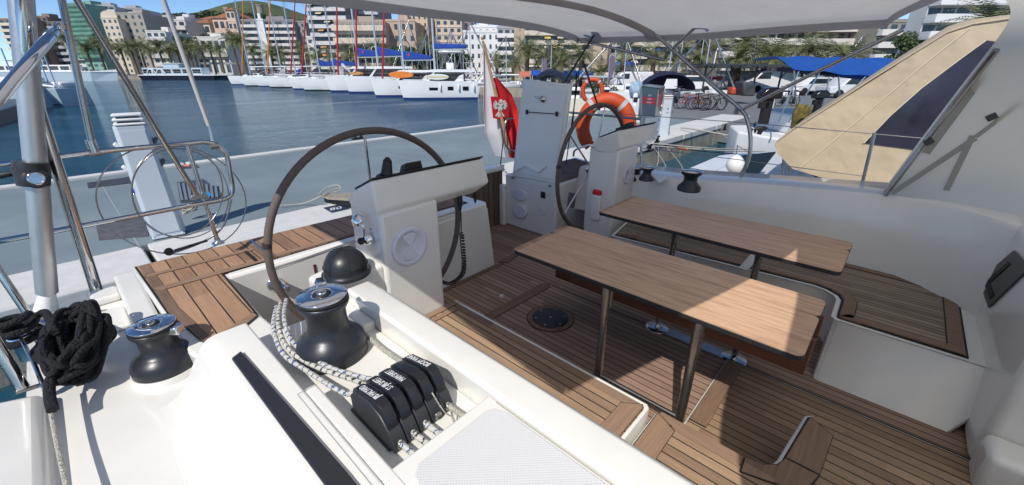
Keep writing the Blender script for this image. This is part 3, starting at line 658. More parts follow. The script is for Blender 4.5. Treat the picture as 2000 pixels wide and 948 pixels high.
wheel(1.079, 2.128, 2.02, .578, (91, 181, 0, 235, 305), "starboard wheel with brown leather rim"); wheel(3.335, 2.128, 2.02, .578, (80, 140, 216, 275, 350), "port wheel in front of the lifebuoy")
# --- compass under its black cover
c = PZ(679, 536, 2.085); mb = MB()
prof = [(.112, 0), (.114, .012), (.104, .018), (.102, .03)] + [(.102 * math.cos(t), .03 + .104 * math.sin(t)) for t in [rad(x) for x in range(10, 91, 10)]]
mb.lathe(prof, (c.x, c.y + .005, 2.088), 36); cp = B(mb, "compass_cover", mat("cover_black", (.016, .018, .022), .36, bump=.02, bscale=60), smooth=False)
mb = MB()
for az in (20, 75, 130):
    mb.tube([(c.x + .1035 * math.cos(t) * math.cos(rad(az)), c.y + .005 + .1035 * math.cos(t) * math.sin(rad(az)), 2.118 + .1055 * math.sin(t)) for t in [rad(x) for x in range(0, 181, 10)]], .0018, 5)
mb.tube([(c.x + .101 * math.cos(t), c.y + .005 + .101 * math.sin(t), 2.138) for t in [rad(x) for x in range(0, 360, 12)]], .002, 5, closed=True)
mb.build("cover_seam", BLK, cp)
# --- winches
def winch(px0, zb, zt, rb, rt, lab):
    c = PZ(px0[0], px0[1], zb); h = zt - zb
    mb = MB(); mb.lathe([(rb, 0), (rb * 1.0, h * .12), (rb * .99, h * .17), (rb * .92, h * .27), (rb * .72, h * .36), (rb * .60, h * .42), (rb * .555, h * .55), (rb * .55, h * .72), (rt * .97, h * .83), (rt, h * .86), (rt, h * .90), (rt * .9, h * .905)], (c.x, c.y, zb), 48)
    w = B(mb, "winch", WINCH, label=lab)
    mb = MB(); mb.lathe([(rt * .90, h * .90), (rt * .97, h * .905), (rt * .985, h * .94), (rt * .97, h * .96), (rt * .88, h * .955)], (c.x, c.y, zb), 48); mb.build("self_tailer", BLK, w)
    mb = MB(); mb.lathe([(rt * .96, h * .962), (rt * .99, h * .972), (rt * .95, h * .985), (rt * .5, h * 1.0), (rt * .34, h * 1.0), (rt * .33, h * .985), (rt * .2, h * .985)], (c.x, c.y, zb), 48)
    top = mb.build("winch_top", CHROME, w)
    mb = MB(); mb.lathe([(rt * .33, h * .99), (rt * .33, h * 1.004), (rt * .2, h * 1.006)], (c.x, c.y, zb), 32); mb.build("socket_ring", BLK, w)
    mb = MB(); mb.lathe([(rt * .2, h * 1.0), (rt * .2, h * 1.03), (rt * .14, h * 1.035), (rt * .12, h * .99), (0, h * .99)], (c.x, c.y, zb), 16); mb.build("handle_socket", STEEL, w)
    return w, c
w1, wc1 = winch((652, 688), 2.026, 2.278, .123, .086, "large winch beside the compass"); 
mb = MB(); t = Vector((wc1.x, wc1.y, 2.274)); d = Vector((.35, .94, 0)); s_ = Vector((.94, -.35, 0))
mb.ext([t + d * .065 + s_ * .022, t + d * .118 + s_ * .016, t + d * .118 - s_ * .012, t + d * .065 - s_ * .022], (0, 0, .012)); mb.build("feeder_arm", CHROME, w1, .004)
w2, wc2 = winch((327, 712), 1.926, 2.118, .108, .076, "smaller outboard winch on the side deck")
mb = MB(); mb.lathe([(.112, 0), (.118, -.03)][::-1], (wc2.x, wc2.y, 1.926), 40); B(mb, "winch_pad", GEL)
mb = MB(); t = Vector((wc2.x, wc2.y, 2.10)); M = Matrix.Translation(t) @ Matrix.Rotation(rad(-42), 4, 'Z'); mb.box(.055, .098, -.022, .022, -.03, .004, M); mb.build("feeder_arm", CHROME, w2, .006)
def small_winch(X, Y, Z, s, lab):
    mb = MB(); mb.lathe([(.085 * s, 0), (.085 * s, .03 * s), (.05 * s, .07 * s), (.05 * s, .11 * s), (.075 * s, .13 * s), (.078 * s, .15 * s)], (X, Y, Z), 28); w = B(mb, "winch", WINCH, label=lab)
    mb = MB(); mb.lathe([(.076 * s, .15 * s), (.072 * s, .158 * s), (.02 * s, .162 * s), (0, .162 * s)], (X, Y, Z), 28); mb.build("winch_top", STEEL, w)
for pxy, z, s, lab in (((1345, 372), 2.09, 1.05, "port winch nearest the bimini frame"), ((1262, 352), 2.09, .75, "port winch beside the port console"), ((1240, 352), 2.02, .8, "small black winch behind the port console")):
    c = PZ(*pxy, z); small_winch(c.x, c.y, z, s, lab)
mb = MB(); c = PZ(1290, 352, 2.1); mb.ext([PZ(1270, 343, 2.11), PZ(1290, 340, 2.11), PZ(1305, 346, 2.11), PZ(1288, 354, 2.11)], (0, 0, -.03)); B(mb, "cleat_cover", WHITE, .006)
# --- aft starboard bench face, transom, port stern locker
mb = MB(); mb.ext([(1.30, 2.325, 1.93), (2.10, 2.32, 1.97), (2.235, 2.33, 1.95), (2.29, 2.31, 1.40), (1.30, 2.30, 1.40)], (0, .06, 0)); B(mb, "bench_front", GEL, .018, 3)
mb = MB(); mb.box(2.20, 3.12, 3.02, 3.06, 1.40, 2.0); B(mb, "transom_board", TRANSOM)
mb = MB(); mb.box(2.15, 3.14, 3.0, 3.12, 2.001, 2.05); mb.box(3.06, 3.12, 2.95, 3.02, 1.40, 1.86); B(mb, "transom_cap", GEL, .015, 3)
mb = MB(); mb.prism([(3.12, 2.29), (4.15, 2.29), (4.4, 2.95), (3.12, 2.98)], 1.40, 1.965); lk = B(mb, "stern_locker", GEL, .018, 3)
mb = MB(); mb.prism([(3.20, 2.33), (4.05, 2.33), (4.3, 2.9), (3.20, 2.92)], 1.966, 1.972); mb.build("locker_teak", TRANSOM, lk)
lid = [PX(1000, 345, 3.10), PX(1089, 361, 3.10), PX(1116, 166, 3.10), PX(1021, 155, 3.10)]
mb = MB(); mb.ext(lid, (.03, 0, .004)); ld = mb.build("locker_lid", GEL, lk, .012, 3)
def lq(u, v, off=0.0): return lid[0].lerp(lid[1], u).lerp(lid[3].lerp(lid[2], u), v) + Vector((-off, 0, 0))
mb = MB(); mb.ext([lq(.08, .05), lq(.92, .05), lq(.94, .55), lq(.94, .95), lq(.05, .95), lq(.03, .55)], (-.006, 0, 0)); ll = mb.build("lid_liner", WHITE, lk, .006, 3)
mb = MB(); mb.ext([lq(.06, .10, .006), lq(.30, .17, .006), lq(.60, .12, .006), lq(.74, .20, .006), lq(.74, .17, .006), lq(.6, .09, .006), lq(.30, .14, .006), lq(.06, .05, .006)], (-.018, 0, 0)); mb.build("lid_tray", WHITE, lk, .006)
mb = MB(); a = lq(.50, .84, .012); mb.lathe([(.030, 0), (.030, .008), (.016, .012), (.012, .03), (0, .03)], a, 18, (-1, 0, 0)); mb.tube([a + Vector((-.03, 0, 0)), a + Vector((-.035, .07, .02))], .006, 6); mb.build("lid_lock", STEEL, lk)
mb = MB(); a = lq(.2, .70, .02); b = lq(.82, .72, .02); mb.tube([a, b], .004, 6); mb.lathe([(.012, -.02), (.012, .02)], a, 8, (0, 0, 1)); mb.lathe([(.012, -.02), (.012, .02)], b, 8, (0, 0, 1)); mb.build("lid_stay", BLK, lk)
mb = MB(); mb.box(3.085, 3.10, 2.83, 2.86, 1.945, 1.965); mb.box(3.085, 3.10, 2.34, 2.37, 1.945, 1.965); mb.build("lid_hinge", STEELD, lk)
def disc_on_side(u, z, ry, rz, th, name, m, pts=26, bev=.008):
    mb = MB(); mb.ext([(3.119, u + ry * math.cos(t), z + rz * math.sin(t)) for t in [2 * math.pi * i / pts for i in range(pts)]], (-th, 0, 0)); return mb.build(name, m, lk, bev, 3)
p = PX(1017, 381, 3.12); disc_on_side(p.y, p.z, .085, .062, .02, "shower_cover", WHITEP)
p = PX(1018, 412, 3.12); disc_on_side(p.y, p.z, .095, .075, .035, "vent_cover", WHITEP)
p = PX(1059, 413, 3.12); disc_on_side(p.y, p.z, .045, .045, .008, "filler_cap", WHITEP)
p = PX(1061, 381, 3.12); mb = MB(); mb.box(3.112, 3.119, p.y - .028, p.y + .028, p.z - .032, p.z + .032); mb.build("socket", BLK, lk, .002)
p = PX(1069, 382, 3.12); mb = MB(); mb.ext([(3.117, p.y - .010, p.z - .010), (3.117, p.y + .010, p.z - .010), (3.117, p.y, p.z + .010)], (-.003, 0, 0)); mb.build("warning_sticker", mat("sticker", (.8, .35, .05), .5), lk)
ni = [PY(1111, 376, 2.288), PY(1180, 385, 2.288), PY(1180, 425, 2.288), PY(1107, 408, 2.288)]
mb = MB(); mb.ext(ni, (0, -.003, 0)); mb.build("locker_niche", mat("niche_grey", (.22, .23, .24), .6), lk, .001)  # flat grey sheet stands in for the shaded opening of the niche
mb = MB(); mb.ext([PY(1103, 404, 2.286), PY(1180, 418, 2.286), PY(1180, 446, 2.286), PY(1100, 440, 2.286)], (0, -.012, 0)); mb.build("niche_door", WHITEP, lk, .004)
# --- throttle-side knob in the helm well
c = PY(535, 555, 2.378); mb = MB(); mb.lathe([(.042, 0), (.042, .02), (.034, .03), (.034, .06), (.018, .075), (.016, .13)], (c.x, 2.383, c.z), 20, (.25, -1, 0)); B(mb, "pedestal_knob", CHROME)
mb = MB(); mb.box(.81, .825, 2.365, 2.383, 1.42, 1.92); B(mb, "well_pipe", mat("maroon", (.09, .03, .03), .5))
# --- coiled handset lead
mb = MB(); P0 = smooth_pts([(1.462, 1.76, 2.33), (1.462, 1.755, 2.20), (1.452, 1.75, 2.10)], 6); mb.tube(P0, .0035, 6); mb.lathe([(.018, 0), (.014, -.06), (.006, -.09)][::-1], (1.462, 1.76, 2.33), 10)
mb.lathe([(.010, 0), (.012, -.05), (.004, -.08)][::-1], (1.60, 1.78, 2.33), 8)
hx = []; path = smooth_pts([(1.455, 1.75, 2.10), (1.46, 1.75, 2.0), (1.462, 1.75, 1.90), (1.44, 1.75, 1.83), (1.36, 1.76, 1.80), (1.30, 1.78, 1.83)], 30)
for i, p in enumerate(path):
    a = i * 1.15; hx.append(p + Vector((math.cos(a) * .013, math.sin(a) * .013, math.sin(a) * .004)))
mb.tube(hx, .0042, 5); B(mb, "coiled_lead", BLK)
# --- fairlead details on side deck
mb = MB(); mb.lathe([(.06, 0), (.055, .012), (0, .02)], (-.13, 2.60, 1.90), 20); B(mb, "deck_vent", STEEL)
# ================================================================ RUNNING GEAR ON THE COAMING
CL = mat("clutch_black", (.012, .014, .019), .30); CLB = mat("clutch_body", (.030, .033, .040), .42); WTXT = mat("white_print", (.75, .75, .75), .6)
labels = ["JIB HALYARD", "ST-JIB SHEET", "MAIN SHEET", "", "BOOM VANG"]
ck = None
for i, tx in enumerate(labels):
    x = .396 + i * .0445; y0 = .785 + i * .003
    prof = [(y0 + .235, 2.026), (y0 + .235, 2.085), (y0 + .20, 2.118), (y0 + .12, 2.135), (y0 + .06, 2.120), (y0 + .02, 2.085), (y0, 2.050), (y0 - .004, 2.026)]
    mb = MB(); mb.ext([(x - .0205, y, z) for y, z in prof], (.041, 0, 0)); body = B(mb, "rope_clutch", CLB, .004, 2, label=("%s rope clutch" % tx.lower()) if tx else "unlabelled rope clutch")
    pl = [(y0 + .225, 2.090), (y0 + .215, 2.118), (y0 + .195, 2.130), (y0 + .075, 2.156), (y0 + .055, 2.150), (y0 + .030, 2.118), (y0 + .022, 2.08), (y0 + .05, 2.08)]
    mb = MB(); mb.ext([(x - .0165, y, z) for y, z in pl], (.033, 0, 0)); mb.build("clutch_lever", CL, body, .0035, 3)
    if tx:
        a = Vector((x, y0 + .075, 2.156)); b = Vector((x, y0 + .195, 2.130)); c = a.lerp(b, .52) + Vector((0, .0008, .0016))
        textmesh(tx, .0265, c, (b - a), (-1, 0, 0), "lettering", WTXT, body, font_w=.66 if len(tx) > 9 else .74)
    mb = MB(); mb.lathe([(.012, 0), (.013, .004), (.010, .006), (.009, .002), (0, .002)], (x, y0 - .002, 2.046), 14, (0, -1, 0)); mb.build("rope_eye", STEELD, body)
mb = MB(); mb.box(.368, .600, .80, 1.02, 2.0255, 2.034); B(mb, "clutch_base", CLB, .003)
def rope(pts, r, m, label, group=None, n=8, sub=6, cat="rope"):
    mb = MB(); mb.tube(smooth_pts(pts, sub), r, n); o = mb.build("rope", m); tag(o, label, cat, group); return o
XS = [.396 + i * .0445 for i in range(5)]
# tails forward out of the clutches into the tunnel
for i, m, lab in ((0, ROPE_B, "white rope with blue flecks leaving the jib halyard clutch forward"), (1, ROPE_K, "white rope with black flecks leaving the staysail sheet clutch forward"), (2, ROPE_B, "white rope with blue flecks leaving the main sheet clutch forward"), (4, ROPE_W, "plain white rope leaving the boom vang clutch forward")):
    rope([(XS[i], .83, 2.05), (XS[i] + .001, .785, 2.047), (XS[i] + .010, .72, 2.040), (XS[i] + .016, .66, 2.036)], .0095, m, lab)
rope([(XS[3], .81, 2.12), (XS[3] + .008, .77, 2.07), (XS[3] + .03, .765, 2.035), (XS[3] + .02, .735, 2.034), (XS[3] + .05, .745, 2.034), (XS[3] + .01, .72, 2.034), (XS[3] + .03, .755, 2.05)], .0022, ROPE_W, "thin white cord tangled in front of the unlabelled clutch")
# halyard tails hanging over the edge of the bin
A = [PZ(540, 600, 2.09), PZ(534, 640, 2.10), PZ(552, 690, 2.075), PZ(600, 725, 2.06), PZ(665, 765, 2.06)]
rope(A + [(XS[0], 1.04, 2.06), (XS[0], 1.0, 2.06)], .0085, ROPE_B, "white halyard with blue flecks draped over the rope bin, lowest of the three")
rope([v + Vector((.022, .012, .006)) for v in A[:4]] + [PZ(690, 742, 2.07), (XS[1], 1.05, 2.06), (XS[1], 1.0, 2.06)], .0085, ROPE_K, "white halyard with black flecks draped over the rope bin")
rope([v + Vector((.046, .016, .008)) for v in A[:3]] + [PZ(640, 716, 2.07), PZ(720, 740, 2.07), (XS[2], 1.05, 2.06), (XS[2], 1.0, 2.06)], .0083, ROPE_B, "white halyard with blue flecks draped over the rope bin, nearest the winch")
rope([PZ(716, 655, 2.05), PZ(745, 680, 2.05), PZ(790, 712, 2.06), (XS[4], 1.01, 2.06)], .009, ROPE_W, "plain white rope running from the large winch to the clutches")
# ================================================================ STERN RAILS, POLES AND WIRE
PU = YA
Yr = 2.95
def prt(pts, r, name, m, n=12, sub=0, parent=PU):
    mb = MB(); mb.tube(smooth_pts(pts, sub) if sub else pts, r, n); return B(mb, name, m, parent=parent)
top = [PY(-60, 330, Yr), PY(180, 298, Yr), PY(365, 281, Yr), PY(398, 278, Yr), PY(425, 284, Yr), PY(442, 303, Yr), PY(449, 335, Yr), PY(454, 366, Yr), PY(449, 383, Yr), PY(428, 392, Yr), PY(380, 400, Yr), PY(180, 438, Yr), PY(-60, 482, Yr)]
rail = prt(top, .0135, "stern_rail", STEEL, 12, 5)
mb = MB(); mb.tube([PY(365, 283, Yr), PY(426, 474, Yr)], .0125, 10); mb.build("rail_post", STEEL, rail)
mb = MB(); f = PY(426, 474, Yr); mb.lathe([(.035, -.004), (.035, .004), (.016, .012), (.016, .03)], (f.x, f.y, 1.998), 16); mb.build("post_foot", STEEL, rail)
for p in ((186, 298), (418, 285)): 
    c = PY(*p, Yr); mb = MB(); mb.lathe([(.019, -.022), (.019, .022)], c, 12, (1, 0, .05)); mb.build("rail_clamp", STEELD, rail)
prt([PY(75, 215, Yr), PY(55, 100, Yr - .1), PY(40, 0, Yr - .1)][::-1] + [PY(190, 572, Yr)], .026, "bimini_leg", STEEL, 14)
t = thing("boarding_pole", "thick grey aluminium pole with a black clamp standing at the stern, left edge", "pole", PY(92, 600, 2.93))
mb = MB(); mb.tube([PY(36, -60, 2.86), PY(92, 572, 2.93)], .040, 20); mb.build("pole", ALU, t)
mb = MB(); mb.tube([PY(92, 572, 2.93), PY(90, 605, 2.93)], [.030, .045], 12); mb.build("pole_foot", WHITE, t, .004)
c = PY(63, 341, 2.89); mb = MB(); mb.tube([PY(60, 316, 2.89), PY(61, 330, 2.89), PY(66, 362, 2.89)], [.056, .062, .054], 20); cl_ = mb.build("clamp", PLAST, t, .004)
d = (Vector((0, 0, CAMH)) - c).normalized(); mb = MB(); mb.lathe([(.045, .02), (.045, .058), (.030, .066), (.0, .066)], c + Vector((.006, 0, -.02)), 24, (d.x, d.y, .15)); mb.build("clamp_knob", PLAST, cl_, .003)
mb = MB(); mb.lathe([(.029, .067), (.026, .070), (.022, .070), (.022, .062), (0, .062)], c + Vector((.006, 0, -.02)), 24, (d.x, d.y, .15)); mb.build("knob_ring", STEEL, cl_)
c = PY(30, 338, 2.93); mb = MB(); mb.lathe([(.012, 0), (.014, .05), (.006, .06)], c, 12, (-1, 0, -.1)); mb.build("clamp_lever", BLK, cl_)
stp = prt([PY(112, -40, Yr), PY(180, 282, Yr)], .0145, "flag_halyard_pole", STEELD, 12)
mb = MB(); mb.lathe([(.021, -.03), (.021, .03)], PY(181, 286, Yr), 14, (0, 0, 1)); mb.build("pole_joint", STEEL, stp)
a_, b_ = PY(-40, 236, 2.45), PY(98, 72, 2.75)
prt([a_, b_], .0215, "diagonal_strut", CHROME, 14)
mb = MB(); e = PY(118, 52, 2.93); mb.tube([b_, b_.lerp(e, .45)], [.024, .017], 14); mb.tube(smooth_pts([b_.lerp(e, .4), b_.lerp(e, .8) + Vector((0, 0, .02)), e], 4), .007, 8); mb.lathe([(.018, -.012), (.018, .012)], e, 12); B(mb, "strut_end", STEEL)
prt([PY(138, -20, 2.55), PY(384, 381, 2.92)], .0125, "rail_brace", STEELD, 12)
c = PY(385, 384, 2.93); mb = MB(); mb.box(c.x - .03, c.x + .05, c.y - .01, c.y + .01, c.z - .015, c.z + .012); B(mb, "brace_bracket", STEELD, .004)
bs = tag(MB().tube([PY(312, -20, 2.97), PY(408, 246, 2.97)], .0115, 10).build("backstay", mat("backstay_cover", (.50, .50, .49), .5)), "grey covered backstay running down to the stern rail corner", "rigging wire")
mb = MB(); mb.tube([PY(408, 246, 2.97), PY(417, 282, 2.96)], [.006, .010], 8); mb.build("turnbuckle", STEEL, bs)
t = thing("wire_coil", "coil of stainless wire hanging from the stern rail", "wire", PY(320, 283, 2.98))
for nm, cx_, cy_, rx, ry, ph, yy in (("wire_loop", 334, 390, 147, 106, .12, 2.99), ("wire_loop", 346, 372, 89, 90, -.1, 2.90), ("wire_loop", 352, 378, 96, 86, .4, 2.96)):
    pts = []
    for i in range(60):
        a = 2 * math.pi * i / 60; X = cx_ + rx * math.cos(a) * math.cos(ph) - ry * math.sin(a) * math.sin(ph); Y_ = cy_ + rx * math.cos(a) * math.sin(ph) + ry * math.sin(a) * math.cos(ph)
        pts.append(PY(X, Y_, yy + .02 * math.sin(3 * a)))
    mb = MB(); mb.tube(pts, .0036, 6, closed=True); mb.build(nm, STEELD, t)
mb = MB(); mb.tube(smooth_pts([PY(452, 390, 2.94), PY(437, 440, 2.95), PY(405, 468, 2.96), PY(345, 492, 2.97), PY(318, 494, 2.98)], 6), .006, 8); mb.build("wire_end", STEELD, t)
c = PY(330, 492, 2.93); mb = MB(); mb.tube([PY(405, 470, 2.93), PY(340, 490, 2.93)], .008, 8); mb.lathe([(.022, -.008), (.022, .008)], c, 14, (0, 1, 0)); ob = B(mb, "mooring_shackle", CAULK, .002)
s1 = prt([PY(-30, 490, 2.75), PZ(66, 630, 1.93)], .015, "guard_post", STEEL)
mb = MB(); f = PZ(66, 632, 1.905); mb.lathe([(.045, -.005), (.04, .006), (.018, .02), (.016, .05)], f, 16); mb.build("post_foot", STEEL, s1)
s2 = prt([PY(-30, 640, 2.05), PZ(45, 758, 1.98)], .018, "guard_post", STEEL)
mb = MB(); mb.tube([PZ(30, 768, 1.975), PZ(80, 752, 1.965)], .008, 8); mb.build("post_foot", STEELD, s2)
# guard line with turnbuckle
t = rope([PZ(86, 760, 1.985), PZ(98, 800, 1.975), PZ(112, 870, 1.97), PZ(132, 960, 1.97)], .0065, ROPE_W, "white lashing line running forward along the bulwark at the left edge", n=8)
gl = tag(MB().tube([PY(40, 660, 2.25), PZ(66, 708, 2.03), PZ(86, 758, 1.99)], .0065, 8).build("turnbuckle", STEEL), "steel turnbuckle at the end of the guard line on the left", "turnbuckle")
# ---- black rope hank
rr = random.Random(11)
t = thing("rope_hank", "thick hank of black braided rope lying on the side deck", "rope", (-.18, 2.3, 1.93))
cA, cB = PZ(172, 650, 2.0), PZ(125, 765, 1.98)
mid = cA.lerp(cB, .42); ax = (cA - cB); ay = Vector((ax.y, -ax.x, 0)).normalized(); L = ax.length * .5
def hank(mb, n, c, ax, ay, L, Wd, zr, r):
    for k in range(n):
        o = Vector((rr.uniform(-.02, .02), rr.uniform(-.03, .03), rr.uniform(.0, zr))); l = L * rr.uniform(.72, 1.02); w = Wd * rr.uniform(.55, 1.1); tw = rr.uniform(-.3, .3)
        pts = []
        for i in range(30):
            a = 2 * math.pi * i / 30; u, v = math.cos(a) * l, math.sin(a) * w * (1 + .25 * math.cos(a + .6))
            pts.append(c + o + ax * u + ay * (v + tw * u * .35) + Vector((0, 0, .018 * math.sin(3 * a + k) + .02 * math.cos(a))))
        mb.tube(pts, r, 8, closed=True)
mb = MB(); hank(mb, 26, mid + Vector((.012, .0, .012)), ax.normalized(), ay, L * 1.0, .072, .085, .0105); mb.build("rope_loops", BLACKROPE, t)
mb = MB(); e = PZ(103, 800, 1.99); mb.tube(smooth_pts([cB + Vector((0, .06, .05)), PZ(98, 745, 2.02), PZ(97, 775, 2.0), e], 5), .016, 8); mb.build("rope_end", BLACKROPE, t)
c = PZ(52, 672, 2.0); pts = [c + Vector((.05 * math.cos(a * .5), .055 * math.sin(a * .5), .01 * a * .35)) for a in range(0, 38)]
mb = MB(); mb.tube(pts, .014, 8); mb.tube(smooth_pts([c + Vector((.03, 0, .08)), c + Vector((.08, .02, .1)), mid + Vector((-.03, 0, .12))], 5), .014, 8); mb.build("rope_turns", BLACKROPE, t)
mb = MB(); mb.lathe([(.038, -.06), (.036, .02), (.044, .03), (.040, .05), (0, .055)], c + Vector((0, 0, .0)), 18); B(mb, "rail_cleat", CHROME)
# ================================================================ BIMINI
bi = thing("bimini", "grey canvas bimini stretched on steel bows over the cockpit", "canopy", (1.9, 1.3, 3.3))
def bim(u, v):
    x = -.14 + 4.0 * u + (.085 * (1 - u) * (1 - max(0, v - .6) / .4) if True else 0); yf = .25 - .45 * math.sin(math.pi * u); ya = 2.60 + .05 * math.sin(math.pi * u) + .06 * (u - .5)
    y = ya + (yf - ya) * v
    z = 3.285 + .115 * math.sin(math.pi * u) ** .6 - .03 * math.sin(2 * math.pi * v) ** 2 * math.sin(math.pi * u) + .012 * math.sin(9 * u + 5 * v)
    if u > .97: x += -.05 * math.sin(2 * math.pi * v) ** 2
    return (x, y, z)
mb = MB(); mb.grid(bim, 60, 36); mb.build("canopy", CANVAS, bi)
mb = MB()
def hem(f0, f1, n, drop, out): mb.grid(lambda a, b: Vector(f0(a)) + Vector(out) * b * .3 - Vector((0, 0, drop * b)), n, 2, (0, 0, 0) if 0 else (.004, .004, 0))
hem(lambda a: bim(a, 0), None, 44, .055, (0, .03, 0)); hem(lambda a: bim(1, a), None, 28, .05, (.03, 0, 0)); hem(lambda a: bim(0, a), None, 28, .05, (-.03, 0, 0)); hem(lambda a: bim(a, 1), None, 44, .04, (0, -.03, 0))
mb.build("hem", CANVAS, bi)
def bowpts(v, dz=-.02): return [Vector(bim(i / 24, v)) + Vector((0, 0, dz)) for i in range(25)]
mb = MB(); mb.grid(lambda a, b: Vector(bim(a, .33)) + Vector((0, (b - .5) * .11, -.012 - .022 * math.sin(math.pi * b))), 30, 6, (0, 0, .004)); mb.build("bow_sleeve", CANVAS, bi)
def tb(pts, r=.0145, m=STEELD, name="frame_tube", sub=0): mb = MB(); mb.tube(smooth_pts(pts, sub) if sub else pts, r, 12); return mb.build(name, m, bi)
leg_pts = [PX(1274, 62, 3.80), PX(1330, 112, 3.84), PX(1400, 174, 3.88), PX(1448, 215, 3.90), PX(1461, 240, 3.90), PX(1466, 275, 3.90), PX(1462, 310, 3.90), PX(1447, 346, 3.90)]
tb(leg_pts, .016, STEELD, "frame_tube", 4)
j = PX(1305, 105, 3.82)
tb([PX(1128, 78, 3.84), PX(1300, 118, 3.84)], .013); tb([PX(1395, -12, 3.62), PX(1375, 35, 3.70), PX(1315, 94, 3.82)], .014, STEELD, "frame_tube", 4)
tb([PX(1183, 32, 3.80), PX(1100, 165, 3.80)], .010, PLAST); tb([PX(1138, 118, 3.82), PX(1171, 216, 3.95)], .010, PLAST)
tb([PX(1442, 218, 3.90), PX(1600, 138, 3.86), PX(1765, 58, 3.82)], .0135)
for p, x in (((1302, 108), 3.83), ((1440, 216), 3.89), ((1186, 22), 3.75)):
    c = PX(*p, x); mb = MB(); mb.lathe([(.024, -.022), (.024, .022)], c, 12, (.5, .3, -.6)); mb.build("tube_joint", STEELD, bi, .003)
mb = MB(); c = PX(1186, 22, 3.74); mb.tube([c, c + Vector((0, .02, -.09))], .007, 8); mb.lathe([(.014, -.01), (.014, .01)], c + Vector((0, .01, -.05)), 8); mb.build("strap_hook", STEELD, bi)
# white lamp hanging under the canopy
t = thing("cockpit_lamp", "small white clip lamp hanging under the bimini", "lamp", PX(1165, 30, 3.7))
P = [(1135, 36), (1148, 28), (1166, 22), (1172, 26), (1165, 58), (1153, 62), (1152, 50), (1155, 32), (1146, 34), (1140, 39)]
mb = MB(); mb.ext([PX(a, b, 3.68) for a, b in P], (.03, 0, 0)); mb.build("lamp_body", WHITE, t, .004)
mb = MB(); mb.tube([PX(1160, 58, 3.68), PX(1156, 70, 3.68)], .004, 6); mb.build("lamp_cord", STEELD, t)
# black lines beside the locker
for px_, lab_ in (((1131, 140, 1104, 330), "longer black line hanging from the bimini frame past the open locker lid"), ((1127, 140, 1118, 250), "shorter black line hanging from the bimini frame, right of the longer one")):
    rope([PX(px_[0], px_[1], 3.85), PX((px_[0] + px_[2]) / 2, (px_[1] + px_[3]) / 2, 3.9), PX(px_[2], px_[3], 3.9)], .006, BLACKROPE, lab_, None, sub=3)
# ================================================================ SPRAYHOOD (port side seen from inside)
sh = thing("sprayhood", "grey canvas sprayhood wall with straps and buckles at the right edge", "sprayhood", (2.2, -.6, 2.2))
def hood(u, v):
    a = math.pi * u; cx, w, h = 1.93, 1.79, 1.20; e = .42  # starboard side, out of view, is widened to shade the platform
    X = cx - w * math.copysign(abs(math.cos(a)) ** e, math.cos(a)); Zr = abs(math.sin(a)) ** .55
    zt = h * (1 - .75 * max(0, v - .35) ** 1.3)
    Z = 2.16 + .06 * u + zt * Zr; Y = -.02 - .30 * (zt * Zr) / 1.2 - 1.9 * v
    X = cx + (X - cx) * (1 - .25 * v); Y += (-.5 * max(0, 1 - 2.2 * u)) * (1 - Zr) + .24 * math.exp(-((u - .57) / .10) ** 2)  # unseen bulge in the arch added to narrow the sun patch
    return (X, Y, Z)
mb = MB(); mb.grid(hood, 72, 20); mb.build("hood_canvas", CANVASG, sh)
mb = MB(); mb.tube([Vector(hood(.80 + .20 * i / 40, 0.012)) + Vector((-.022, 0, -.01)) for i in range(41)], .016, 10); mb.build("hood_bow", STEELD, sh)
def strap(p0, p1, w, x, th=.004, m=STRAPM):
    a, b = PX(*p0, x), PX(*p1, x); d = (b - a).normalized(); s_ = Vector((0, -d.z, d.y)) * w / 2
    mb = MB(); mb.ext([a - s_, a + s_, b + s_, b - s_], (-th, 0, 0)); return mb
strap((1905, 270), (1742, 378), .030, 3.655).build("strap", STRAPM, sh); strap((1900, 265), (1848, 372), .030, 3.652).build("strap", STRAPM, sh)
strap((1984, 60), (1808, 300), .040, 3.662).build("strap", STRAPM, sh); strap((1996, 200), (1905, 268), .022, 3.65).build("strap", STRAPM, sh)
for p in ((1814, 277), (1937, 229)):
    c = PX(*p, 3.64); mb = MB(); mb.box(-.006, .006, -.018, .018, -.022, .022, Matrix.Translation(c) @ Matrix.Rotation(rad(50), 4, 'X')); mb.build("buckle", PLAST, sh, .004)
# ================================================================ GUARD RAIL, PORT SIDE
gr = thing("port_guard_rail", "stainless guard posts and wires along the port side deck", "guard rail", (4.35, .2, 1.95))
XG = 4.35
for pts in ([(1196, 222), (1455, 240), (1708, 262), (1830, 273)], [(1255, 290), (1440, 312), (1690, 345)]):
    mb = MB(); mb.tube([PX(*p, XG) for p in pts], .0038, 6); mb.build("guard_wire", STEELD, gr)
mb = MB(); mb.tube([PX(1708, 260, XG), PX(1680, 376, XG)], .0125, 10); mb.build("guard_post", STEELD, gr)
mb = MB(); mb.tube([PX(1112, 220, 4.3), PX(1180, 226, 4.35), PX(1252, 233, XG)], .013, 10); mb.tube([PX(1252, 175, XG + .1), PX(1252, 330, XG)], .013, 10); mb.build("pushpit_tube", STEELD, gr)
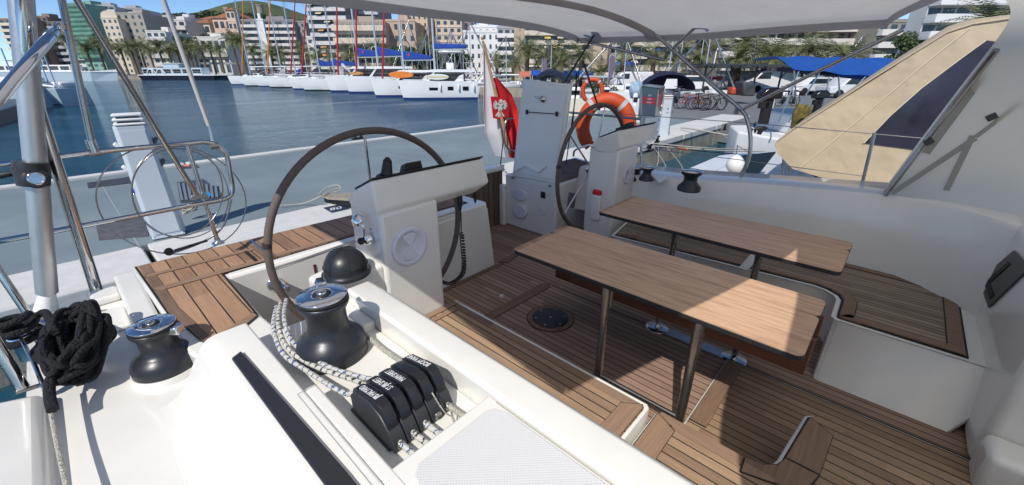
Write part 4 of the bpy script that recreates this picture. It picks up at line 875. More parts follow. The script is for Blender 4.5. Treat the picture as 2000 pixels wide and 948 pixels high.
# ================================================================ LIFEBUOYS, FLAG
def face_to(c, yaw=0): n = (Vector((0, 0, CAMH)) - c); n.z = 0; n.normalize(); return n
def horseshoe(px, py, Y, r, th, a0, a1, label, name="lifebuoy", m=ORANGE):
    c = PY(px, py, Y); n = face_to(c); s_ = Vector((-n.y, n.x, 0)); t = thing(name, label, "lifebuoy", c - Vector((0, 0, r)))
    pts = [c + s_ * r * math.cos(rad(a)) * .93 + Vector((0, 0, r * math.sin(rad(a)) * 1.04)) for a in [a0 + (a1 - a0) * i / 40 for i in range(41)]]
    mb = MB(); mb.tube(pts, [th * (1 if 1 < i < 39 else .8) for i in range(41)], 16, flat=1.0); mb.build("ring", m, t)
    for a in (52, 128):
        q = [c + s_ * (r) * math.cos(rad(b)) * .93 + Vector((0, 0, r * math.sin(rad(b)) * 1.04)) for b in (a - 4.5, a, a + 4.5)]
        mb = MB(); mb.tube(q, th * 1.015, 16); mb.build("reflective_band", REFL, t)
    return t, c, n, s_
lb, c, n, s_ = horseshoe(1183, 247, 2.75, .308, .086, -52, 232, "large orange horseshoe lifebuoy behind the port wheel")
mb = MB(); mb.tube([c + s_ * .315 * math.cos(rad(b)) * .93 * .72 + Vector((0, 0, .315 * math.sin(rad(b)) * 1.04 * .72 )) + n * .02 for b in range(-40, 221, 10)], .004, 5); mb.build("grab_line", ROPE_W, lb)
# flag
fl = thing("flag", "white and red flag with an eagle shield, hanging from a wooden staff", "flag", PY(992, 305, 3.2))
mb = MB(); mb.tube([PY(943, 80, 3.2), PY(996, 300, 3.08)], [.012, .018], 10); mb.lathe([(.0, .0), (.014, .01), (.012, .03), (0, .035)], PY(942, 79, 3.2), 10); mb.build("staff", mat("staff_wood", (.45, .27, .13), .5, var=.2), fl)
FW = mat("flag_white", (.62, .62, .68), .8); FR = mat("flag_red", (.62, .012, .02), .75)
def fold(L, R_, m, name, ph):
    def fn(u, v):
        a = [PY(*p, 3.2) for p in L]; b = [PY(*p, 3.2) for p in R_]; t = v * (len(a) - 1); i = min(int(t), len(a) - 2); f = t - i
        p = a[i].lerp(a[i + 1], f).lerp(b[i].lerp(b[i + 1], f), u); return p + Vector((.0, -.02 + .055 * math.sin(u * 7 + ph + v * 1.5) * (.3 + v * .7), 0)) + Vector((0, .02, 0))
    mb = MB(); mb.grid(fn, 20, 24, (.0, .004, 0)); mb.build(name, m, fl); return fn
fw = fold([(944, 84), (946, 140), (948, 200), (953, 260), (974, 306)], [(950, 100), (966, 160), (984, 215), (990, 262), (990, 308)], FW, "white_cloth", 0)
fr = fold([(966, 152), (976, 190), (986, 230), (990, 270), (992, 306)], [(974, 155), (1000, 185), (1010, 215), (1012, 270), (1008, 311)], FR, "red_cloth", 2)
em = []
def onw(px, py, off): p = PY(px, py, 3.2); return p + Vector((0, -.075 - off, 0))
mb = MB(); mb.ext([onw(948, 188, 0), onw(977, 190, 0), onw(984, 216, 0), onw(984, 228, 0), onw(968, 233, 0), onw(953, 230, 0)], (0, -.004, 0)); sh_ = mb.build("red_shield", FR, fl)
mb = MB()
def pol(pts, off=.006): mb.ext([onw(x, y, off) for x, y in pts], (0, -.002, 0))
cx0, cy0 = 966, 209
for k in range(7):     # wing feathers, left and right
    a = rad(120 + k * 17); 
    for sg in (1, -1):
        d = Vector((math.cos(a) * sg * (1 if sg > 0 else 1), -math.sin(a))); L_ = 13 - k * .7; b0 = Vector((cx0 - 3 * sg * 1, cy0 - 2)) if sg > 0 else Vector((cx0 + 3, cy0 - 2))
        e_ = b0 + d * L_; s2_ = Vector((-d.y, d.x)) * 1.3; pol([tuple(b0 - s2_), tuple(e_ - s2_ * .6), tuple(e_ + s2_ * .6), tuple(b0 + s2_)])
pol([(963, 200), (969, 200), (971, 210), (968, 218), (964, 218), (961, 210)]); pol([(964, 195), (968, 193), (971, 196), (974, 198), (969, 199), (969, 202), (964, 202)])
for a in (-40, -15, 10, 35): d = Vector((math.sin(rad(a)), math.cos(rad(a)))); b0 = Vector((cx0, cy0 + 7)); e_ = b0 + d * 13; s2_ = Vector((d.y, -d.x)) * 1.4; pol([tuple(b0 - s2_), tuple(e_ - s2_), tuple(e_ + s2_), tuple(b0 + s2_)])
mb.build("white_eagle", mat("eagle_white", (.8, .8, .8), .8), sh_)
mb = MB(); mb.tube(smooth_pts([PY(1003, 232, 3.05), PY(990, 234, 3.05), PY(985, 255, 3.05), PY(988, 285, 3.05), PY(1004, 296, 3.05)], 5), .009, 8); tag(mb.build("mooring_bow", STEELD), "bent steel hoop beside the flag, half hidden by the open lid", "steel hoop")
mb = MB(); mb.tube([PY(984, 262, 3.1), PY(975, 345, 3.1)], .006, 6); mb.build("flag_line", BLACKROPE, fl)
# ================================================================ THINGS ON THE PONTOON
def bz(p, z): return PZ(p[0], p[1], z)
def pedestal(base, top_px, yaw, label, s=1.0, lean=None):
    Y = base.y; ztop = PY(top_px[0], top_px[1], Y).z; h = ztop - .82
    t = thing("service_pedestal", label, "pedestal", (base.x, base.y, .815), yaw, "grey power and water pedestals on the pontoon")
    L = lambda m_, n_, mt, bv=.006, sg=3: m_.build(n_, mt, t, bv, sg, local=True)
    w = .155 * s; d = .115 * s
    foot = [(-w, -d), (w, -d), (w + .05, 0), (w, d), (-w, d), (-w - .05, 0)]
    mb = MB(); n = 6; tp = [(x * .88, y * .95) for x, y in foot]
    mb.add([(x, y, .02) for x, y in foot] + [(x, y, h * .93) for x, y in tp], [(i, (i + 1) % n, n + (i + 1) % n, n + i) for i in range(n)] + [tuple(range(n))[::-1], tuple(range(n, 2 * n))])
    L(mb, "cabinet", PEDM)
    mb = MB(); mb.box(-w - .03, w + .03, -d - .02, d + .02, 0, .022); mb.lathe([(.014, .02), (.012, .04), (0, .042)], (-w - .005, -d - .002, 0), 8); mb.lathe([(.014, .02), (.012, .04), (0, .042)], (w + .005, -d - .002, 0), 8); L(mb, "base_plate", PEDM)
    mb = MB(); mb.ext([(-w * .92, -d * 1.0 - .004, .06), (w * .92, -d - .004, .06), (w * .82, -d * .955 - .004, h * .90), (-w * .82, -d * .955 - .004, h * .90)], (0, -.006, 0)); L(mb, "front_panel", PEDM, .003)
    for k in range(3):
        z = h * .93 + .012 + k * .055; mb = MB(); ww = w * (1.02 - .03 * k); mb.box(-ww, ww, -d * 1.02, d * 1.02, z, z + .028); L(mb, "light_louvre", WHITE, .012)
        mb = MB(); mb.box(-w * .7, w * .7, -d * .7, d * .7, z - .03, z + .002); L(mb, "lamp_core", mat("lamp_core", (.10, .11, .13), .3), .002)
    for sx, zz in ((-1, .78), (-1, .60), (1, .80), (1, .62)):
        mb = MB(); z = h * zz; M = Matrix.Translation((sx * (w * .9 + .05), 0, z)) @ Matrix.Rotation(rad(sx * 35), 4, 'Y'); mb.box(-.022, .022, -.045, .045, -.05, .05, M); L(mb, "socket_cover", WHITE if sx < 0 else mat("socket_grey", (.09, .09, .11), .5), .012)
    for zz in (.72, .62): 
        mb = MB(); mb.lathe([(.030, 0), (.030, .02), (.018, .026), (.016, .012), (0, .012)], (.03, -d * .97, h * zz), 16, (0, -1, 0)); mb.build("meter", STEELD, t, local=True) if s < .99 else None
    mb = MB(); mb.lathe([(.018, 0), (.018, .05)], (-w - .05, 0, h * .40), 10); L(mb, "tap_handle", mat("blue_tap", (.02, .06, .5), .4), .002); mb = MB(); mb.tube([(-w, 0, h * .39), (-w - .06, 0, h * .39), (-w - .085, 0, h * .36)], .011, 8); L(mb, "tap", CHROME, 0)
    return t
pb = PZ(333, 462, .81); pedestal(pb + Vector((.0, .10, 0)), (258, 226), rad(-8), "tall grey service pedestal seen through the stern rail at left")
pb = PZ(1303, 268, .81); pedestal(pb + Vector((.1, .2, 0)), (1318, 188), rad(-62), "grey service pedestal beside the glazed sign box", .98)
pb = PZ(1499, 262, .81); pedestal(pb + Vector((.1, .2, 0)), (1506, 196), rad(-62), "smaller grey service pedestal behind the black outboard motor", .98)
def flat(pts, z, th, m, name, label, cat, bev=0.0):
    mb = MB(); mb.ext([PZ(x, y, z) for x, y in pts], (0, 0, -th)); o = mb.build(name, m, None, bev); return tag(o, label, cat)
GREYM = mat("dark_mat", (.045, .05, .065), .8, var=.3, vscale=6)
flat([(170, 357), (256, 345), (258, 357), (172, 367)], .815, .012, GREYM, "rubber_mat", "long narrow dark strip lying on the pontoon left of the tall pedestal", "mat")
o = flat([(186, 432), (280, 415), (290, 460), (193, 468)], .818, .015, mat("scuffed_mat", (.10, .105, .12), .85, var=.4, vscale=9), "rubber_mat", "worn dark rubber mat at the foot of the tall pedestal", "mat")
flat([(343, 322), (380, 318), (389, 327), (346, 330)], .815, .010, GREYM, "cover_plate", "dark cover plate with an orange mark behind the tall pedestal", "cover plate")
m1 = flat([(345, 356), (398, 350), (432, 378), (432, 388), (352, 395)], .825, .025, mat("slatted_mat", (.05, .065, .09), .7, var=.3), "slatted_grate", "dark slatted grate with coloured stickers right of the tall pedestal", "grate")
mb = MB()
for k in range(9):
    a, b = PZ(349 + k * 9, 358 + k * .5 , .829), PZ(356 + k * 8.5, 392 - k * .8, .829); s_ = (b - a).cross(Vector((0, 0, 1))).normalized() * .02; mb.ext([a - s_, a + s_, b + s_, b - s_], (0, 0, .012))
o = mb.build("slat", mat("slat_grey", (.16, .19, .23), .7), m1)
for pts, cc in (([(370, 363), (380, 362), (383, 366), (373, 367)], (.6, .03, .05)), ([(398, 377), (408, 375), (415, 382), (404, 384)], (.02, .25, .6))):
    mb = MB(); mb.ext([PZ(x, y, .844) for x, y in pts], (0, 0, -.003)); mb.build("sticker", mat("sticker%.2f" % cc[0], cc, .5), m1)
mb = MB(); mb.ext([PZ(357, 321, .8165), PZ(369, 320, .8165), PZ(370, 325, .8165), PZ(359, 325, .8165)], (0, 0, -.001)); mb.build("orange_mark", mat("omark", (.8, .2, .05), .5), [o_ for o_ in bpy.data.objects if o_.name == "cover_plate"][0])
# hose lump hanging on the pedestal
c = PZ(372, 412, .95); mb = MB(); hank(mb, 6, c, Vector((1, 0, 0)), Vector((0, 1, 0)), .10, .06, .08, .012); tag(mb.build("hose_bundle", ROPE_W), "small beige hose bundle at the foot of the tall pedestal", "hose")
# mooring cleats
def cleat(pos, ang, label, s=1.0):
    t = thing("mooring_cleat", label, "cleat", pos, ang, "black mooring cleats on the pontoon"); mb = MB()
    mb.tube([(-.26 * s, 0, .13 * s), (-.16 * s, 0, .15 * s), (.16 * s, 0, .15 * s), (.26 * s, 0, .13 * s)], [.022 * s, .035 * s, .035 * s, .022 * s], 10); mb.build("horn", CAULK, t, local=True)
    mb = MB(); mb.box(-.13 * s, .13 * s, -.06 * s, .06 * s, 0, .03 * s); mb.tube([(-.07 * s, 0, 0), (-.07 * s, 0, .15 * s)], .03 * s, 8); mb.tube([(.07 * s, 0, 0), (.07 * s, 0, .15 * s)], .03 * s, 8); mb.build("cleat_base", CAULK, t, local=True); return t
cleat(PZ(700, 272, .86), 0, "black cleat on the pontoon's far edge behind the starboard wheel", 1.5); 
for p, lab in (((975, 336), "black cleat beside the flag staff with a chain round it"), ((1268, 296), "black cleat on the near kerb with several dock lines"), ((1283, 278), "black cleat close to the foot of the grey pedestal"), ((1415, 254), "black cleat on the near kerb in front of the bikes")):
    cleat(PZ(*p, .815), .2, lab, 1.1 if p[0] > 1000 else .8)
mb = MB(); a = PZ(978, 330, .95); b = PZ(1000, 345, 1.1)
for i in range(9):
    p = a.lerp(b, i / 8); mb.tube([p + Vector((.02 * math.cos(t), .03 * math.sin(t) * (i % 2), .02 * math.sin(t) * ((i + 1) % 2 + .3))) for t in [k * .785 for k in range(8)]], .006, 5, closed=True)
tag(mb.build("chain", STEEL), "short steel chain shackled to the black cleat by the flag", "chain")
# gangplank and its cords
gp = thing("gangplank", "weathered wooden gangplank end resting on the near kerb behind the helm", "gangplank", PZ(660, 380, .85))
mb = MB(); mb.ext([PZ(622, 379, .97), PZ(705, 376, .97), PZ(730, 392, .97), PZ(640, 386, .97)], (0, 0, -.04)); mb.build("plank", mat("grey_wood", (.30, .27, .22), .85, var=.3, vscale=14, stretch=(3, .4, 1)), gp, .004)
mb = MB(); mb.ext([PZ(632, 383, .93), PZ(705, 400, .93), PZ(715, 392, .93)], (0, 0, -.11)); mb.build("plank_frame", BLK, gp)
rope([PZ(545, 402, .86), PZ(590, 398, .84), PZ(622, 386, .98), PZ(650, 372, 1.0), PZ(668, 368, 1.0)], .012, ROPE_W, "thin white cord tied to the gangplank", n=6)
rope([PZ(622, 380, .99), PZ(640, 366, 1.05), PZ(660, 362, 1.08), PZ(665, 372, 1.0), PZ(645, 376, .99)], .010, ROPE_W, "white cord knotted on top of the gangplank", n=6)
pq = tag(MB().ext([PZ(631, 406, .816), PZ(665, 399, .816), PZ(684, 408, .816), PZ(648, 416, .816)], (0, 0, -.003)).build("berth_plate", mat("plate_navy", (.03, .045, .09), .5)), "dark blue berth number plate on the near kerb reading 08", "sign")
a = PZ(648, 407, .817); textmesh("08", .20, PZ(656, 407, .8185), PZ(640, 409, .8) - PZ(670, 404, .8), PZ(655, 412, .8) - PZ(655, 402, .8), "lettering", WTXT, pq)
# sign box on a post
sb = thing("sign_box", "metal and glass notice box with red and white lettering beyond the lifebuoy", "notice box", PY(1256, 300, 6.0))
SG = mat("sign_glass", (.055, .08, .11), .12, var=.2, vscale=2); SBF = mat("sign_frame", (.30, .32, .31), .45, .4)
F = [PY(1246, 229, 6.0), PY(1279, 229, 6.0), PY(1286, 172, 6.0), PY(1252, 168, 6.0)]; back = Vector((1.25, .35, 0))
mb = MB(); mb.ext(F, back); bx = mb.build("box", mat("box_glass", (.13, .15, .14), .15, var=.3, vscale=1.5), sb)
nF = (F[1] - F[0]).cross(F[3] - F[0]).normalized(); nF = -nF if nF.dot(Vector((0, 0, CAMH)) - F[0]) < 0 else nF
mb = MB()
for i in range(4): mb.tube([F[i] + nF * .01, F[(i + 1) % 4] + nF * .01], .020, 4); mb.tube([F[i], F[i] + back], .016, 4); mb.tube([F[i] + back, F[(i + 1) % 4] + back], .016, 4)
mb.build("frame", SBF, sb)
ins_ = [F[0].lerp(F[2], .06), F[1].lerp(F[3], .06), F[2].lerp(F[0], .06), F[3].lerp(F[1], .06)]
mb = MB(); mb.ext([p + nF * .006 for p in ins_], nF * .004); mb.build("notice_panel", SG, sb)
def fl_(u, v, o=.012): return F[0].lerp(F[1], u).lerp(F[3].lerp(F[2], u), v) + nF * o
mb = MB()
for v0, v1, u0 in ((.44, .54, .10), (.57, .66, .14)): mb.ext([fl_(u0, v0), fl_(.93, v0), fl_(.93, v1), fl_(u0, v1)], nF * .002)
mb.build("red_band", mat("sign_red", (.55, .02, .05), .5), sb)
ux, uy = (F[1] - F[0]), (F[3] - F[0])
for tx, v, s_ in (("BAYONA", .72, .075), ("CONTENEDOR", .60, .060), ("HIDROCARBURO", .49, .056)): textmesh(tx, s_, fl_(.52, v, .016), ux, uy, "lettering", WTXT, sb, font_w=.75)
mb = MB(); g0 = F[1] + back * .28; mb.ext([g0 + (F[2] - F[1]) * .30, g0 + back * .5 + (F[2] - F[1]) * .34, g0 + back * .5 + (F[2] - F[1]) * .80, g0 + (F[2] - F[1]) * .76], Vector((back.y, -back.x, 0)).normalized() * .012); mb.build("side_notice", mat("sign_red2", (.42, .03, .06), .5), sb)
mb = MB(); c = F[0].lerp(F[1], .35) + Vector((.1, .05, 0)); mb.tube([c, Vector((c.x, c.y, .81))], .045, 10); mb.build("post", STEELD, sb)
# dock lines
for i, (p, q, zz) in enumerate((((1275, 280), (1470, 292), 1.3), ((1270, 285), (1560, 298), 1.5), ((1400, 256), (1490, 312), 1.5))):
    rope([PZ(*p, .95), PZ((p[0] + q[0]) / 2, (p[1] + q[1]) / 2 + 3, 1.0), PZ(*q, zz)], .014, ROPE_W, ("white dock line from the near kerb to the neighbouring yacht", "white dock line running lowest to the tan hooded yacht", "white dock line crossing towards the neighbour's stern")[i], n=6)
for i, (p, q) in enumerate((((1272, 282), (1305, 345)), ((1285, 282), (1275, 342)), ((1300, 285), (1340, 348)))):
    rope([PZ(*p, .97), PZ((p[0] + q[0]) / 2 + 6, (p[1] + q[1]) / 2, 1.2), PX(*q, 3.9)], .009, ROPE_W, ("slack white line hanging from the cleat to our yacht's port quarter", "white line dropping straight from the cleat behind the port winch", "white line from the cleat towards the larger port winch")[i], n=6)
rp = rope([PZ(1330, 250, .9), PZ(1350, 252, .95), PZ(1385, 258, .95), PZ(1440, 268, .95), PZ(1500, 275, 1.0)], .030, ROPE_W, "thick wrapped mooring hawser lying across the pontoon's kerb", n=8)
bd = rope([PZ(1262, 283, 1.05), PZ(1310, 286, 1.1), PZ(1345, 293, 1.15), PZ(1480, 305, 1.3)], .011, BLACKROPE, "dark line with an orange whipping stretched beside the kerb", n=6)
mb = MB(); mb.tube([PZ(1324, 289, 1.13), PZ(1344, 293, 1.15)], .03, 10); mb.build("whipping", mat("whip", (.35, .13, .05), .8, var=.4, vscale=40), bd)
# ================================================================ NEIGHBOUR YACHT WITH TAN HOOD
nb = thing("sailing_yacht", "neighbouring white yacht with a tan canvas hood and dark window on the right", "sailboat", (7.4, 0, 0))
def NB(mb, n, m, bv=0.0, seg=2, par=nb): return mb.build(n, m, par, bv, seg)
st = [PZ(1452, 345, 1.35), PZ(1500, 300, 1.35)]
mb = MB(); dk = [(5.75, 2.2), (6.4, 2.45), (8.6, 2.45), (9.3, 2.1), (9.5, -6), (7.5, -10), (5.45, -6), (5.45, 1.0)]
n = len(dk); lo = [(x * .9 + .75, y * .96) for x, y in dk]; mb.add([(x, y, -.1) for x, y in lo] + [(x, y, 1.45) for x, y in dk], [(i, n + i, n + (i + 1) % n, (i + 1) % n) for i in range(n)] + [tuple(range(n, 2 * n))[::-1]]); NB(mb, "hull", GEL)
mb = MB(); mb.prism([(5.95, 1.7), (6.6, 1.9), (8.4, 1.9), (9.0, 1.6), (9.0, -4), (5.85, -4)], 1.44, [1.60, 1.60, 1.60, 1.60, 1.95, 1.95]); NB(mb, "coaming", GEL, .04, 3)
mb = MB(); mb.prism([(6.3, -1.2), (8.6, -1.2), (8.4, -5), (6.5, -5)], 1.9, [2.05, 2.05, 2.2, 2.2]); NB(mb, "cabin", GEL, .08, 3)
mb = MB(); mb.ext([PX(1535, 300, 5.82), PX(1600, 352, 5.82), PX(1680, 362, 5.82), PX(1640, 345, 5.82)], (-.02, 0, 0)); NB(mb, "side_window", mat("tinted", (.015, .025, .03), .08), .005)
mb = MB(); mb.ext([(5.98, 1.55, 1.66), (6.02, 1.2, 1.72), (6.5, 1.15, 1.95), (6.5, 1.55, 1.85)], (0, 0, .03)); NB(mb, "hatch", mat("tinted", (.015, .025, .03), .08), .01)
XT = 5.6
side = [(1515, 287), (1518, 300), (1548, 330), (1604, 347), (1648, 352), (1700, 359), (1742, 362), (1796, 330), (1850, 330), (2010, 300), (2080, 60), (2060, 24), (1962, 38), (1900, 47), (1850, 63), (1780, 106), (1700, 156), (1620, 208), (1545, 255), (1518, 276)]
S3 = [PX(x, y, XT) for x, y in side]
# the hood: side panel bulging, roof spanning to the far side
top = S3[11:][::1] + [S3[0]]
mb = MB(); mb.ext(S3, (.012, 0, 0)); NB(mb, "hood_side", TANC)
def roof(u, v):
    t = u * (len(top) - 1); i = min(int(t), len(top) - 2); p = top[i].lerp(top[i + 1], t - i)
    return p + Vector((v * 2.6, 0, .10 * math.sin(math.pi * v) + .012 * math.sin(v * 14 + u * 9)))
mb = MB(); mb.grid(roof, 24, 14, (0, 0, -.012)); NB(mb, "hood_roof", TANC)
def roofseam(): return [top_p + Vector((-.004, 0, 0)) for top_p in top]
mb = MB(); mb.tube([p + Vector((-.004, 0, 0)) for p in top], .010, 6); NB(mb, "hood_piping", mat("tan_pipe", (.50, .40, .28), .8))
mb = MB(); mb.tube(smooth_pts([PX(1560, 330, XT - .006), PX(1610, 290, XT - .006), PX(1700, 215, XT - .006), PX(1800, 130, XT - .006), PX(1895, 55, XT - .006)], 5), .0055, 5); NB(mb, "hood_zip", mat("cream_zip", (.72, .62, .46), .8))
WIN = mat("hood_window", (.032, .034, .055), .12, var=.5, vscale=3, bump=.15, bscale=2)
mb = MB(); mb.ext([PX(x, y, XT - .003) for x, y in ((1687, 280), (1750, 288), (1796, 294), (1960, 84), (1926, 79), (1880, 112), (1800, 172), (1740, 225))], (-.006, 0, 0)); NB(mb, "hood_window", WIN)
mb = MB(); mb.tube([PX(x, y, XT - .01) for x, y in ((1687, 280), (1740, 225), (1800, 172), (1880, 112), (1926, 79))], .006, 5); NB(mb, "window_stitch", mat("cream_zip", (.72, .62, .46), .8))
for p in ([(1530, 310), (1528, 352)], [(1544, 325), (1540, 352)], [(1600, 346), (1565, 368)]): mb = MB(); mb.tube([PX(a, b, 5.7) for a, b in p], .012, 6); NB(mb, "hood_tube", STEELD)
c = PX(1436, 322, 5.75); mb = MB(); mb.lathe([(0, -.11), (.07, -.09), (.105, -.03), (.105, .03), (.07, .09), (.03, .12), (0, .13)], c, 24); o = mb.build("fender", WHITE); tag(o, "round white ball fender beside the bimini leg", "fender")
# guard posts of the neighbour and a boarding ladder
mb = MB(); pts = [PY(1395, 240, 3.0), PY(1395, 265, 3.0)]
# ================================================================ OUTBOARD, BLUE-TOPPED BOAT
def outboard(px, ytop, ybot, D, label, s=None):
    a = PD(px, ytop, D); b = PD(px - 8, ybot, D); h = a.z - b.z; t = thing("outboard_motor", label, "outboard motor", b)
    Q = lambda m_, n_, mt=BLK, bv=.01: m_.build(n_, mt, t, bv, 3, local=True)
    R3 = Matrix.Rotation(-YAW, 4, 'Z')
    def bx(x0, x1, z0, z1, y0=-.08, y1=.08): return MB().box(x0 * h, x1 * h, y0 * h, y1 * h, z0 * h, z1 * h, R3)
    mb = MB(); mb.ext([R3 @ Vector((x * h, -.13 * h, z * h)) for x, z in ((-.20, .74), (-.22, .86), (-.10, .98), (.12, 1.0), (.24, .90), (.24, .76))], R3 @ Vector((0, .26 * h, 0))); Q(mb, "cowling", mat("cowl_black", (.012, .012, .015), .15), .02)
    Q(bx(-.07, .10, .22, .75), "leg"); Q(bx(-.15, .02, .55, .70), "bracket"); mb = MB(); mb.lathe([(.0, -.16 * h), (.05 * h, -.08 * h), (.055 * h, .08 * h), (.02 * h, .14 * h)], R3 @ Vector((0, 0, .12 * h)), 12, R3 @ Vector((1, 0, 0))); Q(mb, "gearcase", BLK, 0)
    mb = MB(); mb.ext([R3 @ Vector((x * h, -.008, z * h)) for x, z in ((-.05, .12), (.09, .12), (.02, -.02), (-.07, 0))], R3 @ Vector((0, .016, 0))); Q(mb, "skeg", BLK, 0)
    mb = MB()
    for k in range(3):
        a_ = k * 2.09; mb.ext([R3 @ Vector((-.17 * h, (math.sin(a_ + d) * r) * h, .12 * h + math.cos(a_ + d) * r * h)) for d, r in ((-.3, .02), (-.5, .11), (0, .14), (.5, .11), (.3, .02))], R3 @ Vector((.012, .004, 0)))
    Q(mb, "propeller", CAULK, 0); return t
outboard(1492, 170, 262, 7.0, "black outboard motor hanging on a rail behind the bimini leg")
outboard(1595, 176, 240, 9.0, "black outboard motor under the blue awning")
bt = thing("motor_boat", "moored boat under a bright blue canvas awning on thin steel poles", "motorboat", PD(1660, 300, 10.5).xyz * Vector((1, 1, 0)) if False else Vector((PD(1660, 250, 10.5).x, PD(1660, 250, 10.5).y, 0)))
BLUE = mat("blue_canvas", (.008, .075, .33), .65, var=.1); NAVY = mat("navy_canvas", (.010, .016, .045), .75, var=.2)
D = 10.5
def Dp(px, py, d=D): return PD(px, py, d)
A_, B_, C_, D_ = Dp(1548, 135), Dp(1800, 160), Dp(1830, 118), Dp(1568, 113)
def awn(u, v):
    f = A_.lerp(B_, u); g = D_.lerp(C_, u); p = f.lerp(g, min(1, v * 2)) + FWD * (2.2 * v) + Vector((0, 0, .05 * math.sin(math.pi * min(1, v)) - .02 * math.sin(u * 20))); return p
mb = MB(); mb.grid(awn, 20, 10, (0, 0, .01)); mb.build("awning", BLUE, bt)
mb = MB(); mb.ext([Dp(1560, 140, 12), Dp(1810, 165, 12), Dp(1810, 150, 12), Dp(1560, 132, 12)], FWD * 1.0); mb.build("awning_skirt", NAVY, bt)
mb = MB(); mb.ext([Dp(1640, 150, 11.5), Dp(1770, 165, 11.5), Dp(1760, 150, 11.5), Dp(1640, 144, 11.5)], FWD * .02); mb.build("side_curtain", BLUE, bt)
for a, b in (((1551, 138), (1560, 262)), ((1560, 140), (1520, 240)), ((1600, 144), (1540, 240)), ((1638, 150), (1642, 230)), ((1690, 150), (1600, 245)), ((1720, 150), (1650, 240)), ((1760, 155), (1660, 240)), ((1640, 190), (1700, 190)), ((1620, 150), (1600, 250)), ((1655, 190), (1655, 235))):
    mb = MB(); mb.tube([Dp(*a), Dp(*b)], .017, 6); mb.build("awning_pole", STEEL, bt)
mb = MB(); hb = [Dp(1540, 262, 10.0), Dp(1800, 262, 10.0)]; 
r_ = RGT; o0 = Vector((Dp(1545, 250).x, Dp(1545, 250).y, 0)); 
mb.prism([tuple((o0 + r_ * a + FWD * b).xy) for a, b in ((0, 0), (3.6, -.2), (5, 2.0), (3.6, 3.2), (0, 3.0), (-.5, 1.5))], -.1, 1.35); mb.build("hull", WHITE, bt, .06, 3)
mb = MB(); mb.prism([tuple((o0 + r_ * a + FWD * b).xy) for a, b in ((.6, .6), (3.2, .5), (3.2, 2.6), (.6, 2.6))], 1.35, 1.9); mb.build("cabin", WHITE, bt, .08, 3)
YEL = mat("yellow_vest", (.22, .16, .02), .7, var=.2, vscale=7, dirt=(.03, .03, .02))
for i, (a, lab) in enumerate((((1563, 222), "yellow and black life vest hanging left on the awning poles"), ((1578, 226), "yellow and black life vest hanging right on the awning poles"))):
    c = Dp(*a, 9.6); mb = MB(); hh = .34
    mb.ext([c + RGT * x + Vector((0, 0, z)) for x, z in ((-.10, -hh), (.08, -hh), (.11, 0), (.07, .22), (0, .14), (-.05, .24), (-.13, .02))], FWD * .09); tag(mb.build("life_vest", YEL, None, .03, 3), lab, "life vest")
# ================================================================ BICYCLES AND STREET THINGS ON THE QUAY
TYRE = mat("tyre", (.012, .012, .012), .8)
def bicycle(pos, yaw, colour, label, s=1.0):
    t = thing("bicycle", label, "bicycle", pos, yaw, "bicycles parked on the quay"); m = mat("bike_%.2f_%.2f" % colour[:2], colour, .35)
    for x in (-.52, .52):
        mb = MB(); mb.tube([(x + .33 * math.cos(a), 0, .34 + .33 * math.sin(a)) for a in [k * 2 * math.pi / 22 for k in range(22)]], .022, 6, closed=True); w = mb.build("wheel", TYRE, t, local=True)
        mb = MB()
        for k in range(7): a = k * math.pi / 7; mb.tube([(x - .31 * math.cos(a), 0, .34 - .31 * math.sin(a)), (x + .31 * math.cos(a), 0, .34 + .31 * math.sin(a))], .003, 3)
        mb.build("spokes", STEELD, w, local=True)
    mb = MB(); fr_ = [((-.52, .34), (-.12, .32)), ((-.12, .32), (-.22, .80)), ((-.52, .34), (-.20, .72)), ((-.20, .74), (.34, .80)), ((-.12, .32), (.36, .72)), ((.33, .90), (.52, .34))]
    for a, b in fr_: mb.tube([(a[0], 0, a[1]), (b[0], 0, b[1])], .020, 6)
    mb.build("frame", m, t, local=True)
    mb = MB(); mb.tube([(.31, -.28, .98), (.33, 0, .95), (.31, .28, .98)], .014, 6); mb.build("handlebar", BLK, t, local=True)
    mb = MB(); mb.box(-.36, -.12, -.06, .06, .86, .91); mb.tube([(-.22, 0, .78), (-.24, 0, .87)], .014, 6); mb.build("saddle", BLK, t, .02, local=True); return t
bc = [((.45, .05, .03), "red"), ((.02, .12, .45), "blue"), ((.03, .03, .04), "black"), ((.5, .15, .03), "orange"), ((.03, .03, .035), "dark green"), ((.3, .3, .3), "silver")]
for i in range(6):
    p = PZ(1343 + i * 11.5, 213 + i * .8, .81); bicycle(p + FWD * (.5 if i % 2 else 0), rad(-55 + i * 4), bc[i][0], "%s bicycle, number %s from the left in the row on the quay" % (bc[i][1], ("one", "two", "three", "four", "five", "six")[i]))
bicycle(PZ(1535, 208, .81), rad(-40), (.02, .02, .02), "black bicycle standing apart, right of the bicycle row")
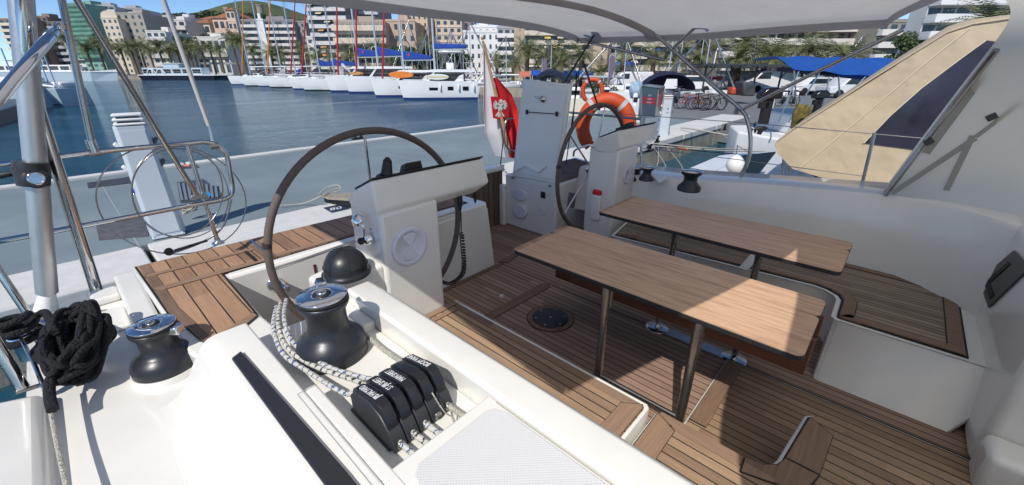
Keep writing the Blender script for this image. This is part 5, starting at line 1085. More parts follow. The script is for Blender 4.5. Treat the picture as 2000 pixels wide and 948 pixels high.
# ---- vehicles
def van(px, py, D, L_, H_, yaw, col, label, name="van", cat="van"):
    p = PD(px, py, D); t = thing(name, label, cat, (p.x, p.y, .81), yaw); W_ = 1.9; m = mat("car_%.2f_%.2f" % col[:2], col, .3, coat=.5)
    car = name == "parked_car"
    pr = [(-L_ / 2, .35), (-L_ / 2, H_ * .55), (-L_ * .30, H_ * .62), (-L_ * .18, H_), (L_ * .30, H_), (L_ * .46, H_ * .62), (L_ / 2, H_ * .55), (L_ / 2, .35)] if car else [(-L_ / 2, .35), (-L_ / 2, H_ * .95), (-L_ * .46, H_), (L_ * .20, H_), (L_ * .30, H_ * .92), (L_ * .42, H_ * .58), (L_ / 2, H_ * .50), (L_ / 2, .35)]
    mb = MB(); mb.ext([(x, -W_ / 2, z) for x, z in pr], (0, W_, 0)); mb.build("body", m, t, .09, 3, local=True)
    gl_ = [(-L_ * .26, H_ * .66), (-L_ * .17, H_ * .93), (L_ * .28, H_ * .93), (L_ * .40, H_ * .66)] if car else [(L_ * .10, H_ * .60), (L_ * .10, H_ * .90), (L_ * .27, H_ * .88), (L_ * .38, H_ * .60)]
    for s_ in (-1, 1): mb = MB(); mb.ext([(x, s_ * (W_ / 2 + .004), z) for x, z in gl_], (0, s_ * .01, 0)); mb.build("side_window", mat("car_glass", (.02, .03, .04), .1), t, local=True)
    for x in (-L_ * .32, L_ * .32):
        for s_ in (-1, 1): mb = MB(); mb.lathe([(.33, -.1), (.33, .1), (.2, .105), (0, .09)], (x, s_ * (W_ / 2 - .05), .33), 18, (0, s_, 0)); mb.build("wheel", TYRE, t, local=True)
    for s_ in (-1, 1): mb = MB(); mb.box(L_ / 2 - .04, L_ / 2 + .012, s_ * .62 - .16, s_ * .62 + .16, H_ * .40, H_ * .48); mb.build("headlight", mat("lamp_glass", (.7, .7, .7), .2), t, .02, local=True)
    return t
rY = -YAW
van(1500, 172, 46, 5.0, 2.1, rY + math.pi, (.75, .75, .76), "white van parked on the quay behind the bicycles")
van(1232, 160, 52, 4.6, 1.9, rY + math.pi, (.74, .75, .76), "white van parked left of the dome shaped boat cover")
van(1270, 166, 48, 4.3, 1.5, rY + .3, (.6, .62, .65), "silver car parked behind the notice box", "parked_car", "car")
van(1345, 168, 44, 4.2, 1.6, rY, (.72, .72, .73), "white car parked left of the bicycles' racks", "parked_car", "car")
van(1580, 172, 40, 4.3, 1.5, rY + .2, (.7, .71, .72), "white car parked at the right under the awning poles", "parked_car", "car")
van(1660, 168, 36, 4.4, 1.6, rY, (.65, .66, .68), "pale car half hidden behind the blue awning", "parked_car", "car")
# scooters
def scooter(px, py, D, col, label):
    p = PD(px, py, D); t = thing("scooter", label, "scooter", (p.x, p.y, .81), rY + rad(60), "scooters parked on the quay"); m = mat("sc_%.2f" % col[0], col, .3)
    for x in (-.6, .6): mb = MB(); mb.lathe([(.25, -.06), (.25, .06), (.1, .07), (0, .05)], (x, 0, .25), 14, (0, 1, 0)); mb.build("wheel", TYRE, t, local=True)
    mb = MB(); mb.ext([(x, -.17, z) for x, z in ((-.75, .45), (-.72, .75), (-.1, .78), (.0, .35), (.35, .33), (.5, 1.0), (.62, .95), (.6, .35), (.3, .22), (-.3, .25))], (0, .34, 0)); mb.build("body", m, t, .05, 3, local=True)
    mb = MB(); mb.box(-.72, -.05, -.14, .14, .77, .85); mb.build("seat", BLK, t, .04, 3, local=True); mb = MB(); mb.tube([(.5, -.3, 1.08), (.48, 0, 1.03), (.5, .3, 1.08)], .02, 6); mb.build("handlebar", BLK, t, local=True)
for i, (px, py) in enumerate(((1530, 192), (1552, 190), (1320, 190))): scooter(px, py, 30, ((.7, .7, .7), (.72, .72, .72), (.05, .06, .1))[i], ("white scooter left of another one behind the outboard", "white scooter on the right of a pair behind the outboard", "dark scooter left of the bicycle row")[i])
# steel shade roof with posts
pg = thing("shade_roof", "long dark steel shade roof on slim posts above the parked vehicles", "shade roof", PD(1470, 170, 42))
for yy, d0 in ((124, 42), (129, 46)):
    mb = MB(); a, b = PD(1372, yy, d0), PD(1660, yy + 4, d0 - 3); mb.ext([a, b, b - Vector((0, 0, .16)), a - Vector((0, 0, .16))], FWD * 3.4); mb.build("roof_panel", mat("dark_steel", (.05, .06, .065), .5, .5), pg)
for x in (1380, 1430, 1480, 1530, 1580, 1635):
    a = PD(x, 128, 43); mb = MB(); mb.tube([a, Vector((a.x, a.y, .81))], .09, 8); mb.tube([a - Vector((0, 0, 1.2)), a + RGT * .9], .05, 6); mb.build("post", mat("dark_steel", (.05, .06, .065), .5, .5), pg)
o = tag(MB().ext([PD(1428, 186, 30), PD(1445, 186, 30), PD(1447, 172, 30), PD(1432, 170, 30)], FWD * .8).build("road_barrier", mat("barrier_red", (.5, .06, .03), .6), None, .15, 3), "red plastic barrier on the quay right of the bicycles", "barrier")
tag(MB().ext([PD(1452, 188, 29), PD(1476, 188, 29), PD(1476, 162, 29), PD(1452, 160, 29)], FWD * 1.2).build("wrapped_bin", mat("bin_dark", (.06, .065, .07), .6, var=.5, vscale=3, bump=.6), None, .1, 3), "dark wrapped bin standing on the quay by the red barrier", "bin")
# ================================================================ BOATS AT THE FAR QUAY
BOATW = mat("boat_white", (.76, .78, .78), .25, coat=.3); BOOT = mat("antifoul_blue", (.01, .03, .14), .5); BOOTK = mat("antifoul_black", (.015, .02, .025), .5)
SMOKE = mat("smoked_glass", (.012, .012, .016), .08); MAST = mat("mast_grey", (.48, .52, .56), .4, .3); REDF = mat("furl_red", (.42, .015, .02), .7); ORF = mat("furl_orange", (.62, .22, .03), .7); BLUEC = mat("sail_cover_blue", (.006, .05, .30), .7)
def loft_hull(L_, Bm, F0, F1, zk=-.3, fine=.55, n=14, x0=0.0):
    secs = []
    for i in range(n + 1):
        u = i / n; b = Bm / 2 * min(1, (math.sin(min(1, u / fine) * math.pi / 2)) ** .75) * (1 - .12 * max(0, u - .6) / .4) + .03; f = F0 + (F1 - F0) * u; xo = -.35 * (1 - u) ** 6
        x = x0 + u * L_
        secs.append([(x + xo, -b, f), (x + xo * .5, -b * .98, f * .55), (x + .15 * (1 - u), -b * .84, .0), (x + .3 * (1 - u), -b * .5, zk), (x + .3 * (1 - u), b * .5, zk), (x + .15 * (1 - u), b * .84, 0), (x + xo * .5, b * .98, f * .55), (x + xo, b, f)])
    return secs
def hull_mesh(secs):
    mb = MB(); w = len(secs[0]); n = len(secs) - 1
    mb.add([v for s in secs for v in s], [(i * w + j, (i + 1) * w + j, (i + 1) * w + (j + 1) % w, i * w + (j + 1) % w) for i in range(n) for j in range(w)] + [tuple(range(w)), tuple(n * w + j for j in range(w))[::-1]]); return mb
def boot_mesh(secs, h=.16):
    s2 = [[(x, y * 1.006, min(z, h) if abs(z) > .01 or True else z) for x, y, z in s] for s in secs]
    out = []
    for s in secs:
        def atz(a, b, z): t = (z - a[2]) / (b[2] - a[2] + 1e-9); return tuple(a[k] + (b[k] - a[k]) * t for k in range(3))
        q = [atz(s[2], s[1], h)] + s[2:6] + [atz(s[5], s[6], h)]; out.append([(x - .006, y * 1.012, z) for x, y, z in q])
    mb = MB(); w = 6; mb.add([v for s in out for v in s], [(i * w + j, (i + 1) * w + j, (i + 1) * w + j + 1, i * w + j + 1) for i in range(len(out) - 1) for j in range(w - 1)] + [tuple(range(w))]); return mb
BDIR = Vector((.80, -.60, 0)).normalized()
def lift(v, z=0): return Vector((v[0], v[1], z))
def rig(t, xm, H_, bow, furl, cover, boom=4.2, zdeck=1.3, r=.10):
    mb = MB(); mb.tube([(xm, 0, zdeck), (xm + .25, 0, H_)], [r, r * .6], 8); m = mb.build("mast", MAST, t, local=True)
    mb = MB(); mb.tube([(xm + .1, -1.1, H_ * .42), (xm + .1, 1.1, H_ * .42)], .03, 5); mb.tube([(xm + .16, -.9, H_ * .7), (xm + .16, .9, H_ * .7)], .03, 5); mb.build("spreader", MAST, m, local=True)
    if furl: mb = MB(); mb.tube([(bow, 0, zdeck + .4), (xm, 0, H_ * .97)], [.12, .05], 7); mb.build("furled_genoa", furl, t, local=True)
    mb = MB()
    for y in (-1.6, 1.6): mb.tube([(xm + .3, y, zdeck), (xm + .15, y * .55, H_ * .43), (xm + .22, 0, H_ * .95)], .018, 4)
    mb.tube([(xm + 7, 0, zdeck), (xm + .25, 0, H_)], .016, 4); mb.build("stay", STEELD, t, local=True)
    zb = zdeck + 1.35
    if cover:
        mb = MB(); mb.ext([(xm + .1, -.13, zb), (xm + boom, -.13, zb), (xm + boom, -.13, zb + .26), (xm + .9, -.13, zb + .55), (xm + .1, -.13, zb + .75)], (0, .26, 0)); mb.build("sail_cover", cover, t, .06, 2, local=True)
    mb = MB(); mb.tube([(xm + .1, 0, zb - .06), (xm + boom + .1, 0, zb)], .07, 7); mb.build("boom", MAST, t, local=True)
def monohull(px, py, L_, H_, furl, cover, label, emblem=None, seed=0):
    p = PZ(px, py, 0); t = thing("sailing_yacht", label, "sailboat", lift(p), math.atan2(BDIR.y, BDIR.x), "yachts moored bows out at the far quay"); r = random.Random(seed); t.scale = (1, 1, 1.3)
    S = loft_hull(L_, L_ * .31, 1.35, 1.15); hull_mesh(S).build("hull", BOATW, t, local=True, smooth=True); boot_mesh(S).build("antifoul", BOOTK if seed % 2 else BOOT, t, local=True)
    mb = MB(); mb.prism([(L_ * .25, -.25), (L_ * .32, -.9), (L_ * .60, -1.15), (L_ * .60, 1.15), (L_ * .32, .9), (L_ * .25, .25)], 1.2, [1.35, 1.5, 1.72, 1.72, 1.5, 1.35]); mb.build("coachroof", BOATW, t, .06, 2, local=True)
    for s_ in (-1, 1): mb = MB(); mb.ext([(L_ * .36, s_ * 1.0, 1.42), (L_ * .56, s_ * 1.16, 1.48), (L_ * .56, s_ * 1.16, 1.62), (L_ * .38, s_ * 1.02, 1.55)], (0, s_ * .02, 0)); mb.build("cabin_window", SMOKE, t, local=True)
    mb = MB(); mb.grid(lambda u, v: (L_ * .62 + u * 1.3, -1.1 + 2.2 * v, 1.62 + .75 * math.sin(math.pi * v) ** .4 * math.sin(min(1, u * 1.6 + .05) * math.pi / 2)), 6, 10, (0, 0, -.01)); mb.build("spray_dodger", (NAVY, CANVAS, BLUEC)[seed % 3], t, local=True)
    mb = MB()
    for s_ in (-1, 1):
        for k in range(6): x = .9 + k * 1.8; b = L_ * .145 * min(1, (x / (L_ * .55)) ** .6); mb.tube([(x, s_ * b, 1.25), (x, s_ * b, 1.9)], .014, 4)
        mb.tube([(.1, s_ * .15, 1.9)] + [(x, s_ * L_ * .145 * min(1, (x / (L_ * .55)) ** .6), 1.88) for x in (1, 2.5, 4.5, 7, 10)], .010, 4)
    mb.build("guard_rail", STEELD, t, local=True)
    mb = MB(); mb.box(-.3, .15, -.09, .09, 1.22, 1.34); mb.build("bow_roller", STEELD, t, local=True)
    if emblem:
        mb = MB(); mb.ext([(1.45 + .22 * math.cos(a), -.64 - .05 * math.cos(a), .82 + .22 * math.sin(a)) for a in [k * .449 for k in range(14)]], (-.02, -.05, 0)); mb.build("bow_emblem", emblem, t, local=True)
    mb = MB(); y = -(L_ * .148); mb.tube([(L_ * .5, y - .1, .35), (L_ * .5, y - .1, .95)], .13, 8); mb.build("fender", WHITE, t, .05, local=True)
    rig(t, L_ * .40, H_, .1, furl, cover, L_ * .34, 1.3, .11); return t
EMB = mat("emblem_pale_red", (.62, .25, .22), .5); EMR = mat("emblem_red", (.45, .02, .05), .5)
yl = [((452, 166.5), 10, 15, None, None, "white yacht furthest left in the far row, no coloured sails", EMB), ((478, 169), 10.5, 15, ORF, None, "white yacht with an amber furled sail, second from the left in the far row", EMB), ((505, 170), 11, 16, None, None, "white yacht with a plain rig, third from the left in the far row", EMB), ((527, 172), 11.5, 16, ORF, None, "white yacht with the longer orange furled sail in the far row", EMB),
      ((572, 175.5), 11, 15, REDF, BLUEC, "white yacht with a red furled sail, left of the yacht carrying a dinghy", EMR), ((594, 178), 11.5, 16, REDF, BLUEC, "white yacht with a red furled sail and a grey dinghy on deck", EMR)]
for i, (p, L_, H_, f, c_, lab, e) in enumerate(yl): monohull(p[0], p[1], L_, H_, f, c_, lab, e, i)
def dinghy(pos, yaw, label, tilt=0):
    t = thing("rubber_dinghy", label, "dinghy", pos, yaw); R2 = Matrix.Rotation(tilt, 3, 'Y')
    mb = MB(); mb.tube([R2 @ Vector(v) for v in smooth_pts([(1.5, -.55, .2), (.2, -.6, .2), (-1.0, -.45, .25), (-1.5, 0, .35), (-1.0, .45, .25), (.2, .6, .2), (1.5, .55, .2)], 5)], .21, 10); mb.build("tube", mat("dinghy_grey", (.42, .45, .48), .5), t, local=True)
    mb = MB(); mb.prism([(1.4, -.45), (-1.0, -.35), (-1.3, 0), (-1.0, .35), (1.4, .45)], .05, .14); o = mb.build("floor", mat("dinghy_grey", (.42, .45, .48), .5), t, local=True); o.rotation_euler = (0, tilt, 0)
pz = PZ(594, 178, 0); dinghy(lift(pz + BDIR * 2.9, 1.85), math.atan2(BDIR.y, BDIR.x), "pale grey rubber dinghy upside on a yacht's foredeck"); pz = PZ(527, 172, 0); dinghy(lift(pz + BDIR * 2.8, 1.8), math.atan2(BDIR.y, BDIR.x), "grey rubber dinghy on the deck of the orange sailed yacht")
pz = PZ(650, 181, 0); dinghy(lift(pz + BDIR * 2.5 + Vector((.6, .8, 0)) * 2, 2.4), math.atan2(BDIR.y, BDIR.x), "grey rubber dinghy tilted up beside the first catamaran", rad(35))
def catamaran(px, py, L_, H_, furl, cover, label, big=False, scale=1.0, d=None):
    p = PZ(px, py, 0); dd = d or BDIR; t = thing("catamaran", label, "catamaran", lift(p), math.atan2(dd.y, dd.x), "catamarans moored bows out at the far quay"); t.scale = (scale, scale, scale * 1.62)
    W_ = 5.4
    for s_ in (0, 1):
        y0 = s_ * W_; S = [[(x, y + y0, z) for x, y, z in q] for q in loft_hull(L_, 1.55, 1.45, 1.35, fine=.3)]
        hull_mesh(S).build("hull", BOATW, t, local=True, smooth=True); S0 = loft_hull(L_, 1.55, 1.45, 1.35, fine=.3); o = boot_mesh(S0, .20).build("antifoul", BOOT, t, local=True); o.location = (0, y0, 0)
    mb = MB(); mb.box(L_ * .32, L_ * .93, .3, W_ - .3, .75, 1.40); mb.build("bridge_deck", BOATW, t, .08, 2, local=True)
    mb = MB(); mb.tube([(.9, 0, 1.25), (.9, W_, 1.25)], .12, 8); mb.build("cross_beam", MAST, t, local=True)
    mb = MB(); mb.add([(1.0, .5, 1.25), (L_ * .32, .5, 1.25), (L_ * .32, W_ - .5, 1.25), (1.0, W_ - .5, 1.25)], [(0, 1, 2, 3)]); mb.build("trampoline", mat("net", (.25, .27, .28), .9), t, local=True)
    for s_ in (0, 1):
        y = -.785 if s_ == 0 else W_ + .785
        for x in (L_ * .36, L_ * .60, L_ * .80): mb = MB(); mb.box(x, x + (1.1 if x < L_ * .5 else .75), y - .008, y + .008, .72, 1.0); mb.build("hull_window", SMOKE, t, local=True)
    x0 = L_ * .30; C0 = [(x0, .45), (x0 + .9, -.05), (L_ * .80, -.15), (L_ * .80, W_ + .15), (x0 + .9, W_ + .05), (x0, W_ - .45)]
    mb = MB(); mb.prism([(a + .35, b * .96 + .1) for a, b in C0], 1.38, 2.02); mb.build("saloon_glass", SMOKE, t, .05, 2, local=True)
    mb = MB(); mb.prism([(x0 + .1, .3), (x0 + .9, -.1), (L_ * .97, -.2), (L_ * .97, W_ + .2), (x0 + .9, W_ + .1), (x0 + .1, W_ - .3)], 2.02, [2.04, 2.22, 2.22, 2.22, 2.22, 2.04]); mb.build("coachroof", BOATW, t, .07, 2, local=True)
    mb = MB()
    for y in (-.12, W_ - .08): mb.ext([(L_ * .70, y, 1.38), (L_ * .82, y, 1.38), (L_ * .82, y, 1.9), (L_ * .76, y, 1.75)], (0, .2, 0))
    mb.ext([(x0 + .2, -.02, 1.36), (x0 + 1.2, -.08, 2.05), (x0 + 1.45, -.08, 2.05), (x0 + .6, -.04, 1.36)], (0, .1, 0)); mb.build("roof_strut", BOATW, t, local=True)
    if big:
        mb = MB(); mb.prism([(L_ * .50, .9), (L_ * .56, .6), (L_ * .80, .6), (L_ * .84, 1.2), (L_ * .84, 4.2), (L_ * .80, 4.8), (L_ * .56, 4.8), (L_ * .50, 4.5)], 3.45, 3.56); mb.build("flybridge_top", BOATW, t, .05, 2, local=True)
        mb = MB()
        for x in (L_ * .55, L_ * .80):
            for y in (.9, 4.5): mb.tube([(x, y, 2.2), (x, y, 3.46)], .03, 6)
        mb.build("flybridge_post", STEELD, t, local=True)
        mb = MB(); mb.box(L_ * .6, L_ * .7, 1.6, 3.8, 2.22, 2.75); mb.build("flybridge_seat", WHITE, t, .08, 2, local=True)
        mb = MB(); mb.tube([(L_ * .64, 1.2 + .3 * math.cos(a), 2.95 + .3 * math.sin(a)) for a in [k * .524 for k in range(12)]], .02, 5, closed=True); mb.build("helm_wheel", STEELD, t, local=True)
    for x in (L_ * .42, L_ * .66, L_ * .86): mb = MB(); mb.lathe([(0, -.28), (.11, -.22), (.12, .2), (0, .28)], (x + .85, -.93, .95), 10); mb.build("fender", WHITE, t, local=True)
    mb = MB()
    for k in range(9): x = .4 + k * L_ * .11; mb.tube([(x, -.6, 1.4), (x, -.6, 1.95)], .014, 4)
    mb.tube([(.4, -.6, 1.95), (L_ * .95, -.6, 1.92)], .009, 4); mb.tube([(.4, -.6, 1.68), (L_ * .95, -.6, 1.66)], .009, 4); mb.build("guard_rail", STEELD, t, local=True)
    o = thing  # rig stands on the coachroof
    H0 = H_; xm = L_ * .44
    mb = MB(); mb.tube([(xm, W_ / 2, 2.1), (xm + .2, W_ / 2, H0)], [.15, .10], 10); m = mb.build("mast", MAST, t, local=True)
    zb = 3.1 if not big else 3.75
    mb = MB(); mb.ext([(xm + .1, W_ / 2 - .2, zb), (xm + 4.2, W_ / 2 - .2, zb + .05), (xm + 4.2, W_ / 2 - .2, zb + .30), (xm + .1, W_ / 2 - .2, zb + (.75 if not big else .4))], (0, .4, 0)); sc = mb.build("sail_cover", cover, t, .08, 3, local=True)
    if not big: mb = MB(); mb.ext([(xm + .9 + .13 * math.cos(a), W_ / 2 - .21, zb + .4 + .13 * math.sin(a)) for a in [k * .5236 for k in range(12)]], (0, -.01, 0)); mb.build("cover_emblem", mat("cover_red", (.5, .04, .08), .6), sc, local=True)
    if not big: textobj("Fermont" if 0 else "", 0, None, None, None, None) if 0 else None
    mb = MB(); mb.tube([(xm, W_ / 2, zb - .05), (xm + 4.4, W_ / 2, zb)], .08, 8); mb.build("boom", MAST, t, local=True)
    if furl: mb = MB(); mb.tube([(1.0, W_ / 2, 1.5), (xm, W_ / 2, H0 * .95)], [.14, .06], 8); mb.build("furled_genoa", furl, t, local=True)
    mb = MB()
    for y in (0, W_): mb.tube([(xm + .8, y, 1.4), (xm + .1, W_ / 2, H0 * .9)], .018, 4)
    mb.build("stay", STEELD, t, local=True); return t
catamaran(645, 181, 9.5, 17, REDF, BLUEC, "catamaran with a blue boom cover, furthest of the three", scale=.92)
catamaran(681, 183.5, 9.5, 17, REDF, BLUEC, "catamaran with dark saloon windows, middle of the three", scale=.92)
catamaran(733, 190.5, 9.5, 16, REDF, BLUEC, "catamaran showing its netting and anchor, next to the nearest one", scale=.80)
cbig = catamaran(787, 196, 9.5, 17, None, BLUEC, "nearest catamaran with a flybridge roof and white fenders", True, scale=.82, d=(PZ(945, 194.5, 0) - PZ(787, 196, 0)).normalized())
p = PZ(787, 196, 0); dd = (PZ(945, 194.5, 0) - PZ(787, 196, 0)).normalized()
mb = MB(); c = lift(p + dd * 3.9, 1.45); c = c + Vector((dd.y, -dd.x, 0)) * -.02
def board(c, L_, hh, th, m, name, label, cat, stripe=None):
    t = thing(name, label, cat, c); nrm = Vector((dd.y, -dd.x, 0))
    mb = MB(); mb.ext([dd * L_ * math.cos(a) + Vector((0, 0, hh * math.sin(a))) * (1) + Vector((0, 0, 0)) for a in [k * 2 * math.pi / 28 for k in range(28)]], nrm * th); mb.build("board", m, t, .02, 2, local=True)
    if stripe: mb = MB(); mb.ext([dd * x + Vector((0, 0, z)) + nrm * (-.01 if nrm.dot(c) > 0 else th + .01) for x, z in ((-L_ * .97, -hh * .16), (L_ * .97, -hh * .16), (L_ * .97, hh * .16), (-L_ * .97, hh * .16))], nrm * -.008); mb.build("stripe", stripe, t, local=True)
nrm = Vector((dd.y, -dd.x, 0)); nrm = nrm if nrm.dot(-p) > 0 else -nrm
board(lift(p + dd * 3.75, 2.25) + nrm * .72, 1.15, .28, .06, mat("board_white", (.75, .78, .74), .4), "paddle_board", "white and yellow paddle board lashed to the nearest catamaran's rail", "paddle board", mat("board_yellow", (.65, .45, .08), .5))
board(lift(p + dd * .9 + Vector((-.2, 1.2, 0)), 2.45), 1.25, .33, .12, mat("kayak", (.75, .22, .03), .45), "kayak", "orange kayak standing on edge ahead of the nearest catamaran", "kayak")
board(lift(PZ(692, 182, 0) + BDIR * 0.6, 2.45), .9, .20, .1, mat("kayak2", (.60, .28, .06), .5, var=.6, vscale=2), "kayak", "smaller striped kayak beside the tilted dinghy", "kayak")
# excursion boats on the left
def ferry(px0, px1, py, zt, hullm, cabm, label, D, flip=1, win=6, top=True):
    a, b = PZ(px0, py, 0), PZ(px1, py, 0); v = b - a; L_ = v.length; t = thing("excursion_boat", label, "ferry", lift(a), math.atan2(v.y, v.x)); W_ = 4.6
    mb = MB(); P = [(0, 0), (L_ * .86, 0), (L_, W_ / 2), (L_ * .86, W_), (0, W_)] if flip > 0 else [(0, W_ / 2), (L_ * .12, 0), (L_, 0), (L_, W_), (L_ * .12, W_)]
    n = 5; mb.add([((x - L_ / 2) * .95 + L_ / 2, (y - W_ / 2) * .85 + W_ / 2, -.2) for x, y in P] + [(x, y, zt[0] + (.5 if abs(y - W_ / 2) < .1 else 0)) for x, y in P], [(i, (i + 1) % n, n + (i + 1) % n, n + i) for i in range(n)] + [tuple(range(n, 2 * n))]); mb.build("hull", hullm, t, local=True)
    mb = MB(); mb.prism([((x - L_ / 2) * 1.004 + L_ / 2, (y - W_ / 2) * 1.02 + W_ / 2) for x, y in P], zt[0] - .1, [zt[0] + .12 + (.5 if abs(y - W_ / 2) < .1 else 0) for x, y in P]); mb.build("rubbing_strake", WHITE, t, local=True)
    x0, x1 = (L_ * .05, L_ * .72) if flip > 0 else (L_ * .22, L_ * .78)
    mb = MB(); mb.prism([(x0, .5), (x1, .5), (x1 + 1.2, W_ / 2), (x1, W_ - .5), (x0, W_ - .5)], zt[0], zt[1]); mb.build("saloon", cabm, t, .1, 2, local=True)
    for k in range(win):
        u0 = x0 + (x1 - x0) * (k + .10) / win; u1 = x0 + (x1 - x0) * (k + .90) / win; mb = MB(); mb.box(u0, u1, .47, .50, zt[0] + (zt[1] - zt[0]) * .28, zt[0] + (zt[1] - zt[0]) * .80); mb.build("window", SMOKE, t, local=True)
    if top: mb = MB(); mb.box(x0 + (x1 - x0) * .35, x0 + (x1 - x0) * .62, 1.0, W_ - 1, zt[1], zt[1] + 1.1); mb.build("wheelhouse", cabm, t, .1, 2, local=True); mb = MB(); mb.box(x0 + (x1 - x0) * .30, x0 + (x1 - x0) * .66, .8, W_ - .8, zt[1] + 1.1, zt[1] + 1.25); mb.build("wheelhouse_roof", WHITE, t, .05, local=True)
    mb = MB()
    for k in range(10): x = L_ * .05 + k * L_ * .09; mb.tube([(x, .1, zt[0]), (x, .1, zt[0] + .9)], .03, 4)
    mb.tube([(L_ * .03, .1, zt[0] + .9), (L_ * .88, .1, zt[0] + .9)], .02, 4); mb.build("railing", WHITE, t, local=True)
    mb = MB(); mb.tube([(L_ * .5, W_ / 2, zt[1]), (L_ * .5, W_ / 2, zt[1] + 3)], .05, 6); mb.build("signal_mast", WHITE, t, local=True); return t
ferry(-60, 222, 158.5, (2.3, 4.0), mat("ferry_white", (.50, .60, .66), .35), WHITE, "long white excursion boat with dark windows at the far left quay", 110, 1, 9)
ferry(272, 444, 157, (1.35, 3.3), mat("hull_navy", (.015, .02, .04), .35), mat("ferry_pale", (.45, .55, .62), .35), "low excursion boat with a dark navy hull and pale cabin", 110, 1, 6)
for k, xx in enumerate((298, 316)):
    p0 = PD(xx, 150, 118); mb = MB(); mb.tube([lift(p0, 1.6) + RGT * 1.5 * math.cos(a) * .75 + Vector((0, 0, 1.35 * math.sin(a))) for a in [k2 * math.pi / 10 for k2 in range(11)]], .14, 6); tag(mb.build("boarding_hoop", WHITE), ("left", "right")[k] + " white hoop arch at the stern of the navy hulled boat", "boat arch")
# nearer boats at the left edge, sterns towards us
def near_left(px0, px1, py, hz, D, label, seed):
    a = PZ(px0, py, 0); b = PZ(px1, py, 0); v = b - a; L_ = v.length; t = thing("moored_boat", label, "motorboat", lift(a), math.atan2(v.y, v.x))
    mb = MB(); mb.add([(0, 0, -.1), (L_, .2, -.1), (L_, 3, -.1), (0, 3, -.1), (-.1, -.2, hz), (L_ + .15, -.1, hz), (L_ - .3, 3, hz), (-.2, 3, hz)], [(0, 1, 5, 4), (1, 2, 6, 5), (3, 0, 4, 7), (4, 5, 6, 7)]); mb.build("hull", mat("hull_shade", (.42, .52, .58), .35), t, .05, 2, local=True)  # white hull; its shade is put into this blue-grey colour
    mb = MB(); mb.box(0, L_, -.04, .0, .18, .24); mb.build("water_stripe", BLK, t, local=True)
    mb = MB(); mb.box(L_ * .1, L_ * .9, .8, 2.6, hz, hz + .5); mb.build("coaming", WHITE, t, .2, 3, local=True)
    mb = MB(); mb.tube(smooth_pts([(0, .1, hz + .1), (L_ * .5, -.15, hz + .25), (L_, .1, hz + .1)], 5), .11, 8); mb.build("rubber_tube", WHITE, t, local=True)
    mb = MB()
    for k in range(3): mb.tube([(L_ * (.2 + k * .3), .6, hz), (L_ * (.2 + k * .3) - .6, 1.2, hz + 2.2 + k * .2)], .05, 6)
    mb.build("davit_tube", mat("blue_tube", (.25, .38, .62), .3, .6), t, local=True)
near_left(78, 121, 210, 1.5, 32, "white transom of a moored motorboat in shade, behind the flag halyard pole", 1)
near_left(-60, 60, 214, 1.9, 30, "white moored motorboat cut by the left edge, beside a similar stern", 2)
mb = MB(); q = [PZ(-60, 262, .0), PZ(74, 222, 0), PZ(80, 212, 0), PZ(-60, 205, 0)]; n = 4
mb.add([v for v in q] + [v + Vector((0, 0, 1.0)) * (.9 if i in (1, 2) else .6) for i, v in enumerate(q)], [(i, (i + 1) % n, n + (i + 1) % n, n + i) for i in range(n)] + [(4, 5, 6, 7)])
tag(mb.build("dark_boat", mat("hull_navy", (.015, .02, .04), .35), None, .05, 2), "dark low bow of a boat at the left edge above the pontoon", "boat")
# ================================================================ MASTS OF THE INNER BASIN
MINI = None
def mini_yacht(px, ytop, D, label, lean=0):
    global MINI
    p = PD(px, 140, D); zt = PD(px, ytop, D).z; yaw = random.Random(px).uniform(0, 6.28)
    if MINI is None:
        t = thing("distant_yacht", label, "sailboat", (p.x, p.y, .0), yaw, "small yachts whose masts stand before the promenade")
        S = loft_hull(8, 2.4, 1.1, .95); hull_mesh(S).build("hull", BOATW, t, local=True, smooth=True)
        mb = MB(); mb.prism([(2, -.3), (2.8, -.8), (5.2, -.9), (5.2, .9), (2.8, .8), (2, .3)], 1.0, 1.4); mb.build("coachroof", BOATW, t, .05, local=True)
        mb = MB(); mb.tube([(3.2, 0, 0), (3.25, 0, 1.0)], [.075, .05], 6); m = mb.build("mast", MAST, t, local=True)
        mb = MB(); mb.tube([(3.3, 0, 2.2), (6.6, 0, 2.25)], .12, 6); mb.build("boom", MAST, t, local=True)
        mb = MB(); mb.tube([(.1, 0, 0), (3.2, 0, .96)], .03, 4); mb.tube([(8, 0, 0), (3.2, 0, 1)], .02, 4); s_ = mb.build("stay", STEELD, t, local=True); MINI = t
    else: t = dup(MINI, (p.x, p.y, .0), yaw, label)
    for c in bpy.data.objects:
        if c.parent == t and c.name.split('.')[0] in ("mast", "stay"): c.location = (0, 0, 1.1); c.scale = (1, 1, zt - 1.1)
    return t
mm = [(706, 35, 92), (716, 70, 80), (762, 66, 85), (790, 62, 80), (806, 48, 78), (822, 70, 84), (838, 45, 72), (852, 60, 80), (868, 75, 86), (884, 40, 74), (896, 62, 84), (912, 70, 80), (925, 85, 90), (938, 72, 80), (1028, 72, 60), (1070, 74, 62), (1094, 88, 58), (1104, 84, 66), (1142, 80, 62), (1255, 70, 48), (1262, 74, 44), (1275, 66, 50), (1300, 90, 55), (1425, 70, 50), (1445, 48, 42), (1458, 80, 52), (1482, 62, 46), (1496, 90, 50), (1515, 72, 58), (1540, 84, 52), (1350, 74, 52), (1620, 70, 50)]
mm = [m_ for m_ in mm if True]
WH = ["thin", "slim grey", "pale", "short hulled", "tall masted"]
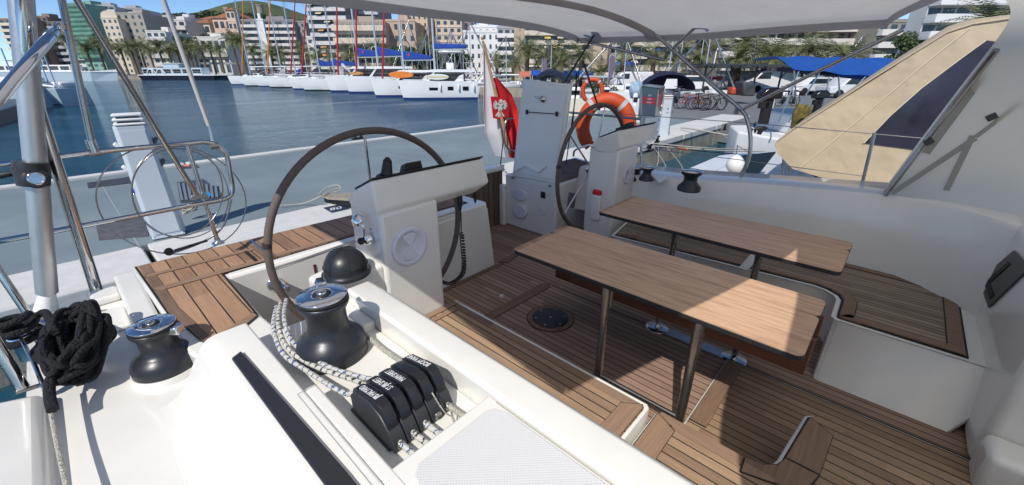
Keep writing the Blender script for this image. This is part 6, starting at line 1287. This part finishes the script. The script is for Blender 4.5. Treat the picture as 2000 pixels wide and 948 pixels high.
for i, (px, yt, D) in enumerate(mm):
    side_ = "left of the flag" if px < 945 else "right of the lid" if px < 1160 else "behind the sign box" if px < 1330 else "above the bicycles" if px < 1500 else "behind the blue awning"
    same = [m_[0] for m_ in mm if (m_[0] < 945) == (px < 945) and (945 <= m_[0] < 1160) == (945 <= px < 1160) and (1160 <= m_[0] < 1330) == (1160 <= px < 1330) and (1330 <= m_[0] < 1500) == (1330 <= px < 1500)]
    ordn = ["first", "second", "third", "fourth", "fifth", "sixth", "seventh", "eighth", "ninth", "tenth", "eleventh", "twelfth", "thirteenth", "fourteenth", "fifteenth"][sorted(same).index(px)]
    mini_yacht(px, yt, D, "small white yacht with a bare grey mast, %s from the left %s" % (ordn, side_))
# ================================================================ TOWN
GLASSB = mat("window_glass", (.05, .07, .09), .12); WINME = MB().box(-.5, .5, -.04, .0, 0, 1).mesh("window", GLASSB)
SHADEW = mat("awning_stripe", (.62, .42, .12), .8)
WALLC = {}
def wallm(c): 
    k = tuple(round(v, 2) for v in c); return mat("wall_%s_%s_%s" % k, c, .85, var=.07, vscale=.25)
SLABME = {}
def building(px0, px1, ytop, D, nf, nw, col, label, style="balc", depth=16, yaw=0, trimc=(.62, .61, .58), gap=None, roofc=None, awn=None, ybot=None, name="apartment_building", winw=.62, slabd=1.1, seed=0, par=.42):
    rnd = random.Random(seed + int(px0)); a, b = PD(px0, 140, D), PD(px1, 140, D); w = (b - a).length; c = (a + b) / 2; zt = PD((px0 + px1) / 2, ytop, D).z; z0 = PZ0 if ybot is None else PD(px0, ybot, D).z
    h = zt - z0; t = thing(name, label, "building", (c.x, c.y, z0), -YAW + yaw)
    mb = MB(); mb.box(-w / 2, w / 2, 0, depth, 0, h)
    if roofc is None: mb.box(-w / 2 - .1, w / 2 + .1, -.1, .25, h - .02, h + .5); mb.box(-w * .25, w * .1, depth * .4, depth * .7, h, h + 2.2)
    wl = mb.build("wall", wallm(col), t, local=True)
    fh = h / nf; tm = wallm(trimc)
    if roofc is not None:
        mb = MB(); e = .6; mb.add([(-w / 2 - e, -e, h), (w / 2 + e, -e, h), (w / 2 + e, depth + e, h), (-w / 2 - e, depth + e, h), (0, depth * .4, h + min(w, depth) * .28), (0, depth * .6, h + min(w, depth) * .28)], [(0, 1, 4), (1, 2, 5, 4), (2, 3, 5), (3, 0, 4, 5), (3, 2, 1, 0)]); mb.build("roof", mat("roof_tile", (.28, .12, .06), .85, var=.2), t, local=True)
    nb_ = 0
    for f in range(nf):
        z = f * fh
        if style == "balc" and f > 0:
            runs = [(-w / 2, w / 2)] if not gap else [(-w / 2 + w * g0, -w / 2 + w * g1) for g0, g1 in gap]
            for r0, r1 in runs:
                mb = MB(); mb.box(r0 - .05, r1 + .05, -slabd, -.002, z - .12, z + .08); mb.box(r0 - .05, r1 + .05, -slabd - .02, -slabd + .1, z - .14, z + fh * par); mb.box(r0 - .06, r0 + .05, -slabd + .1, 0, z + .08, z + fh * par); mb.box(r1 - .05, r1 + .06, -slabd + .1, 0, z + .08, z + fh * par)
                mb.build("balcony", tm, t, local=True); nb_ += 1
        for k in range(nw):
            if nf * nw > 110 and (f * nw + k) > 104: break
            x = -w / 2 + w * (k + .5) / nw; ww = w / nw * winw; zz = z + (.12 if style == "balc" else .32) * fh; hh = fh * (.72 if style == "balc" else .45)
            child("window", WINME, t, (x, -.03, zz), (ww, 1, hh))
            if awn and f > 0 and rnd.random() < .28:
                am = awn[rnd.randrange(len(awn))]; key = tuple(am)
                if key not in SLABME: SLABME[key] = MB().add([(-.5, 0, .25), (.5, 0, .25), (.5, -1, -.25), (-.5, -1, -.25), (-.5, 0, .21), (.5, 0, .21), (.5, -1, -.29), (-.5, -1, -.29)], [(3, 2, 1, 0), (4, 5, 6, 7), (0, 1, 5, 4), (2, 3, 7, 6), (0, 4, 7, 3), (1, 2, 6, 5)]).mesh("window_awning", mat("awn_%.2f_%.2f" % (am[0], am[2]), am, .8))
                child("window_awning", SLABME[key], t, (x, -.1, z + fh * .78), (ww * 1.25, slabd + .5, 1.4))
        if style == "win" and trimc != col: mb = MB(); mb.box(-w / 2 - .04, w / 2 + .04, -.14, -.002, z - .12, z + .10); mb.build("floor_band", tm, t, local=True) if f else None
    return t
CR = (.62, .56, .47); WHT = (.62, .60, .56); TAN = (.52, .42, .31); BEI = (.60, .50, .38); GRY = (.33, .33, .33)
building(40, 96, 38, 232, 9, 5, (.30, .22, .17), "cream banded apartment block furthest left behind the palms", trimc=(.66, .58, .47))
building(92, 132, 33, 245, 8, 4, (.26, .19, .15), "brown apartment block beside the cream banded one", trimc=(.45, .38, .32))
building(128, 168, 44, 240, 8, 4, (.20, .18, .17), "dark grey terraced block left of the green netted tower", trimc=(.40, .40, .42))
building(150, 182, 60, 225, 6, 4, (.40, .38, .36), "low white banded block at the foot of the netted tower", trimc=(.6, .6, .58))
gt = building(169, 216, 8, 214, 12, 3, (.20, .36, .30), "tall tower wrapped in green scaffold netting", "win", trimc=(.20, .36, .30), yaw=rad(-10), winw=.5)
mb = MB(); w_ = (PD(169, 140, 214) - PD(216, 140, 214)).length
NET = mat("green_net", (.09, .22, .17), .9, var=.35, vscale=.35, bump=.5, bscale=1.2)
hgt = PD(190, 8, 214).z - .8
mb.grid(lambda u, v: ((u - .5) * (w_ + 1.6), -1.2 - .5 * abs(math.sin(v * 38)), hgt * (.22 + .78 * v)), 8, 76); mb.build("scaffold_net", NET, gt, local=True)
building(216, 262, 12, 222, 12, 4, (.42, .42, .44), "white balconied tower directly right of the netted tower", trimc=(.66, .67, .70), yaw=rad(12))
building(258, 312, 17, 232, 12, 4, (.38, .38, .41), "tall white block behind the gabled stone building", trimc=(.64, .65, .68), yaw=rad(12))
ga = building(233, 263, 36, 200, 9, 3, (.62, .54, .42), "cream stone building with a curved gable and small windows", "win", trimc=(.62, .54, .42), winw=.4)
mb = MB(); wg = (PD(233, 140, 200) - PD(263, 140, 200)).length; hg = PD(248, 36, 200).z - .8
mb.ext([(-wg / 2, .3, hg)] + [(-wg / 2 * math.cos(a), .3, hg + 1.2 + 1.8 * math.sin(a)) for a in [k * math.pi / 8 for k in range(9)]] + [(wg / 2, .3, hg)], (0, .5, 0)); mb.build("gable", wallm((.62, .54, .42)), ga, local=True)
building(262, 312, 27, 204, 9, 4, (.36, .33, .29), "grey beige building with blank side wall beside the curved gable", "win", trimc=(.36, .33, .29), winw=.35)
building(308, 345, 62, 190, 5, 3, WHT, "low white terraced flats right of the grey beige building", trimc=WHT)
building(318, 368, 36, 236, 7, 4, (.42, .40, .38), "stepped pale flats on the slope below the pines", trimc=(.68, .64, .56)); building(345, 388, 40, 228, 6, 3, WHT, "white stepped flats with long parapets on the slope", trimc=WHT)
building(362, 396, 34, 250, 3, 3, (.6, .6, .6), "small white house high on the slope", "win")
building(397, 432, 46, 240, 4, 3, (.62, .54, .44), "cream villa with a terracotta roof left of the pink villa", "win", roofc=1, trimc=(.62, .54, .44))
building(414, 442, 38, 262, 3, 3, (.60, .55, .46), "pale villa under a pyramid tile roof", "win", roofc=1)
building(393, 455, 74, 188, 2, 5, WHT, "long low white building behind the navy hulled boat", trimc=WHT)
building(440, 496, 36, 236, 4, 5, (.66, .46, .36), "pink villa with a terracotta roof", "win", roofc=1, trimc=(.7, .6, .52))
building(468, 484, 20, 232, 6, 2, (.64, .48, .38), "pink square tower of the villa under a small pyramid roof", "win", roofc=1, depth=5, trimc=(.7, .6, .52), name="villa_tower")
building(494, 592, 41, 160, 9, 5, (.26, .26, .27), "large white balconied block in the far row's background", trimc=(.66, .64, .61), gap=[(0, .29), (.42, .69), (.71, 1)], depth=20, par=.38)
building(520, 534, 40, 158.4, 9, 1, (.74, .74, .74), "blank white stair tower in the large balconied block", "win", trimc=(.74, .74, .74), winw=.01, name="stair_tower", depth=2)
building(590, 612, 44, 162, 9, 2, (.30, .29, .29), "dark grey side wing of the large white block", "win", trimc=(.30, .29, .29), winw=.35, depth=18)
building(608, 634, 48, 165, 8, 2, (.42, .40, .37), "narrow grey tan house between two taller blocks", "win", trimc=(.42, .40, .37)); building(610, 636, 74, 150, 5, 2, (.72, .69, .62), "small cream house in front of the narrow grey one", "win", trimc=(.72, .69, .62))
AW = [(.62, .42, .10), (.62, .28, .10), (.62, .55, .35)]
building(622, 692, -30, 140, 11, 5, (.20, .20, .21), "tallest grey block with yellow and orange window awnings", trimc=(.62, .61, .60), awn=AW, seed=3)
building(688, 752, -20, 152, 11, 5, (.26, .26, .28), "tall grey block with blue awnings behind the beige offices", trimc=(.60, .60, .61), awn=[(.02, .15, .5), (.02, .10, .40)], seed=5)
of = building(666, 762, 43, 118, 5, 9, (.40, .33, .27), "wide beige office building with long window bands", trimc=(.62, .53, .42), winw=.8, par=.35, depth=22)
mb = MB(); wo = (PD(666, 140, 118) - PD(762, 140, 118)).length; ho = PD(714, 43, 118).z - .8; mb.box(-wo / 2 - .2, wo / 2 + .2, -1.7, .0, ho * .84, ho * .94); mb.box(-wo / 2 - .2, wo / 2 + .2, -1.5, 0, ho * .62, ho * .72); mb.build("facade_band", wallm((.64, .55, .44)), of, local=True)
building(760, 818, 42, 122, 5, 4, (.50, .38, .28), "tan side wing of the beige offices with square windows", "win", trimc=(.50, .38, .28), winw=.4)
building(812, 842, 28, 135, 9, 3, (.56, .44, .33), "plain tan tower right of the office wing", "win", trimc=(.56, .44, .33), winw=.3)
building(836, 868, 36, 146, 9, 3, (.60, .46, .26), "yellowish tower half hidden behind the tan one", "win", trimc=(.60, .46, .26), winw=.5)
building(856, 906, 38, 128, 8, 4, (.60, .48, .36), "beige flats with bay windows left of the white villa", "win", trimc=(.64, .55, .46), winw=.5)
building(896, 930, 42, 138, 8, 3, (.40, .24, .19), "brick red block behind the white villa", "win", trimc=(.5, .36, .3))
building(908, 976, 64, 105, 5, 6, (.74, .74, .73), "white villa with small square windows left of the flag", "win", trimc=(.74, .74, .73), winw=.35); building(922, 972, 54, 107, 6, 4, (.72, .72, .71), "upper storey of the white villa with one wide window", "win", trimc=(.72, .72, .71), winw=.35, name="villa")
building(972, 1010, 56, 102, 6, 3, (.40, .40, .42), "white and grey modern flats right of the flag", trimc=(.72, .72, .72))
building(1004, 1026, 50, 92, 7, 1, (.46, .37, .28), "narrow blank tan wall right of the modern flats", "win", trimc=(.46, .37, .28), winw=.05)
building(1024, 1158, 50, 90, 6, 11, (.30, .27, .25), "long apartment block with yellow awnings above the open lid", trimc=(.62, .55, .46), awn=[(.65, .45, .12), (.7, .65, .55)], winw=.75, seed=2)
building(1156, 1190, 48, 86, 6, 1, (.46, .37, .28), "blank tan gable wall with a tiny window", "win", trimc=(.46, .37, .28), winw=.06)
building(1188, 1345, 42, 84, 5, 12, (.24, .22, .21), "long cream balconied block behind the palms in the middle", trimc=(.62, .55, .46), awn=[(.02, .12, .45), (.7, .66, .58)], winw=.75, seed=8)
building(1345, 1396, 30, 92, 7, 4, (.40, .36, .32), "stepped beige block left of the curved hotel", trimc=(.62, .57, .50))
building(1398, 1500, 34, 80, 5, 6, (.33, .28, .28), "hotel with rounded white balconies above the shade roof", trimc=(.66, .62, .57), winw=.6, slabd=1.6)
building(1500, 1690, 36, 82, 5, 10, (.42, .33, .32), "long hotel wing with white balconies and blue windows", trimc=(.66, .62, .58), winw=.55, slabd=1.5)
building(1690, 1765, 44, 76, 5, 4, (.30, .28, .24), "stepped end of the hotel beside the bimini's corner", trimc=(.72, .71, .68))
building(1770, 2010, -24, 60, 6, 9, (.60, .60, .60), "white terraced building with blue glazed floors at the top right", trimc=(.74, .74, .73), winw=.85, slabd=1.6, depth=2.5)
# small towers on the hill
for px, yt, yb, D, lab, c in ((447, 17, 30, 430, "small square tower on the hill above the pines", (.40, .30, .22)), (512, 12, 32, 420, "round stone windmill tower on the hilltop", (.28, .24, .20))):
    a = PD(px, yb + 6, D); top_ = PD(px, yt, D); t = thing("hill_tower", lab, "tower", a); mb = MB(); h_ = top_.z - a.z; mb.lathe([(3.0, 0), (2.6, h_), (2.9, h_), (2.9, h_ + 1)], n=4 if px < 500 else 14, smooth=False); mb.build("tower_wall", wallm(c), t, local=True)
# pines on the hill: each crown a clump
for i, (px, yt, D, w_) in enumerate(((335, 28, 330, 16), (352, 27, 330, 20), (372, 26, 330, 16), (392, 27, 325, 18), (410, 24, 330, 22), (428, 20, 320, 20), (446, 28, 320, 14), (462, 22, 330, 18), (500, 24, 330, 16), (520, 27, 330, 18), (545, 28, 330, 18), (560, 30, 330, 14), (578, 33, 320, 14), (600, 38, 320, 12), (618, 42, 320, 14))):
    leafy(px, yt, D, w_, "pine tree on the hill skyline, %s along from the left" % ["first", "second", "third", "fourth", "fifth", "sixth", "seventh", "eighth", "ninth", "tenth", "eleventh", "twelfth", "thirteenth", "fourteenth", "fifteenth"][i], LEAFD, "pines on the hill", i, .8, ybase=60)
# ---- palms
pl_ = [(150, 58, 178, 1.7), (182, 82, 170, 1.6), (104, 76, 175, 1.6), (84, 84, 172, 1.4), (206, 72, 176, 1.7), (228, 76, 168, 1.6), (248, 82, 172, 1.5), (268, 78, 168, 1.6), (286, 76, 172, 1.6), (302, 84, 166, 1.5), (322, 78, 172, 1.5), (338, 84, 168, 1.5), (356, 82, 172, 1.4), (372, 86, 168, 1.4), (388, 82, 170, 1.4), (404, 84, 166, 1.4), (420, 82, 170, 1.4), (436, 86, 164, 1.4),
       (466, 62, 150, 1.6), (480, 66, 148, 1.6), (500, 84, 140, 1.4), (535, 86, 138, 1.6), (552, 92, 136, 1.4), (590, 82, 134, 1.2), (604, 98, 132, 1.2), (625, 96, 128, 1.2), (646, 94, 122, 1.2), (668, 98, 118, 1.1), (686, 90, 114, 1.3), (702, 98, 112, 1.2), (738, 80, 112, 1.3), (752, 92, 110, 1.2), (776, 92, 106, 1.1), (836, 70, 96, 1.3), (872, 92, 94, 1.2), (970, 104, 84, 1.2), (1002, 106, 78, 1.2),
       (1030, 76, 62, 1.0), (1064, 92, 60, 1.0), (1082, 80, 64, 1.0), (1096, 100, 58, 1.0), (1134, 84, 60, 1.0), (1175, 116, 56, 1.0), (1216, 62, 54, 1.15), (1275, 86, 54, 1.0), (1318, 80, 56, 1.1), (1362, 48, 56, 1.2), (1360, 90, 52, 1.0), (1442, 50, 52, 1.2), (1492, 78, 48, 1.1), (1566, 66, 46, 1.05), (1600, 92, 50, 1.0), (1646, 84, 44, 1.1), (1434, 92, 50, 1.0), (1520, 82, 52, 1.0), (1905, 8, 34, 1.2)]
zones = [(0, 170, "left of the green netted tower"), (170, 235, "in front of the green netted tower"), (235, 315, "in front of the gabled stone building"), (315, 460, "behind the navy hulled boat"), (460, 495, "in front of the pink villa"), (495, 640, "before the large white balconied block"), (640, 765, "before the beige offices"), (765, 945, "behind the catamarans' masts"), (945, 1010, "between flag and lid"), (1010, 1160, "before the block with yellow awnings"), (1160, 1345, "before the cream balconied block"), (1345, 1500, "above the steel shade roof"), (1500, 1700, "before the long hotel wing"), (1700, 2001, "above the tan hood")]
ORD = ["first", "second", "third", "fourth", "fifth", "sixth", "seventh", "eighth"]
for px, yt, D, s in pl_:
    z = [q for q in zones if q[0] <= px < q[1]][0]; same = sorted(q[0] for q in pl_ if z[0] <= q[0] < z[1]); i = same.index(px)
    lab = ("only palm tree %s" % z[2]) if len(same) == 1 else "palm tree %s, %s from the left there" % (z[2], ORD[i] if i < 8 else "last")
    palm(px, yt, D, lab, s=s * (1.45 if px > 1010 else 1.12))
for px, yt, D, w_, lab in ((860, 88, 100, 10, "broad green tree behind the nearest catamaran's mast"), (885, 92, 98, 8, "green tree right of the broad one behind the flybridge"), (796, 88, 104, 7, "dark green tree behind the blue boom covers"), (820, 94, 104, 7, "rounded green tree beside the tan tower"), (378, 68, 185, 9, "rust tinged tree left of the long white building"), (1186, 158, 44, 2.6, "small green bush beside the purple banner"), (428, 66, 210, 9, "dark tree below the cream villa"), (845, 84, 102, 7, "tall green tree left of the catamaran's mast"), (1775, 60, 60, 6, "dark tree at the hotel's stepped end")):
    leafy(px, yt, D, w_, lab)
# ---- promenade clutter: long low pier canopy, shop awnings, banners, lamp posts
def slab_t(px0, px1, y0, y1, D, depth, m, name, label, cat, posts=0):
    a, b = PD(px0, y0, D), PD(px1, y0, D); c = PD(px0, y1, D); t = thing(name, label, cat, (a.x, a.y, PZ0))
    mb = MB(); mb.ext([a, b, Vector((b.x, b.y, c.z)), c], FWD * depth); mb.build("roof", m, t)
    for k in range(posts):
        p = a.lerp(b, k / max(1, posts - 1)); mb = MB(); mb.tube([Vector((p.x, p.y, PZ0)), Vector((p.x, p.y, c.z))], .07, 6); mb.build("post", MAST, t)
    return t
slab_t(384, 470, 122, 126, 170, 6, mat("canopy_grey", (.35, .36, .36), .6), "pier_canopy", "long flat grey canopy on posts behind the navy hulled boat", "canopy", 8)
slab_t(1040, 1160, 138, 148, 58, 3, mat("blue_fascia", (.01, .10, .50), .5), "shop_fascia", "long blue shop awning behind the bimini struts", "awning", 5)
slab_t(1015, 1036, 140, 150, 58, 3, mat("orange_fascia", (.6, .2, .12), .5), "shop_fascia", "short pale and orange awning left of the long blue one", "awning", 2)
sa = slab_t(1180, 1250, 142, 151, 54, 3, mat("cream_awning", (.70, .64, .50), .8), "cafe_awning", "cream café awning on white posts right of the purple banner", "awning", 4)
slab_t(1198, 1240, 121, 127, 82, 2, mat("blue_fascia", (.01, .10, .50), .5), "balcony_awning", "blue sunshade on the cream balconied block", "awning")
slab_t(1288, 1330, 142, 147, 52, 2, mat("maroon_fascia", (.30, .02, .05), .5), "shop_fascia", "dark red shop awning above the dome shaped boat cover", "awning", 2)
slab_t(1320, 1372, 136, 143, 60, 2, mat("white_fascia", (.75, .72, .70), .5), "shop_fascia", "white shop sign board under the palms left of the shade roof", "awning", 2)
slab_t(1384, 1412, 150, 156, 48, .3, mat("red_sign", (.55, .02, .06), .5), "shop_sign", "small red and white shop sign under the shade roof", "sign", 2)
for i, (px, yt, yb, D) in enumerate(((1058, 113, 160, 48), (1186, 108, 172, 40))):
    a = PD(px, yb, D); h = PD(px, yt, D).z - .8; t = thing("feather_banner", ("left", "right")[i] + " purple grey feather banner on a pole before the shops", "banner", (a.x, a.y, PZ0), -YAW)
    mb = MB(); mb.ext([(0, 0, h * .35), (.10 * h, 0, h * .45), (.17 * h, 0, h * .7), (.14 * h, 0, h * .95), (.05 * h, 0, h), (0, 0, h * .9)], (0, .02, 0)); mb.build("cloth", mat("banner_purple", (.16, .13, .20), .8, var=.3, vscale=2), t, local=True)
    mb = MB(); mb.tube([(0, 0, 0), (0, 0, h)], .025, 6); mb.build("pole", MAST, t, local=True)
dm = thing("boat_cover", "navy dome shaped boat cover with a pale patch behind the sign box", "boat cover", PD(1310, 168, 34))
mb = MB(); c = PD(1308, 176, 34); mb.grid(lambda u, v: c + RGT * (2.0 * math.cos(math.pi * u)) + FWD * (2.4 * v) + Vector((0, 0, (1.35 * math.sin(math.pi * u)) * math.sin(math.pi * (.25 + .75 * v) )**.5 if v < .99 else 0)), 16, 8, (0, 0, -.02)); mb.build("cover", NAVY, dm)
mb = MB(); mb.ext([c + RGT * x - FWD * .15 + Vector((0, 0, z)) for x, z in ((-.6, .1), (.5, .1), (.4, .8), (-.4, .8))], FWD * -.02); mb.build("cover_patch", WHITE, dm)
# inner basin boats just beyond the lifebuoy
for i, (px0, px1, y, D, hh, cc, lab) in enumerate(((1088, 1150, 190, 22, .8, (.66, .62, .50), "cream flat topped launch behind the open lid"), (1196, 1258, 178, 27, .7, (.72, .72, .72), "small white open boat between lifebuoy and sign box"), (1150, 1205, 184, 25, .6, (.70, .71, .72), "white dinghy moored behind the lifebuoy's top"), (1225, 1250, 205, 19, .8, (.55, .62, .66), "pale blue bow pointing up left of the sign box"))):
    a, b = PD(px0, y + 12, D), PD(px1, y + 12, D); v = b - a; v.z = 0; t = thing("small_boat", lab, "boat", (a.x, a.y, .0), math.atan2(v.y, v.x)); L_ = v.length; zt = max(.5, PD(px0, y, D).z)
    S = loft_hull(L_ * 1.25, L_ * .38, zt, zt * .95, fine=.4, n=8); hull_mesh(S).build("hull", mat("sb_%d" % i, cc, .4), t, local=True, smooth=True)
    mb = MB(); mb.box(L_ * .35, L_ * .7, -L_ * .10, L_ * .10, zt * .9, zt + hh * .6); mb.build("cabin", WHITE, t, .06, 2, local=True)
    mb = MB(); mb.box(L_ * .37, L_ * .68, -L_ * .10 - .02, L_ * .10 + .02, zt + hh * .15, zt + hh * .4); mb.build("cabin_window", SMOKE, t, local=True)
horseshoe(1157, 178, 3.6, .155, .035, -60, 240, "small orange lifebuoy seen above the large one, beside the bimini strut")
tag(MB().grid(lambda u, v: PX(1045, 160, 4.6).lerp(PX(1108, 160, 4.6), u) + Vector((.5 * v, .3 * v, .16 * math.sin(math.pi * min(1, u * .8 + .15)) * math.sin(math.pi * (.3 + .5 * v)))), 12, 8, (0, 0, -.05)).build("outboard_cover", NAVY), "dark navy fabric cover bulging above the open lid", "cover")
tag(MB().lathe([(0, -.42), (.22, -.38), (.34, 0), (.26, .36), (0, .42)], PD(1242, 176, 21), 14).build("wrapped_buoy", mat("blue_tarp", (.06, .20, .34), .6, var=.3, vscale=5, dirt=(.55, .58, .6))), "blue and white wrapped bundle left of the sign box", "bundle")
# lamp posts and people-height poles along the promenade
for i, (px, yt, D) in enumerate(((730, 92, 96), (1392, 96, 44), (600, 104, 120))):
    a = PD(px, 140, D); h = PD(px, yt, D).z - .8; t = thing("street_lamp", ("white street lamp before the offices", "white curved street lamp beside the hotel palms", "white street lamp before the dark side wing")[i], "street lamp", (a.x, a.y, PZ0), 0, "street lamps on the promenade")
    mb = MB(); mb.tube(smooth_pts([(0, 0, 0), (0, 0, h * .8), (.3, 0, h), (1.0, 0, h * 1.02)], 5), .06, 6); mb.build("lamp_post", WHITE, t, local=True); mb = MB(); mb.box(.8, 1.4, -.12, .12, h - .05, h + .05); mb.build("lamp_head", WHITE, t, .03, local=True)
# ================================================================ every loose board becomes an object of its own
def split_loose(o):
    me = o.data; n = len(me.vertices); par = list(range(n))
    def find(a):
        while par[a] != a: par[a] = par[par[a]]; a = par[a]
        return a
    for e in me.edges:
        a, b = find(e.vertices[0]), find(e.vertices[1])
        if a != b: par[a] = b
    groups = {}
    for p in me.polygons: groups.setdefault(find(p.vertices[0]), []).append(p)
    if len(groups) < 2: return
    first = True
    for g, polys in groups.items():
        idx = {}; vs = []; fs = []
        for p in polys:
            f = []
            for v in p.vertices:
                if v not in idx: idx[v] = len(vs); vs.append(tuple(me.vertices[v].co))
                f.append(idx[v])
            fs.append(f)
        m2 = bpy.data.meshes.new(o.name.split('.')[0]); m2.from_pydata(vs, [], fs); m2.materials.append(me.materials[0]); m2.update()
        if first: keep = m2; first = False
        else:
            c = o.copy(); c.data = m2; C.objects.link(c)
    o.data = keep
for o in list(bpy.data.objects):
    if o.type == 'MESH' and o.parent is not None and o.name.split('.')[0] in ("roof_strut", "coiled_lead", "platform_trim", "seat_trim", "sole_border", "platform_trim_caulk", "bin_lip", "seat_trim_caulk", "sole_caulk", "teak_border", "teak_border_caulk", "teak_margin", "moulded_step", "lid_seam"): split_loose(o)
